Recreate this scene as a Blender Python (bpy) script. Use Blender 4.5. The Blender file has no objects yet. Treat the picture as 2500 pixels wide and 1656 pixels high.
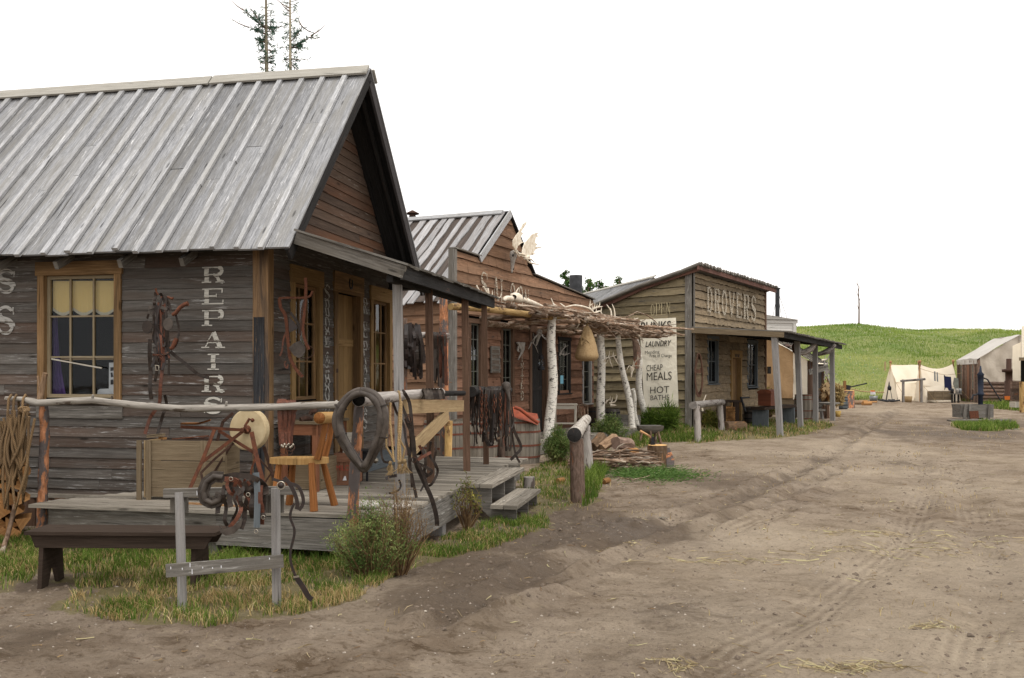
import bpy, math, random
import numpy as np
from mathutils import Vector, Matrix
random.seed(7); rng = np.random.default_rng(7)
scene = bpy.context.scene
col = scene.collection
R = math.radians
# ---------------------------------------------------------------- camera
CH, HV, CU, F = 1.75, 910.0, 1250.0, 2250.0     # eye height; horizon row, centre column and focal length in photo pixels
cd = bpy.data.cameras.new('camera'); cam = bpy.data.objects.new('camera', cd); col.objects.link(cam)
cam.location = (0, 0, CH); cam.rotation_euler = (R(90), 0, 0)
cd.sensor_width = 36; cd.lens = F/2500*36; cd.shift_y = (HV-828)/2500
cd.clip_start = 0.1; cd.clip_end = 2000
scene.camera = cam
# ---------------------------------------------------------------- overcast sky and sun
w = bpy.data.worlds.new('World'); scene.world = w; w.use_nodes = True
nt = w.node_tree; nt.nodes.clear()
sky = nt.nodes.new('ShaderNodeTexSky'); sky.sky_type = 'NISHITA'; sky.sun_disc = False
sky.sun_elevation = R(66); sky.sun_rotation = R(150); sky.dust_density = 4; sky.air_density = 1.0
hs = nt.nodes.new('ShaderNodeHueSaturation'); hs.inputs['Saturation'].default_value = 0.12
mx = nt.nodes.new('ShaderNodeMix'); mx.data_type = 'RGBA'; mx.inputs[0].default_value = 0.86
mx.inputs[7].default_value = (13.4, 12.95, 12.6, 1)      # even cloud deck
bg = nt.nodes.new('ShaderNodeBackground'); bg.inputs[1].default_value = 0.1
wo = nt.nodes.new('ShaderNodeOutputWorld')
nt.links.new(sky.outputs[0], hs.inputs['Color']); nt.links.new(hs.outputs[0], mx.inputs[6])
nt.links.new(mx.outputs[2], bg.inputs[0]); nt.links.new(bg.outputs[0], wo.inputs[0])
sl = bpy.data.lights.new('sun', 'SUN'); sl.energy = 1.5; sl.angle = R(22); sl.color = (1, .965, .92)
so = bpy.data.objects.new('sun', sl); col.objects.link(so)
el, az = R(66), R(150)      # sun high, behind the camera and to its right
sd = Vector((math.sin(az)*math.cos(el), math.cos(az)*math.cos(el), math.sin(el)))
so.rotation_euler = sd.to_track_quat('Z', 'Y').to_euler(); so.location = (6, -10, 20)
scene.view_settings.view_transform = 'Standard'; scene.view_settings.look = 'None'
scene.view_settings.exposure = 0.34; scene.view_settings.gamma = 1
# ---------------------------------------------------------------- pixel helpers (photo pixel + distance -> point in the world)
def P(u, v, Y): return Vector(((u-CU)*Y/F, Y, CH-(v-HV)*Y/F))
def G(u, v, z=0.0):
    Y = (CH-z)*F/(v-HV); return Vector(((u-CU)*Y/F, Y, z))
class Frame:        # local axes: o = towards the street, s = along the street front
    def __init__(s, x, y, ang):
        s.x, s.y = x, y; s.a = R(ang); s.d = (math.sin(s.a), math.cos(s.a)); s.r = (math.cos(s.a), -math.sin(s.a))
    def __call__(s, o, t, z): return Vector((s.x+s.r[0]*o+s.d[0]*t, s.y+s.r[1]*o+s.d[1]*t, z))
    def s_at(s, u, o=0.0):
        k = (u-CU)/F; x0 = s.x+s.r[0]*o; y0 = s.y+s.r[1]*o
        return (k*y0-x0)/(s.d[0]-k*s.d[1])
    def o_at(s, u, t=0.0):
        k = (u-CU)/F; x0 = s.x+s.d[0]*t; y0 = s.y+s.d[1]*t
        return (k*y0-x0)/(s.r[0]-k*s.r[1])
    def z_at(s, v, o, t): return CH-(v-HV)*s(o, t, 0).y/F
    def yaw(s): return -s.a
# ---------------------------------------------------------------- mesh builder
def V(*a): return Vector(a)
Z = Vector((0, 0, 1))
class MB:
    def __init__(s): s.v = []; s.f = []; s.uv = []; s.t = []; s.sm = []
    def face(s, pts, uvs, t=0.5, smooth=False):
        n = len(s.v); s.v += [tuple(p) for p in pts]; s.f.append(tuple(range(n, n+len(pts)))); s.uv += uvs; s.t.append(t); s.sm.append(smooth)
    def grid(s, rows, uvr, t=.5, smooth=True, closed=False):
        n0 = len(s.v); m = len(rows[0])
        for r in rows: s.v += [tuple(p) for p in r]
        for i in range(len(rows)-1):
            for j in range(m if closed else m-1):
                k = (j+1) % m
                s.f.append((n0+i*m+j, n0+i*m+k, n0+(i+1)*m+k, n0+(i+1)*m+j))
                u = uvr; 
                s.uv += [u(i, j), u(i, j+1), u(i+1, j+1), u(i+1, j)]
                s.t.append(t); s.sm.append(smooth)
    def beam(s, a, b, w, h, up=Z, t=None, jit=0.0, seg=1, ends=0.0, wend=None):
        """a board from a to b, w wide (sideways) and h thick (along up)"""
        a = Vector(a); b = Vector(b); d = b-a; L = d.length
        if L < 1e-5: return
        d.normalize(); side = d.cross(Vector(up)); 
        if side.length < 1e-4: side = d.cross(Vector((1, 0.01, 0)))
        side.normalize(); u = side.cross(d).normalized()
        t = random.random() if t is None else t; ou, ov = random.random()*50, random.random()*50
        rings = []
        for i in range(seg+1):
            q = i/seg; c = a.lerp(b, q)
            ww = w if wend is None else w+(wend-w)*q
            j = (lambda: (random.random()-.5)*2*jit)
            wl, wr = ww/2+j(), ww/2+j(); hh = h/2
            e = d*((random.random()-.5)*2*ends) if i in (0, seg) else Vector((0, 0, 0))
            rings.append([c-side*wl-u*hh+e, c+side*wr-u*hh+e, c+side*wr+u*hh+e, c-side*wl+u*hh+e])
        acc = [0, w, w+h, 2*w+h, 2*w+2*h]
        for i in range(seg):
            for k in range(4):
                k2 = (k+1) % 4; u0, u1 = ou+L*i/seg, ou+L*(i+1)/seg
                s.face([rings[i][k], rings[i][k2], rings[i+1][k2], rings[i+1][k]], [(u0, ov+acc[k]), (u0, ov+acc[k+1]), (u1, ov+acc[k+1]), (u1, ov+acc[k])], t)
        s.face(rings[0][::-1], [(ou, ov), (ou+.02, ov), (ou+.02, ov+w), (ou, ov+w)], t)
        s.face(rings[-1], [(ou, ov), (ou+.02, ov), (ou+.02, ov+w), (ou, ov+w)], t)
    def box(s, c, dx, dy, dz, fr=None, t=None):
        """box centred at c, with size dx (o), dy (s), dz in a Frame's axes"""
        r = Vector((fr.r[0], fr.r[1], 0)) if fr else Vector((1, 0, 0)); d = Vector((fr.d[0], fr.d[1], 0)) if fr else Vector((0, 1, 0))
        c = Vector(c)
        m = max(dx, dy, dz)
        if m == dx: s.beam(c-r*dx/2, c+r*dx/2, dy, dz, Z, t)
        elif m == dy: s.beam(c-d*dy/2, c+d*dy/2, dx, dz, Z, t)
        else: s.beam(c-Z*dz/2, c+Z*dz/2, dx, dy, d, t)
    def tube(s, pts, rad, n=8, t=None, cap=True, lump=0.0, smooth=True, capt=None):
        pts = [Vector(p) for p in pts]
        if not hasattr(rad, '__len__'): rad = [rad]*len(pts)
        t = random.random() if t is None else t; ou, ov = random.random()*50, random.random()*50
        d0 = (pts[1]-pts[0]).normalized(); ref = Z if abs(d0.z) < .9 else Vector((1, 0, 0))
        a = d0.cross(ref).normalized(); rows = []; acc = [0.0]
        for i, p in enumerate(pts):
            d = (pts[min(i+1, len(pts)-1)]-pts[max(i-1, 0)])
            if d.length < 1e-6: d = d0.copy()
            d.normalize(); a = (a-d*a.dot(d))
            if a.length < 1e-5: a = d.cross(Z if abs(d.z) < .9 else Vector((1, 0, 0)))
            a.normalize(); b = d.cross(a)
            rows.append([p+(a*math.cos(2*math.pi*k/n)+b*math.sin(2*math.pi*k/n))*rad[i]*(1+(random.random()-.5)*2*lump) for k in range(n)])
            if i: acc.append(acc[-1]+(p-pts[i-1]).length)
        rr = max(rad); 
        s.grid(rows, lambda i, j: (ou+acc[i], ov+2*math.pi*rr*j/n), t, smooth, True)
        if cap:
            ct = t if capt is None else capt
            for row, rv in ((rows[0], True), (rows[-1], False)):
                q = row[::-1] if rv else row
                s.face(q, [(ou+.3*math.cos(k*2*math.pi/n)*rr, ov+.3*rr*math.sin(k*2*math.pi/n)) for k in range(n)], ct)
    def lathe(s, base, prof, n=20, t=.5, axis=Z, smooth=True, fn=None):
        base = Vector(base); ax = Vector(axis).normalized(); a = ax.cross(Vector((0.3, 1, .2))).normalized(); b = ax.cross(a)
        rows = [[base+ax*h+(a*math.cos(2*math.pi*k/n)+b*math.sin(2*math.pi*k/n))*r*(fn(k/n, h) if fn else 1) for k in range(n)] for r, h in prof]
        s.grid(rows, lambda i, j: (prof[i][1]*1.0, 2*math.pi*prof[len(prof)//2][0]*j/n), t, smooth, True)
    def ribbon(s, pts, wd, nrm, th=.004, t=None):
        """a flat strap along pts, wd wide, lying against nrm"""
        pts = [Vector(p) for p in pts]; t = random.random() if t is None else t; ou = random.random()*20; nrm = Vector(nrm).normalized()
        ra, rb, rc, rd = [], [], [], []
        for i, p in enumerate(pts):
            d = pts[min(i+1, len(pts)-1)]-pts[max(i-1, 0)]; sd_ = d.cross(nrm)
            if sd_.length < 1e-6: sd_ = d.cross(Z)
            if sd_.length < 1e-6: sd_ = Vector((1, 0, 0))
            sd_.normalize(); nn = sd_.cross(d).normalized() if d.length > 1e-6 else nrm
            ra.append(p-sd_*wd/2-nn*th/2); rb.append(p+sd_*wd/2-nn*th/2); rc.append(p+sd_*wd/2+nn*th/2); rd.append(p-sd_*wd/2+nn*th/2)
        s.grid([[ra[i], rb[i], rc[i], rd[i]] for i in range(len(pts))], lambda i, j: (ou+i*.05, j*wd), t, False, True)
        for q in ([ra[0], rb[0], rc[0], rd[0]], [ra[-1], rb[-1], rc[-1], rd[-1]]): s.face(q, [(0, 0)]*4, t)
    def prism(s, outline, nrm, th, t=.5):
        """flat outline (3-D points, in order) given thickness along nrm"""
        o = [Vector(p) for p in outline]; k = Vector(nrm).normalized()*th; b = [p+k for p in o]; n = len(o)
        ax = (o[1]-o[0]).normalized(); ay = k.cross(ax).normalized(); uv = lambda p: ((p-o[0]).dot(ax), (p-o[0]).dot(ay))
        s.face(b, [uv(p) for p in b], t); s.face(o[::-1], [uv(p) for p in o[::-1]], t)
        for i in range(n):
            j = (i+1) % n; s.face([o[i], o[j], b[j], b[i]], [uv(o[i]), uv(o[j]), uv(o[j]), uv(o[i])], t)
    def blob(s, c, rx, ry, rz, n=10, m=7, t=.5, rough=.12, seed=None):
        c = Vector(c); rs = random.Random(seed); ph = [rs.random()*6.28 for _ in range(4)]; rows = []
        for i in range(m+1):
            th = math.pi*i/m; row = []
            for j in range(n):
                a = 2*math.pi*j/n; k = 1+rough*(math.sin(2*a+ph[0]+th*2)+.6*math.sin(3*a+ph[1]-th*3)+.5*math.sin(5*th+ph[2]+a))
                row.append(c+Vector((math.sin(th)*math.cos(a)*rx*k, math.sin(th)*math.sin(a)*ry*k, math.cos(th)*rz*k)))
            rows.append(row)
        s.grid(rows, lambda i, j: (i*.1, j*.1), t, True, True)
    def build(s, name, mat, parent=None, loc=None):
        if not s.v: s.face([(0, 0, 0), (.001, 0, 0), (0, .001, 0)], [(0, 0)]*3)
        v = np.array(s.v, dtype=np.float32)
        if parent is not None: org = Vector((0, 0, 0)); q = parent
        if parent is not None:
            while q is not None: org = org+q.location; q = q.parent
        else:
            org = Vector(loc) if loc is not None else Vector((float(v[:, 0].mean()), float(v[:, 1].mean()), float(v[:, 2].min())))
        v = v-np.array(org, dtype=np.float32)
        me = bpy.data.meshes.new(name); me.from_pydata([tuple(p) for p in v.tolist()], [], s.f)
        ul = me.uv_layers.new(name='UVMap'); ul.data.foreach_set('uv', np.array(s.uv, dtype=np.float32).ravel())
        at = me.attributes.new('tint', 'FLOAT', 'FACE'); at.data.foreach_set('value', np.array(s.t, dtype=np.float32))
        me.polygons.foreach_set('use_smooth', np.array(s.sm, dtype=bool))
        me.materials.append(mat); me.update()
        ob = bpy.data.objects.new(name, me); col.objects.link(ob)
        if parent is not None: ob.parent = parent
        else: ob.location = org
        return ob
def thing(name, label, cat, loc, group=None):
    o = bpy.data.objects.new(name, None); col.objects.link(o); o.location = loc; o.empty_display_size = .2
    return tag(o, label, cat, group)
def tag(o, label=None, cat=None, group=None, kind=None):
    if label: o['label'] = label
    if cat: o['category'] = cat
    if group: o['group'] = group
    if kind: o['kind'] = kind
    return o
def copy_thing(o, loc, rz=0.0, label=None, scale=None):
    def cp(x, par):
        c = x.copy(); col.objects.link(c)
        if par is not None: c.parent = par; 
        for k in [k for k in allobs if k.parent == x]: cp(k, c)
        return c
    allobs = list(col.objects); c = cp(o, None); c.location = loc; c.rotation_euler = (0, 0, rz)
    if label: c['label'] = label
    if scale: c.scale = (scale,)*3
    return c
# ---------------------------------------------------------------- numpy noise
def vnoise(x, y, seed=0):
    xi = np.floor(x).astype(np.int64); yi = np.floor(y).astype(np.int64); fx = x-xi; fy = y-yi
    fx = fx*fx*(3-2*fx); fy = fy*fy*(3-2*fy)
    def h(a, b):
        n = (a*374761393+b*668265263+seed*1274126177) & 0xffffffff; n = ((n ^ (n >> 13))*1274126177) & 0xffffffff
        return ((n ^ (n >> 16)) & 0xffff)/65535.0
    return (h(xi, yi)*(1-fx)+h(xi+1, yi)*fx)*(1-fy)+(h(xi, yi+1)*(1-fx)+h(xi+1, yi+1)*fx)*fy
def fbm(x, y, o=4, seed=0):
    r = 0; a = .5
    for i in range(o): r = r+a*vnoise(x*2**i, y*2**i, seed+i*17); a *= .5
    return r/(1-.5**o)
def poly_mask(px, py, poly):
    ins = np.zeros(px.shape, bool); n = len(poly)
    for i in range(n):
        x1, y1 = poly[i][0], poly[i][1]; x2, y2 = poly[(i+1) % n][0], poly[(i+1) % n][1]
        if y1 == y2: continue
        c = ((y1 > py) != (y2 > py)) & (px < (x2-x1)*(py-y1)/(y2-y1)+x1); ins ^= c
    return ins
# ---------------------------------------------------------------- materials
def newmat(name):
    m = bpy.data.materials.new(name); m.use_nodes = True; t = m.node_tree; t.nodes.clear()
    o = t.nodes.new('ShaderNodeOutputMaterial'); b = t.nodes.new('ShaderNodeBsdfPrincipled'); t.links.new(b.outputs[0], o.inputs[0])
    return m, t, b, o
class N:
    def __init__(s, t): s.t = t
    def n(s, typ, **kw):
        x = s.t.nodes.new(typ)
        for k, v in kw.items(): setattr(x, k, v)
        return x
    def L(s, a, b): s.t.links.new(a, b)
    def uv(s): return s.n('ShaderNodeUVMap').outputs[0]
    def obj(s): return s.n('ShaderNodeTexCoord').outputs['Object']
    def tint(s): return s.n('ShaderNodeAttribute', attribute_name='tint').outputs['Fac']
    def map(s, vec, sc, rot=(0, 0, 0)):
        m = s.n('ShaderNodeMapping'); s.L(vec, m.inputs[0]); m.inputs['Scale'].default_value = sc; m.inputs['Rotation'].default_value = rot; return m.outputs[0]
    def noise(s, vec, sc=1, det=5, ro=.6, dist=0):
        m = s.n('ShaderNodeTexNoise'); s.L(vec, m.inputs[0]); m.inputs['Scale'].default_value = sc; m.inputs['Detail'].default_value = det
        m.inputs['Roughness'].default_value = ro; m.inputs['Distortion'].default_value = dist; return m.outputs['Fac']
    def vor(s, vec, sc=1, out='Distance', feat='F1'):
        m = s.n('ShaderNodeTexVoronoi', feature=feat); s.L(vec, m.inputs[0]); m.inputs['Scale'].default_value = sc; return m.outputs[out]
    def ramp(s, fac, stops):
        m = s.n('ShaderNodeValToRGB'); s.L(fac, m.inputs[0]); e = m.color_ramp.elements
        while len(e) < len(stops): e.new(.5)
        for i, (p, c) in enumerate(stops):
            e[i].position = p; e[i].color = (c, c, c, 1) if not hasattr(c, '__len__') else (*c, 1)
        return m.outputs[0]
    def mix(s, f, a, b, mode='MIX'):
        m = s.n('ShaderNodeMix', data_type='RGBA', blend_type=mode)
        for i, x in ((0, f), (6, a), (7, b)):
            if isinstance(x, (int, float)): m.inputs[i].default_value = x if i == 0 else (x, x, x, 1)
            elif isinstance(x, tuple): m.inputs[i].default_value = (*x, 1)
            else: s.L(x, m.inputs[i])
        return m.outputs[2]
    def math(s, op, a, b=0.0, clamp=False):
        m = s.n('ShaderNodeMath', operation=op, use_clamp=clamp)
        for i, x in ((0, a), (1, b)):
            if isinstance(x, (int, float)): m.inputs[i].default_value = x
            else: s.L(x, m.inputs[i])
        return m.outputs[0]
    def bump(s, h, strength=.5, dist=.01, b=None):
        m = s.n('ShaderNodeBump'); m.inputs['Strength'].default_value = strength; m.inputs['Distance'].default_value = dist; s.L(h, m.inputs['Height'])
        if b is not None: s.L(b, m.inputs['Normal'])
        return m.outputs[0]
def wood(name, ca, cb, cc, fleck=None, fleck_amt=.0, grain=.55, vary=.5, rough=.85, bump=.8, gs=60, knots=True, sat_alt=None, us=2.5, speck=.35):
    """weathered board: ca dark, cb light, cc blotches; sat_alt = colour of the odd differently weathered board"""
    m, t, b, o = newmat(name); n = N(t); uv = n.uv(); ti = n.tint()
    g1 = n.noise(n.map(uv, (us, gs, 1)), 1, 9, .72, .3); g2 = n.noise(n.map(uv, (.9, 9, 1)), 1, 5, .6, .6)
    crack = n.ramp(n.noise(n.map(uv, (1.1, gs*.45, 1)), 1, 3, .5, .5), [(.26, 0.0), (.34, 1.0)])
    c = n.mix(n.ramp(g1, [(.5-grain*.4, 0.0), (.5+grain*.4, 1.0)]), ca, cb)
    c = n.mix(n.ramp(g2, [(.42, 0.0), (.68, 1.0)]), c, n.mix(n.ramp(g1, [(.2, .6), (.8, 1.15)]), (0, 0, 0), cc, 'MIX') if False else cc)
    if sat_alt:
        alt = n.mix(n.ramp(g1, [(.25, .55), (.75, 1.2)]), sat_alt, sat_alt, 'MULTIPLY') if False else sat_alt
        f = n.math('MULTIPLY', n.ramp(n.math('FRACT', n.math('MULTIPLY', ti, 7.31)), [(.55, 0.0), (.75, .75)]), n.ramp(n.noise(n.map(uv, (.7, 5, 1)), 1, 4, .6), [(.35, .25), (.62, 1.0)]))
        c = n.mix(f, c, alt)
    c = n.mix(n.ramp(g1, [(.2, .55), (.8, 0.0)]), c, n.mix(1.0, c, .45, 'MULTIPLY'))
    if fleck:
        f = n.ramp(n.noise(n.map(uv, (3.2, gs*.8, 1)), 1, 9, .75, .2), [(.60-fleck_amt*.14, 0.0), (.66-fleck_amt*.1, 1.0)])
        f = n.math('MULTIPLY', f, n.ramp(n.noise(n.map(uv, (.8, 3.0, 1)), 1, 3, .6), [(.48-fleck_amt*.1, 0.0), (.62, 1.0)]))
        c = n.mix(f, c, fleck)
    c = n.mix(n.math('SUBTRACT', 1.0, crack), c, n.mix(1.0, c, .3, 'MULTIPLY'))
    sk = n.ramp(n.noise(n.map(uv, (60, 130, 1)), 1, 6, .8), [(.34, speck), (.46, 0.0)]); c = n.mix(sk, c, n.mix(1.0, c, .25, 'MULTIPLY'))
    if knots:
        k = n.ramp(n.vor(n.map(uv, (1.6, 7, 1)), 1), [(.06, 1.0), (.12, 0.0)])
        c = n.mix(n.math('MULTIPLY', k, .9), c, n.mix(1.0, c, .35, 'MULTIPLY'))
    br = n.math('ADD', n.math('MULTIPLY', ti, vary), 1-vary*.5); c = n.mix(1.0, c, br, 'MULTIPLY')
    n.L(c, b.inputs['Base Color']); b.inputs['Roughness'].default_value = rough; b.inputs['Specular IOR Level'].default_value = .07
    h = n.math('ADD', g1, n.math('MULTIPLY', crack, .6)); n.L(n.bump(h, bump, .006), b.inputs['Normal'])
    return m
def bark(name, ca, cb, patch=None, pamt=.5, rough=.9, su=14, sv=22, bump=.8, dist=.012):
    m, t, b, o = newmat(name); n = N(t); uv = n.uv(); ti = n.tint()
    g = n.noise(n.map(uv, (su, sv, 1)), 1, 7, .65, .4); c = n.mix(n.ramp(g, [(.35, 0.0), (.65, 1.0)]), ca, cb)
    if patch:
        p = n.ramp(n.noise(n.map(uv, (2.2, 6, 1)), 1, 6, .7), [(.62-pamt*.25, 0.0), (.66-pamt*.25, 1.0)]); c = n.mix(p, c, patch)
    c = n.mix(1.0, c, n.math('ADD', n.math('MULTIPLY', ti, .9), .5), 'MULTIPLY')
    n.L(c, b.inputs['Base Color']); b.inputs['Roughness'].default_value = rough; b.inputs['Specular IOR Level'].default_value = .06
    n.L(n.bump(g, bump, dist), b.inputs['Normal']); return m
def birchmat(name):
    m, t, b, o = newmat(name); n = N(t); uv = n.uv()
    c = n.mix(n.noise(n.map(uv, (3, 6, 1)), 1, 6, .6), (.78, .75, .68), (.60, .57, .50))
    d = n.ramp(n.noise(n.map(uv, (60, 8, 1)), 1, 4, .6), [(.58, 0.0), (.62, 1.0)]); c = n.mix(d, c, (.10, .085, .07))
    k = n.ramp(n.noise(n.map(uv, (5.5, 5, 1)), 1, 8, .76), [(.565, 0.0), (.60, 1.0)]); c = n.mix(k, c, (.035, .028, .022))
    n.L(c, b.inputs['Base Color']); b.inputs['Roughness'].default_value = .8
    n.L(n.bump(n.math('ADD', k, n.noise(n.map(uv, (30, 30, 1)), 1, 4)), .5, .01), b.inputs['Normal']); return m
def plain(name, c, c2=None, rough=.7, sc=12, metal=0, bump=.3, dist=.004, spec=.12, objc=False, tv=.4, det=6):
    m, t, b, o = newmat(name); n = N(t); vec = n.obj() if objc else n.uv(); g = n.noise(vec, sc, det, .65)
    cc = n.mix(n.ramp(g, [(.35, 0.0), (.65, 1.0)]), c, c2 or tuple(x*.6 for x in c))
    cc = n.mix(1.0, cc, n.math('ADD', n.math('MULTIPLY', n.tint(), tv), 1-tv/2), 'MULTIPLY')
    n.L(cc, b.inputs['Base Color']); b.inputs['Roughness'].default_value = rough; b.inputs['Metallic'].default_value = metal
    b.inputs['Specular IOR Level'].default_value = spec; n.L(n.bump(g, bump, dist), b.inputs['Normal']); return m
def paint(name, c, wear=.5, su=6, sv=60):
    m, t, b, o = newmat(name); n = N(t); uv = n.uv()
    f = n.noise(n.map(uv, (su, sv, 1)), 1, 8, .72); al = n.ramp(f, [(.5-(1-wear)*.22-.04, 0.0), (.5-(1-wear)*.22+.05, 1.0)])
    n.L(al, b.inputs['Alpha']); n.L(n.mix(f, tuple(x*.75 for x in c), c), b.inputs['Base Color']); b.inputs['Roughness'].default_value = .8; return m
def canvasmat(name, c, c2, sc=1.2, trans=.15, stain=.5):
    m, t, b, o = newmat(name); n = N(t); ob = n.obj(); g = n.noise(n.map(ob, (1, 1, .35)), sc, 6, .6, .5)
    cc = n.mix(n.ramp(g, [(.45, 0.0), (.8, stain)]), c, c2); fine = n.noise(ob, 40, 3)
    n.L(cc, b.inputs['Base Color']); b.inputs['Roughness'].default_value = .9; b.inputs['Specular IOR Level'].default_value = .1
    n.L(n.bump(n.math('ADD', n.noise(ob, 3, 4, .6, 1.0), n.math('MULTIPLY', fine, .1)), .5, .06), b.inputs['Normal'])
    tr = n.n('ShaderNodeBsdfTranslucent'); n.L(cc, tr.inputs[0]); mxs = n.n('ShaderNodeMixShader'); mxs.inputs[0].default_value = trans
    n.L(b.outputs[0], mxs.inputs[1]); n.L(tr.outputs[0], mxs.inputs[2]); n.L(mxs.outputs[0], o.inputs[0]); return m
def glassmat(name):
    m, t, b, o = newmat(name); n = N(t)
    b.inputs['Base Color'].default_value = (.02, .022, .025, 1); b.inputs['Roughness'].default_value = .06
    tr = n.n('ShaderNodeBsdfTransparent'); tr.inputs[0].default_value = (.8, .82, .82, 1); fr = n.n('ShaderNodeFresnel'); fr.inputs[0].default_value = 1.35
    gl = n.n('ShaderNodeBsdfGlossy'); gl.inputs['Roughness'].default_value = .05; gl.inputs[0].default_value = (.8, .85, .9, 1)
    n.L(n.bump(n.noise(n.obj(), 3, 2), .15, .02), gl.inputs['Normal'])
    mxs = n.n('ShaderNodeMixShader'); n.L(n.math('MULTIPLY', fr.outputs[0], .8), mxs.inputs[0]); n.L(tr.outputs[0], mxs.inputs[1]); n.L(gl.outputs[0], mxs.inputs[2]); n.L(mxs.outputs[0], o.inputs[0]); return m
def leafmat(name, ca, cb, cc=None):
    m, t, b, o = newmat(name); n = N(t); ti = n.tint()
    st = [(0.0, ca), (.6, cb)]; st.append((1.0, cc or tuple(min(1, x*1.5) for x in cb)))
    c = n.ramp(ti, st); n.L(c, b.inputs['Base Color']); b.inputs['Roughness'].default_value = .65; b.inputs['Specular IOR Level'].default_value = .12
    tr = n.n('ShaderNodeBsdfTranslucent'); n.L(c, tr.inputs[0]); mxs = n.n('ShaderNodeMixShader'); mxs.inputs[0].default_value = .3
    n.L(b.outputs[0], mxs.inputs[1]); n.L(tr.outputs[0], mxs.inputs[2]); n.L(mxs.outputs[0], o.inputs[0]); return m
M = {}
M['siding'] = wood('grey_brown_clapboard', (.062, .056, .050), (.180, .168, .153), (.108, .090, .076), (.38, .375, .36), .38, vary=.45, sat_alt=(.105, .068, .050))
M['gable'] = wood('red_brown_clapboard', (.05, .036, .028), (.15, .105, .08), (.09, .06, .042), (.3, .28, .25), .1, vary=.7, sat_alt=(.17, .078, .042))
M['roof'] = wood('silver_roof_board', (.185, .188, .195), (.375, .38, .392), (.25, .243, .228), (.66, .66, .66), .25, vary=.42, bump=.9, gs=60, grain=.45, us=5, speck=.6)
M['batten'] = wood('silver_batten', (.24, .243, .25), (.54, .545, .555), (.36, .355, .34), (.68, .68, .68), .3, vary=.3, grain=.5, us=6, speck=.6)
M['ridge'] = wood('ridge_board', (.30, .285, .25), (.50, .48, .43), (.38, .36, .31), None, vary=.2)
M['deck'] = wood('grey_deck_board', (.13, .112, .09), (.35, .318, .268), (.21, .185, .148), (.44, .41, .36), .3, vary=.75, gs=55, grain=.38)
M['fascia'] = wood('grey_weathered_timber', (.09, .083, .073), (.28, .262, .235), (.155, .138, .115), (.42, .41, .38), .25, vary=.3, gs=50, grain=.38)
M['post_grey'] = wood('grey_post', (.19, .185, .18), (.40, .385, .37), (.28, .26, .24), None, vary=.2)
M['post_brown'] = wood('brown_post', (.075, .045, .03), (.19, .115, .08), (.12, .075, .05), None, vary=.3)
M['post_dark'] = wood('near_black_timber', (.015, .014, .014), (.05, .048, .047), (.03, .028, .026), (.10, .06, .045), .2, vary=.3)
M['trim'] = wood('amber_trim', (.17, .098, .042), (.39, .245, .125), (.12, .08, .045), None, vary=.25)
M['trim_dark'] = wood('shaded_amber_trim', (.18, .11, .045), (.38, .25, .115), (.27, .17, .075), None, vary=.25)
M['cornerb'] = wood('half_charred_corner_board', (.20, .12, .06), (.38, .24, .13), (.07, .06, .055), None, vary=.2)
M['sash'] = wood('sash_wood', (.20, .16, .10), (.38, .32, .22), (.27, .21, .13), None, vary=.2, knots=False)
M['sash_dark'] = wood('grey_green_sash', (.08, .08, .07), (.19, .19, .165), (.12, .12, .10), None, vary=.2, knots=False)
M['new'] = wood('fresh_pine', (.30, .205, .105), (.50, .375, .215), (.40, .28, .155), None, vary=.15, gs=35)
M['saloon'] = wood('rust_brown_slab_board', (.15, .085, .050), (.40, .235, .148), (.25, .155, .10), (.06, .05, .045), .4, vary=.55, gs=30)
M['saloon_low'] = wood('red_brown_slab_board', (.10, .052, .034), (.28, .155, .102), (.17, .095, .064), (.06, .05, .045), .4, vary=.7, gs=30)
M['slabroof'] = wood('grey_slab_roof', (.22, .22, .22), (.48, .475, .48), (.33, .31, .30), (.09, .075, .065), .3, vary=.5, gs=28)
M['rooflow'] = wood('dark_roof_underlay', (.07, .055, .048), (.13, .105, .09), (.09, .075, .065), None, vary=.3)
M['drov'] = wood('ochre_slab_board', (.15, .118, .068), (.42, .345, .21), (.25, .21, .14), (.09, .085, .08), .4, vary=.65, gs=26)
M['drovfront'] = wood('ochre_brown_slab_board', (.13, .098, .060), (.37, .285, .185), (.22, .175, .12), (.09, .08, .07), .4, vary=.655, gs=26)
M['crate'] = wood('brown_grey_crate', (.12, .088, .052), (.285, .225, .15), (.18, .135, .085), None, vary=.3)
M['bench'] = wood('dark_brown_painted_wood', (.028, .020, .015), (.072, .052, .040), (.045, .032, .024), None, vary=.25, bump=.3)
M['stool'] = wood('varnished_orange_pine', (.17, .062, .018), (.42, .18, .062), (.28, .11, .035), None, vary=.35, rough=.5, gs=40)
M['stoolseat'] = wood('yellow_pine_seat', (.36, .20, .07), (.55, .36, .155), (.45, .26, .095), None, vary=.1, rough=.55, gs=40)
M['redwood'] = wood('reddish_table_wood', (.16, .065, .035), (.30, .135, .075), (.22, .095, .05), None, vary=.3)
M['redcrate'] = wood('red_brown_crate', (.16, .08, .05), (.32, .17, .11), (.24, .12, .075), None, vary=.3)
M['barrel'] = wood('barrel_stave', (.15, .13, .105), (.33, .295, .245), (.22, .195, .155), None, vary=.5, gs=70, knots=False)
M['barrel_dark'] = wood('dark_barrel_stave', (.06, .055, .05), (.17, .155, .14), (.10, .09, .08), None, vary=.5, gs=70, knots=False)
M['white_wood'] = wood('chipped_white_paint_wood', (.40, .37, .31), (.62, .59, .52), (.48, .42, .33), (.16, .12, .09), .3, vary=.2)
M['split'] = wood('split_pine', (.20, .092, .034), (.50, .28, .12), (.32, .16, .06), (.16, .09, .05), .2, vary=.7, gs=40)
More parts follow.
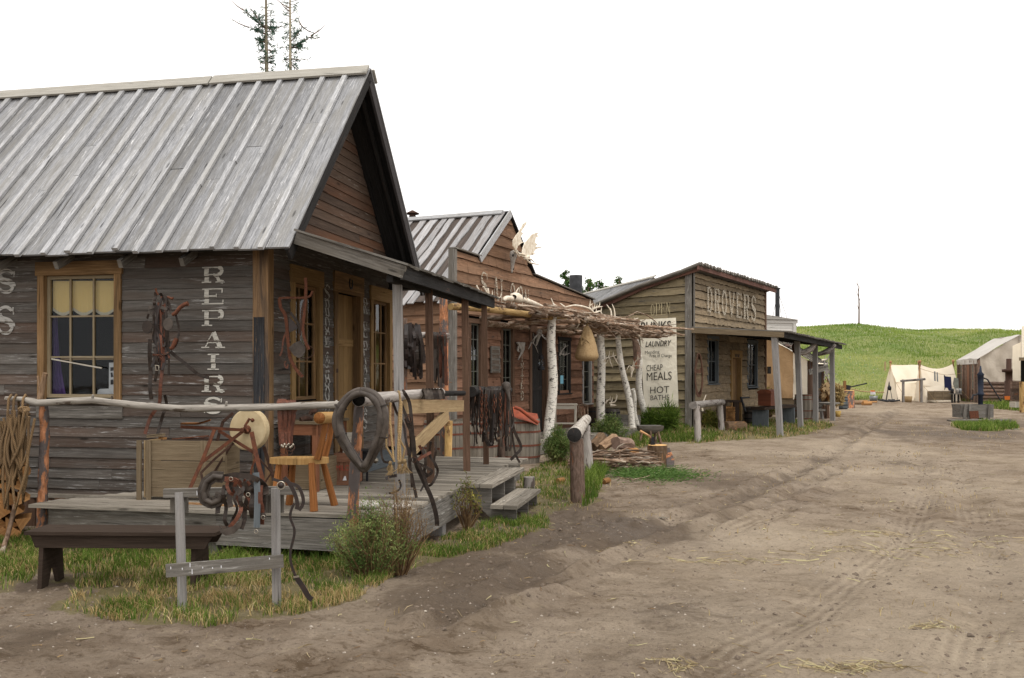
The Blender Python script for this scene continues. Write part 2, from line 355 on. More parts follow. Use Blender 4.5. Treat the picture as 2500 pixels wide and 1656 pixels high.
M['endgrain'] = plain('sawn_end_grain', (.62, .40, .18), (.48, .27, .10), .8, 30, tv=.5)
M['stone_end'] = plain('grindstone', (.52, .43, .27), (.40, .31, .18), .85, 6, tv=.1, objc=True)
M['silverlog'] = bark('peeled_silver_log', (.26, .235, .205), (.52, .48, .42), (.14, .11, .085), .30, .75, 3.5, 34, .5, .008)
M['greylog'] = bark('grey_log', (.20, .18, .165), (.38, .35, .32), (.10, .08, .07), .3, .85, 3, 30, .6)
M['spruce_bark'] = bark('flaking_spruce_bark', (.20, .085, .04), (.50, .23, .12), (.10, .085, .08), .62, .9, 10, 26, 1.0, .02)
M['brown_bark'] = bark('brown_bark', (.10, .068, .05), (.235, .165, .13), (.27, .12, .07), .12, .9, 8, 24, .9, .015)
M['stick'] = bark('dry_stick', (.085, .052, .034), (.29, .20, .138), (.38, .32, .255), .35, .85, 9, 20, .6)
M['stick_orange'] = bark('orange_stick', (.28, .15, .07), (.48, .29, .15), (.15, .08, .05), .3, .8, 5, 20, .5)
M['yellowlog'] = bark('yellow_peeled_log', (.30, .18, .065), (.54, .37, .165), (.14, .08, .04), .3, .7, 3, 16, .4)
M['birch'] = birchmat('birch_bark')
M['stump'] = bark('stump_bark', (.12, .075, .045), (.28, .19, .12), (.42, .22, .10), .2, .9, 6, 20, 1.0, .02)
M['rust'] = plain('rusty_iron', (.17, .065, .035), (.075, .035, .025), .75, 25, .3)
M['rust_dark'] = plain('dark_rusty_iron', (.085, .045, .032), (.04, .026, .02), .7, 25, .3)
M['iron'] = plain('dark_iron', (.035, .036, .04), (.02, .02, .022), .55, 20, .4)
M['hoop'] = plain('rusty_hoop', (.20, .07, .045), (.11, .045, .032), .8, 20, .1)
M['leather'] = plain('dark_worn_leather', (.042, .030, .023), (.016, .012, .010), .5, 14, 0, .5, .004, .20)
M['leather_red'] = plain('red_brown_leather', (.16, .058, .034), (.065, .030, .02), .55, 14, 0, .5, .004, .2)
M['leather_grey'] = plain('grey_worn_leather', (.085, .070, .058), (.036, .028, .023), .5, 10, 0, .5, .006, .2)
M['black_leather'] = plain('black_strap', (.02, .017, .016), (.035, .022, .018), .4, 14, 0, .3, .003, .3)
M['brass'] = plain('dull_metal', (.45, .42, .36), (.25, .2, .14), .4, 30, .8)
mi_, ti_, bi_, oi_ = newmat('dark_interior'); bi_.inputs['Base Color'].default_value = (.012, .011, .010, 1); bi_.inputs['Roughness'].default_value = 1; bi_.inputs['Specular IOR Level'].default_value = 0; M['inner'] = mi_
M['glass'] = glassmat('window_glass')
M['blind'] = plain('yellow_blind', (.74, .56, .24), (.70, .52, .21), .8, 2, 0, .1, tv=.1)
M['fringe'] = plain('pale_fringe', (.62, .58, .47), (.45, .41, .32), .9, 60)
M['purple'] = plain('purple_curtain', (.10, .05, .20), (.05, .025, .11), .8, 4)
M['paper'] = plain('white_card', (.75, .76, .78), (.68, .69, .72), .7, 2, tv=.1)
M['cutout'] = plain('dark_cutout', (.04, .04, .045), None, .8, 3)
M['paint'] = paint('faded_white_letters', (.52, .50, .44), .62, 5, 90)
M['paint_dim'] = paint('worn_grey_letters', (.40, .39, .36), .62, 5, 90)
M['paint_pale'] = paint('worn_pale_letters', (.46, .41, .32), .88, 9, 34)
M['paint_yel'] = paint('faint_yellow_letters', (.55, .47, .28), .62, 14, 30)
M['paint_red'] = paint('red_stencil', (.38, .05, .03), .3)
M['ink'] = plain('banner_ink', (.055, .048, .038), (.085, .075, .06), .9, 20)
M['banner'] = canvasmat('cream_banner', (.88, .83, .69), (.78, .71, .55), .9, .1, .4)
M['canvas_white'] = canvasmat('white_canvas', (.88, .80, .66), (.72, .60, .44), .5, .3, .6)
M['canvas_tan'] = canvasmat('tan_canvas', (.46, .30, .16), (.24, .135, .065), 1.3, .1, .9)
M['canvas_dirty'] = canvasmat('dirty_canvas', (.56, .50, .42), (.24, .19, .14), .8, .1, .9)
M['tarp_red'] = plain('rust_red_cover', (.26, .06, .028), (.15, .045, .028), .7, 5)
M['navy'] = plain('navy_cloth', (.012, .015, .045), (.02, .022, .06), .85, 5)
M['grey_cloth'] = plain('grey_cloth', (.22, .23, .20), (.14, .14, .12), .9, 5)
M['sack'] = plain('burlap', (.37, .265, .145), (.27, .18, .09), .95, 30, 0, .6, .006, .1, objc=True)
M['bone'] = plain('bleached_antler', (.70, .65, .55), (.46, .38, .28), .65, 9, objc=True)
M['bone_grey'] = plain('grey_bone', (.38, .36, .33), (.20, .18, .16), .75, 12, objc=True)
M['stone'] = plain('river_stone', (.30, .28, .25), (.42, .40, .36), .8, 10, objc=True)
M['galv'] = plain('galvanised_metal', (.26, .27, .27), (.18, .19, .19), .5, 8, .5)
M['blue_grey'] = wood('blue_grey_paint', (.085, .10, .11), (.17, .19, .20), (.12, .135, .145), None, vary=.2)
M['whiteboard'] = wood('white_clapboard', (.50, .49, .46), (.68, .67, .63), (.58, .56, .52), None, vary=.2)
M['redchest'] = plain('red_brown_chest', (.22, .075, .04), (.14, .05, .03), .6, 6)
M['ochre_cloth'] = plain('ochre_tub', (.42, .29, .09), (.30, .2, .06), .8, 8)
M['orange'] = plain('orange_paint', (.62, .16, .03), (.5, .13, .03), .7, 8)
M['blue'] = plain('pale_blue_notice', (.18, .42, .55), (.2, .45, .58), .7, 4)
M['stoveblack'] = plain('sooty_stovepipe', (.06, .062, .066), (.035, .036, .038), .6, 6, .3, objc=True)
M['shrub'] = leafmat('shrub_leaves', (.055, .10, .024), (.15, .21, .060), (.32, .34, .13))
M['shrub_yellow'] = leafmat('yellow_green_leaves', (.07, .09, .015), (.19, .19, .045), (.40, .34, .08))
M['needles'] = leafmat('spruce_needles', (.05, .11, .09), (.09, .17, .12), (.16, .26, .12))
M['treeleaf'] = leafmat('tree_leaves', (.03, .07, .015), (.07, .14, .03), (.14, .22, .06))
M['drytwig'] = leafmat('dry_twigs', (.10, .055, .03), (.22, .14, .07), (.34, .24, .12))
M['grass'] = leafmat('grass_blades', (.045, .085, .012), (.13, .20, .032), (.27, .34, .075))
M['drygrass'] = leafmat('dry_grass', (.28, .20, .08), (.45, .34, .16), (.60, .50, .28))
M['hillgrass'] = leafmat('hill_grass', (.12, .20, .028), (.28, .35, .08), (.50, .48, .18))
M['straw'] = leafmat('straw', (.26, .20, .11), (.40, .32, .19), (.48, .44, .24))
M['pebble'] = plain('pebbles', (.22, .185, .15), (.34, .30, .25), .85, 20, objc=True)
M['clod'] = plain('mud_clods', (.10, .078, .06), (.16, .125, .095), .95, 30, 0, .8, objc=True)
def ropemat(name, c, c2):
    m, t, b, o = newmat(name); n = N(t); wv = n.n('ShaderNodeTexWave'); n.L(n.map(n.uv(), (1, 1, 1), (0, 0, R(38))), wv.inputs[0]); wv.inputs['Scale'].default_value = 26
    wv.inputs['Distortion'].default_value = .6; c_ = n.mix(wv.outputs['Fac'], c2, c); c_ = n.mix(1.0, c_, n.math('ADD', n.math('MULTIPLY', n.tint(), .5), .75), 'MULTIPLY')
    n.L(c_, b.inputs['Base Color']); b.inputs['Roughness'].default_value = .95; n.L(n.bump(wv.outputs['Fac'], .8, .006), b.inputs['Normal']); return m
M['rope'] = ropemat('manila_rope', (.27, .17, .078), (.065, .038, .017))
M['rope_pale'] = ropemat('pale_rope', (.50, .35, .17), (.22, .14, .06))
M['rope_red'] = ropemat('reddish_rope', (.20, .10, .06), (.08, .04, .025))
# ================================================================ ground, hill, puddles
def gp(l): return [tuple(G(u, v)[:2]) for u, v in l]
B1 = Frame(-2.653, 9.98, 11.56); B2 = Frame(-1.208, 19.0, 24.06); B3 = Frame(5.242, 26.8, 30.5)
GRASS = {   # name: (outline in photo pixels on the ground, blades, height, dryness)
 'front': ([(-80, 1300), (560, 1318), (900, 1360), (985, 1395), (870, 1462), (700, 1500), (500, 1528), (260, 1515), (150, 1492), (190, 1445), (170, 1405), (90, 1405), (60, 1440), (-80, 1462)], 30000, .085, .42),
 'under': ([(150, 1300), (620, 1310), (960, 1350), (960, 1390), (500, 1410), (200, 1385)], 3500, .13, .05),
 'step': ([(980, 1360), (1075, 1318), (1200, 1278), (1340, 1262), (1345, 1290), (1180, 1345), (1040, 1378), (990, 1400)], 4500, .075, .3),
 'mid': ([(1260, 1175), (1330, 1130), (1500, 1105), (1520, 1130), (1440, 1180), (1400, 1235), (1330, 1262), (1290, 1230)], 4500, .075, .3),
 'strip': ([(1425, 1180), (1478, 1110), (1490, 1130), (1455, 1230), (1418, 1245)], 1300, .2, .05),
 'saloonfront': ([(1500, 1062), (1640, 1050), (1700, 1060), (1760, 1062), (1740, 1080), (1600, 1082), (1560, 1095), (1500, 1085)], 6000, .15, .2),
 'drover': ([(1540, 1030), (1690, 1022), (1900, 1028), (2000, 1030), (2040, 1040), (1960, 1062), (1900, 1072), (1780, 1075), (1690, 1085), (1600, 1062)], 9000, .13, .45),
 'berm': ([(1600, 1036), (1690, 1030), (1700, 1050), (1620, 1056)], 3500, .42, .0),
 'pump': ([(2320, 1040), (2400, 1033), (2480, 1035), (2490, 1045), (2440, 1056), (2360, 1055)], 5000, .16, .1),
 'tents': ([(1930, 966), (2600, 968), (2600, 982), (2440, 988), (2340, 979), (1960, 975)], 9000, .25, .1),
 'right': ([(2395, 988), (2600, 990), (2600, 1006), (2470, 1002), (2400, 995)], 2500, .25, .1),
}
GW = {k: (gp(v[0]), *v[1:]) for k, v in GRASS.items()}
def gline(l): return np.array([G(u, v)[:2] for u, v in l])
RUTS = [(gline([(1080, 1490), (1190, 1470), (1340, 1395), (1480, 1330), (1640, 1275), (1800, 1225), (1990, 1130), (2120, 1050), (2190, 1000)]), .16, .050),
        (gline([(1060, 1520), (1200, 1478), (1420, 1400), (1560, 1345), (1700, 1300), (1900, 1225), (2080, 1130)]), .10, .035),
        (gline([(700, 1656), (1000, 1540), (1270, 1440), (1500, 1380), (1760, 1310), (2060, 1190)]), .13, .018),
        (gline([(1700, 1656), (2000, 1480), (2200, 1330), (2260, 1200), (2240, 1080)]), .18, .020),
        (gline([(2350, 1656), (2420, 1450), (2380, 1250), (2290, 1080)]), .18, .020)]
def seg_dist(x, y, L):
    d = np.full(x.shape, 1e9)
    for (ax, ay), (bx, by) in zip(L[:-1], L[1:]):
        vx, vy = bx-ax, by-ay; t = np.clip(((x-ax)*vx+(y-ay)*vy)/(vx*vx+vy*vy), 0, 1)
        d = np.minimum(d, np.hypot(x-ax-t*vx, y-ay-t*vy))
    return d
MUD = [(G(1340, 1300), 1.0, 1.1), (G(1500, 1290), 1.0, 1.1), (G(1430, 1262), 1.0, .8), (G(1250, 1400), .9, .75), (G(1100, 1450), .7, .6), (G(1620, 1240), 1.2, .5), (G(1700, 1180), 2.0, .45), (G(2330, 1060), 3.0, .8), (G(2440, 1030), 3.0, .7), (G(2100, 1120), 1.5, .4), (G(1650, 1480), .9, .35), (G(1500, 1590), .7, .35), (G(60, 1530), 1.2, .6), (G(300, 1590), 1.0, .4), (G(110, 1430), .3, 1)]
PALE = [(G(2250, 1400), 2.2, .9), (G(2100, 1100), 3.0, .7), (G(2300, 1560), 1.6, .9), (G(1800, 1090), 1.8, .5), (G(2000, 1600), 1.0, .6), (G(900, 1440), .6, .5), (G(2260, 1180), 2.5, .6), (G(2150, 1000), 5, .5)]
def ground_z(x, y):
    x = np.asarray(x, float); y = np.asarray(y, float)
    far = np.clip((y-8)/30, 0, 1)
    z = (fbm(x*.35, y*.35, 3, 3)-.5)*.10*(.4+far)+(fbm(x*1.8, y*1.8, 4, 9)-.5)*.045+(fbm(x*9, y*9, 3, 21)-.5)*.034+(np.abs(fbm(x*4.3, y*3.1, 3, 23)-.5)*-.06+.006)*(fbm(x*.8, y*.8, 2, 24) > .5)
    for L, wd, dp in RUTS:
        d = seg_dist(x, y, L)+(fbm(x*2.5, y*2.5, 3, 31)-.5)*.22; k = .5+vnoise(x*.9, y*.9, 5)
        z = z-dp*k*np.exp(-(d/wd)**2)+dp*.7*k*np.exp(-((np.abs(d)-wd*1.7)/(wd*.7))**2)
    for c, r, a in MUD:
        m = np.exp(-((x-c.x)**2+(y-c.y)**2)/(r*r)*1.6); z = z+m*a*(fbm(x*7, y*4.2, 4, 51)-.5)*.06
    b = np.exp(-(((x-4.6)/1.6)**2+((y-27.2)/1.2)**2)); z = z+b*.22
    return z
def gz(x, y): return float(ground_z(np.array([x]), np.array([y]))[0])
def Gz(u, v, dz=0):
    """point where the photo pixel meets the real ground surface"""
    p = G(u, v, 0)
    for _ in range(3): p = G(u, v, gz(p.x, p.y))
    p.z += dz; return p
def fast_mesh(name, v, faces, mat, tint=None, uv=None, loc=(0, 0, 0), smooth=False):
    """faces: list of (n,k) index arrays"""
    me = bpy.data.meshes.new(name); me.vertices.add(len(v)); me.vertices.foreach_set('co', np.asarray(v, dtype=np.float32).ravel())
    idx = np.concatenate([f.ravel() for f in faces]).astype(np.int32); cnt = np.concatenate([np.full(len(f), f.shape[1]) for f in faces])
    st = np.concatenate([[0], np.cumsum(cnt)[:-1]]).astype(np.int32)
    me.loops.add(len(idx)); me.loops.foreach_set('vertex_index', idx); me.polygons.add(len(cnt)); me.polygons.foreach_set('loop_start', st)
    if smooth: me.polygons.foreach_set('use_smooth', np.ones(len(cnt), dtype=bool))
    me.update(calc_edges=True)
    if tint is not None: a = me.attributes.new('tint', 'FLOAT', 'FACE'); a.data.foreach_set('value', np.asarray(tint, dtype=np.float32))
    me.materials.append(mat); me.validate(); ob = bpy.data.objects.new(name, me); col.objects.link(ob); ob.location = loc; return ob
NR, NC = 640, 520
ys = np.concatenate([np.linspace(-60, 2.4, 8), np.geomspace(3, 72, NR), np.geomspace(76, 1200, 26)])
cs = np.concatenate([[-30, -10, -4, -2, -1.3], np.linspace(-1, 1, NC), [1.3, 2, 4, 10, 30]])
YY, CC = np.meshgrid(ys, cs, indexing='ij'); XX = CC*.62*(np.maximum(YY, 3)+1)
ZZ = ground_z(XX, YY)*np.clip((90-YY)/20, 0, 1)*np.clip((YY-1.5)/2, 0, 1)
n0, n1 = XX.shape; idx = np.arange(n0*n1).reshape(n0, n1)
q = np.stack([idx[:-1, :-1], idx[:-1, 1:], idx[1:, 1:], idx[1:, :-1]], -1).reshape(-1, 4)
# surface kinds, one value per vertex: red grass, green dark mud, blue pale dry dust
gm = np.zeros(XX.shape)
for k, (pl, nb, hh, dry) in GW.items():
    if k == 'under': continue
    j = (fbm(XX*3, YY*3, 3, 71)-.5)*(.35+YY*.02); gm = np.maximum(gm, poly_mask(XX+j, YY+j, pl)*(.75+.25*(fbm(XX*4, YY*4, 2, 4))))
md = np.zeros(XX.shape); pa = np.zeros(XX.shape)
for c, r, a in MUD: md = np.maximum(md, a*np.exp(-((XX-c.x)**2+((YY-c.y)*.75)**2)/(r*r)))
for c, r, a in PALE: pa = np.maximum(pa, a*np.exp(-((XX-c.x)**2+((YY-c.y)*.6)**2)/(r*r)))
for L, wd, dp in RUTS: md = np.maximum(md, dp*10*np.exp(-(seg_dist(XX, YY, L)/(wd*2.2))**2))
md = np.clip(md*1.1+(fbm(XX*1.6, YY*.9, 4, 88)-.5)*1.1-.12, 0, 1)
for L, wd, dp in RUTS[2:]:
    d_ = seg_dist(XX, YY, L); d_ = d_+(fbm(XX*3, YY*3, 3, 15)-.5)*.05; e_ = np.exp(-(d_/.24)**2)*np.clip((fbm(XX*.9, YY*.7, 3, 66)-.48)*8, 0, 1)*fbm(XX*6, YY*6, 2, 2); pa = pa+.42*e_*np.cos(d_*2*np.pi/.09); md = md-.12*e_*np.cos(d_*2*np.pi/.09)
pa = np.clip(pa+(fbm(XX*.8, YY*.8, 4, 14)-.5)*.9-.1, 0, 1)
# dirt
m, t, b, o = newmat('packed_dirt'); n = N(t); ob_ = n.obj(); at = n.n('ShaderNodeAttribute', attribute_name='kind_map'); sp = n.n('ShaderNodeSeparateColor'); n.L(at.outputs['Color'], sp.inputs[0])
g1 = n.noise(ob_, 1.3, 8, .62, .3); g2 = n.noise(ob_, 9, 8, .7); g3 = n.noise(ob_, 60, 4, .7)
g4 = n.noise(n.map(ob_, (2.6, 4.5, 1), (0, 0, R(20))), 1, 12, .78, .5); c = n.mix(n.ramp(g1, [(.38, 0.0), (.62, 1.0)]), (.178, .135, .097), (.290, .234, .178)); c = n.mix(n.math('MULTIPLY', n.ramp(g4, [(.43, .85), (.47, 0.0)]), n.ramp(g1, [(.40, 1.0), (.60, .25)])), c, (.085, .058, .036)); c = n.mix(n.ramp(g4, [(.57, .0), (.62, .5)]), c, (.38, .31, .22)); c = n.mix(n.ramp(g2, [(.36, .7), (.43, 0.0)]), c, (.095, .065, .041))  # sharp dark patches: crumbs, with shading of the relief put into colour
c = n.mix(sp.outputs[2], c, n.mix(g2, (.36, .295, .215), (.47, .395, .30)))
mf = n.math('ADD', n.math('MULTIPLY', sp.outputs[1], .45), n.math('MULTIPLY', n.ramp(n.math('ADD', sp.outputs[1], n.math('MULTIPLY', n.math('SUBTRACT', g4, .5), 1.6)), [(.38, 0.0), (.58, 1.0)]), .5)); c = n.mix(mf, c, n.mix(g2, (.046, .031, .020), (.135, .098, .067)))
c = n.mix(n.math('MULTIPLY', sp.outputs[0], n.ramp(g2, [(.3, .5), (.7, 1.0)])), c, n.mix(g3, (.07, .075, .02), (.24, .20, .09)))
pb = n.ramp(n.vor(ob_, 26), [(.05, 1.0), (.12, 0.0)]); pc = n.ramp(n.vor(ob_, 26, 'Color'), [(.80, 0.0), (.86, 1.0)])
c = n.mix(n.math('MULTIPLY', n.math('MULTIPLY', pb, pc), .5), c, (.42, .38, .32)); dk = n.ramp(n.noise(ob_, 30, 7, .8), [(.56, 0.0), (.63, .7)]); c = n.mix(dk, c, (.075, .053, .036)); lt = n.ramp(n.noise(ob_, 44, 6, .8, .5), [(.60, 0.0), (.66, .6)]); c = n.mix(lt, c, (.38, .33, .27))
c = n.mix(n.ramp(g3, [(.3, .25), (.7, 0.0)]), c, (.07, .055, .04)); n.L(c, b.inputs['Base Color'])
n.L(n.ramp(sp.outputs[1], [(.35, .9), (1.0, .6)]), b.inputs['Roughness']); n.L(n.math('MULTIPLY', sp.outputs[1], .18), b.inputs['Specular IOR Level'])
h = n.math('ADD', n.math('MULTIPLY', g2, 1.0), n.math('MULTIPLY', g3, .35)); h = n.math('ADD', h, n.math('MULTIPLY', pb, .12)); h = n.math('ADD', h, n.math('MULTIPLY', g4, 1.8)); h = n.math('ADD', h, n.math('MULTIPLY', lt, -.5)); n.L(n.bump(h, 1.0, .03), b.inputs['Normal']); M['dirt'] = m
ground = fast_mesh('ground', np.stack([XX, YY, ZZ], -1).reshape(-1, 3), [q], M['dirt'], smooth=True); tag(ground, kind='structure')
ca_ = ground.data.color_attributes.new('kind_map', 'FLOAT_COLOR', 'POINT'); ca_.data.foreach_set('color', np.stack([gm, md, pa, np.ones_like(gm)], -1).astype(np.float32).ravel())
# puddles
for (u, v, rx, ry) in ((2492, 1049, .75, .35), (1612, 1266, .10, .05),):
    c0 = Gz(u, v); mb = MB(); pts = []
    for k in range(28):
        a = k/28*6.283; r_ = 1+.22*math.sin(2*a+u)+.13*math.sin(5*a+v); pts.append((c0.x+math.cos(a)*rx*r_, c0.y+math.sin(a)*ry*r_, c0.z+.012))
    mb.face(pts, [(p[0], p[1]) for p in pts]); mm = bpy.data.materials.get('puddle_water')
    if mm is None:
        mm, tt, bb, oo = newmat('puddle_water'); bb.inputs['Base Color'].default_value = (.10, .085, .07, 1); bb.inputs['Roughness'].default_value = .12
    tag(mb.build('puddle', mm), kind='structure')
# hill
def sky_v(u): return np.interp(u, [1500, 1800, 1943, 2000, 2080, 2140, 2207, 2260, 2323, 2400, 2460, 2600, 2900], [830, 806, 800.5, 797, 797, 803, 811, 808, 808, 815, 819, 830, 860])
def hill_z(x, y):
    u = CU+x/95*F; top = CH-(sky_v(u)-HV)*95/F
    q = np.clip((y-(61+(fbm(x*.08, y*0, 2, 2)-.5)*5))/34, 0, 1); prof = np.sin(q*math.pi/2)**1.15
    back = np.clip((y-95)/80, 0, 1); z = top*prof*(1-.5*back)+(fbm(x*.16, y*.16, 3, 5)-.5)*1.3*np.sin(q*math.pi)+(fbm(x*.6, y*.6, 3, 6)-.5)*.25*q
    return np.where(q > 0, z, -.3+0*z)
hx = np.linspace(4, 80, 330); hy = np.concatenate([np.linspace(58, 98, 190), np.linspace(100, 180, 20)]); HX, HY = np.meshgrid(hx, hy); HZ = hill_z(HX, HY)
i2 = np.arange(HX.size).reshape(HX.shape); q2 = np.stack([i2[:-1, :-1], i2[:-1, 1:], i2[1:, 1:], i2[1:, :-1]], -1).reshape(-1, 4)
m, t, b, o = newmat('hill_meadow'); n = N(t); ob_ = n.obj(); g1 = n.noise(n.map(ob_, (1, .6, 2)), .12, 6, .6, .4); g2 = n.noise(ob_, 1.2, 8, .7); g3 = n.noise(ob_, 6, 5, .7)
c = n.mix(n.ramp(g1, [(.38, 0.0), (.62, 1.0)]), (.15, .25, .038), (.33, .34, .095)); c = n.mix(n.ramp(g2, [(.4, 0.0), (.7, .7)]), c, (.42, .40, .16)); c = n.mix(n.ramp(g3, [(.3, .5), (.6, 0.0)]), c, (.08, .13, .02))
n.L(c, b.inputs['Base Color']); b.inputs['Roughness'].default_value = .95; n.L(n.bump(n.math('ADD', g2, g3), 1.0, .4), b.inputs['Normal']); M['hill'] = m
hill = fast_mesh('hill', np.stack([HX, HY, HZ], -1).reshape(-1, 3), [q2], m, smooth=True); tag(hill, kind='structure')
# ---------------------------------------------------------------- grass
def blades(x, y, z, h, wd, lean=.35, tint=None, wind=0.0):
    k = len(x); a = rng.uniform(0, 6.283, k); l = h*rng.uniform(.1, lean*2, k); b_ = rng.uniform(0, 6.283, k)
    wx, wy = np.cos(a)*wd/2, np.sin(a)*wd/2; lx, ly = np.cos(b_)*l+wind*h, np.sin(b_)*l
    v = np.empty((k, 5, 3)); v[:, 0] = np.stack([x-wx, y-wy, z-.01], -1); v[:, 1] = np.stack([x+wx, y+wy, z-.01], -1)
    v[:, 2] = np.stack([x-wx*.7+lx*.3, y-wy*.7+ly*.3, z+h*.55], -1); v[:, 3] = np.stack([x+wx*.7+lx*.3, y+wy*.7+ly*.3, z+h*.55], -1)
    v[:, 4] = np.stack([x+lx, y+ly, z+h*rng.uniform(.85, 1.0, k)], -1); return v
def blade_obj(name, vs, ts, mat, loc=(0, 0, 0)):
    v = np.concatenate(vs); k = len(v); i = np.arange(k)*5; f4 = np.stack([i, i+1, i+3, i+2], -1); f3 = np.stack([i+2, i+3, i+4], -1); t = np.concatenate(ts)
    return fast_mesh(name, v.reshape(-1, 3)-np.array(loc), [f4, f3], mat, np.concatenate([t, t]), loc=loc)
def in_poly(pl, k):
    pl = np.array(pl); x = []; y = []; c = 0
    while c < k:
        a = rng.uniform(pl[:, 0].min(), pl[:, 0].max(), k*2); b = rng.uniform(pl[:, 1].min(), pl[:, 1].max(), k*2); mk = poly_mask(a, b, pl) & (fbm(a*3.5, b*3.5, 3, 77)+rng.normal(0, .10, len(a)) > .47); x.append(a[mk]); y.append(b[mk]); c += mk.sum()
    return np.concatenate(x)[:k], np.concatenate(y)[:k]
gv, gt, dv, dt = [], [], [], []
for k, (pl, nb, hh, dry) in GW.items():
    x, y = in_poly(pl, nb); z = ground_z(x, y); p = fbm(x*1.7, y*1.7, 3, 44); h = hh*rng.uniform(.4, 1.25, nb)*(.6+p); wd = np.clip(.0035+y*.00055, .004, .03)
    isd = rng.random(nb) < np.clip(dry*(1.6*fbm(x*2.3, y*2.3, 3, 61)+.15)*1.25, 0, .92)
    if k == 'front': isd |= (rng.random(nb) < .75*np.exp(-((y-7.15)/.28)**2))
    tn = np.clip(rng.normal(.42, .22, nb)+(p-.5)*.8, 0, 1); a = blades(x[~isd], y[~isd], z[~isd], h[~isd], wd[~isd]); gv.append(a); gt.append(tn[~isd])
    a = blades(x[isd], y[isd], z[isd], h[isd]*.7, wd[isd], .8); dv.append(a); dt.append(tn[isd])
# loose blades straying from the patches over the dirt
k = 22000; x = rng.uniform(-4, 14, k); y = rng.uniform(6, 40, k); mk = (fbm(x*.9, y*.9, 4, 91)+rng.normal(0, .05, k) > .62) & (fbm(x*7, y*7, 2, 12) > .5); x, y = x[mk], y[mk]; z = ground_z(x, y)
a = blades(x, y, z, rng.uniform(.03, .07, len(x)), .004+y*.0004); dv.append(a); dt.append(rng.uniform(0, 1, len(x)))
tag(blade_obj('grass', gv, gt, M['grass']), kind='stuff'); tag(blade_obj('dry_grass', dv, dt, M['drygrass']), kind='stuff')
k = 70000; x = rng.uniform(24, 62, k); y = rng.uniform(60, 97, k); u = CU+x/y*F; mk = (u > 1900) & (u < 2560); x, y = x[mk], y[mk]; z = hill_z(x, y); mk = z > -.1; x, y, z = x[mk], y[mk], z[mk]
tn = np.clip(rng.normal(.35, .2, len(x))+(fbm(x*.15, y*.15, 4, 33)-.45)*1.8, 0, 1); tag(blade_obj('meadow_grass', [blades(x, y, z, rng.uniform(.08, .28, len(x))*(.3+1.2*fbm(x*.3, y*.3, 3, 8)), .035)], [tn], M['hillgrass']), kind='stuff')
# pale meadow flowers, straw litter, stones
k = 700; x = rng.uniform(26, 58, k); y = rng.uniform(62, 90, k); z = hill_z(x, y)+.3; s_ = .03; v = np.stack([np.stack([x-s_, y, z], -1), np.stack([x, y-s_*.3, z-s_], -1), np.stack([x+s_, y, z], -1), np.stack([x, y+s_*.3, z+s_], -1)], 1)
mk = z > .4; v = v[mk]; i = np.arange(len(v))*4; tag(fast_mesh('meadow_flowers', v.reshape(-1, 3), [np.stack([i, i+1, i+2, i+3], -1)], M['white_wood'], np.full(len(v), .9)), kind='stuff')
def litter(name, cx, cy, L, mat, lift=.006, wdk=1.0, ang=None):
    k = len(cx); a = rng.uniform(0, 3.14, k) if ang is None else ang; dx, dy = np.cos(a)*L/2, np.sin(a)*L/2; wd = (.0010+cy*.00018)*wdk; px, py = -np.sin(a)*wd, np.cos(a)*wd
    bow = rng.normal(0, .12, k)*L; pts = []
    for tq, s0 in ((-1, -1), (-1, 1), (0, -1), (0, 1), (1, -1), (1, 1)):
        qx = cx+dx*tq+px*s0-np.sin(a)*bow*(tq == 0); qy = cy+dy*tq+py*s0+np.cos(a)*bow*(tq == 0); pts.append(np.stack([qx, qy, ground_z(qx, qy)+lift*rng.uniform(.5, 2.5, k)], -1))
    v = np.stack(pts, 1); i = np.arange(k)*6; return fast_mesh(name, v.reshape(-1, 3), [np.concatenate([np.stack([i, i+1, i+3, i+2], -1), np.stack([i+2, i+3, i+5, i+4], -1)])], mat, np.tile(rng.random(k), 2))
cx, cy, LL = [], [], []
for (u, v, nn, sx, sy, L) in ((2050, 1628, 70, .22, .05, .26), (1650, 1628, 60, .08, .06, .12), (2280, 1530, 40, .10, .05, .16), (1770, 1372, 40, .40, .05, .3), (2090, 1300, 50, .3, .10, .25), (2400, 1320, 90, 1.0, .3, .25), (2220, 1345, 60, .5, .15, .2), (1950, 1355, 40, .6, .2, .25), (1560, 1625, 20, .5, .2, .1), (1950, 1130, 60, 2, 1, .3), (1550, 1335, 25, .2, .08, .12)):
    c0 = G(u, v); cx.append(rng.normal(c0.x, sx, nn)); cy.append(rng.normal(c0.y, sy, nn)); LL.append(rng.uniform(.3, 1, nn)*L)
cx.append(rng.uniform(-3, 9, 500)); cy.append(rng.uniform(5.2, 16, 500)); LL.append(rng.uniform(.02, .14, 500)); cx, cy, LL = map(np.concatenate, (cx, cy, LL))
tag(litter('scattered_straw', cx, cy, LL, M['straw']), kind='stuff')
cx = rng.uniform(-4, 9, 700); cy = rng.uniform(5.2, 16, 700); tag(litter('scattered_twigs', cx, cy, rng.uniform(.02, .09, 700), M['drytwig'], .004, 1.2), kind='stuff')
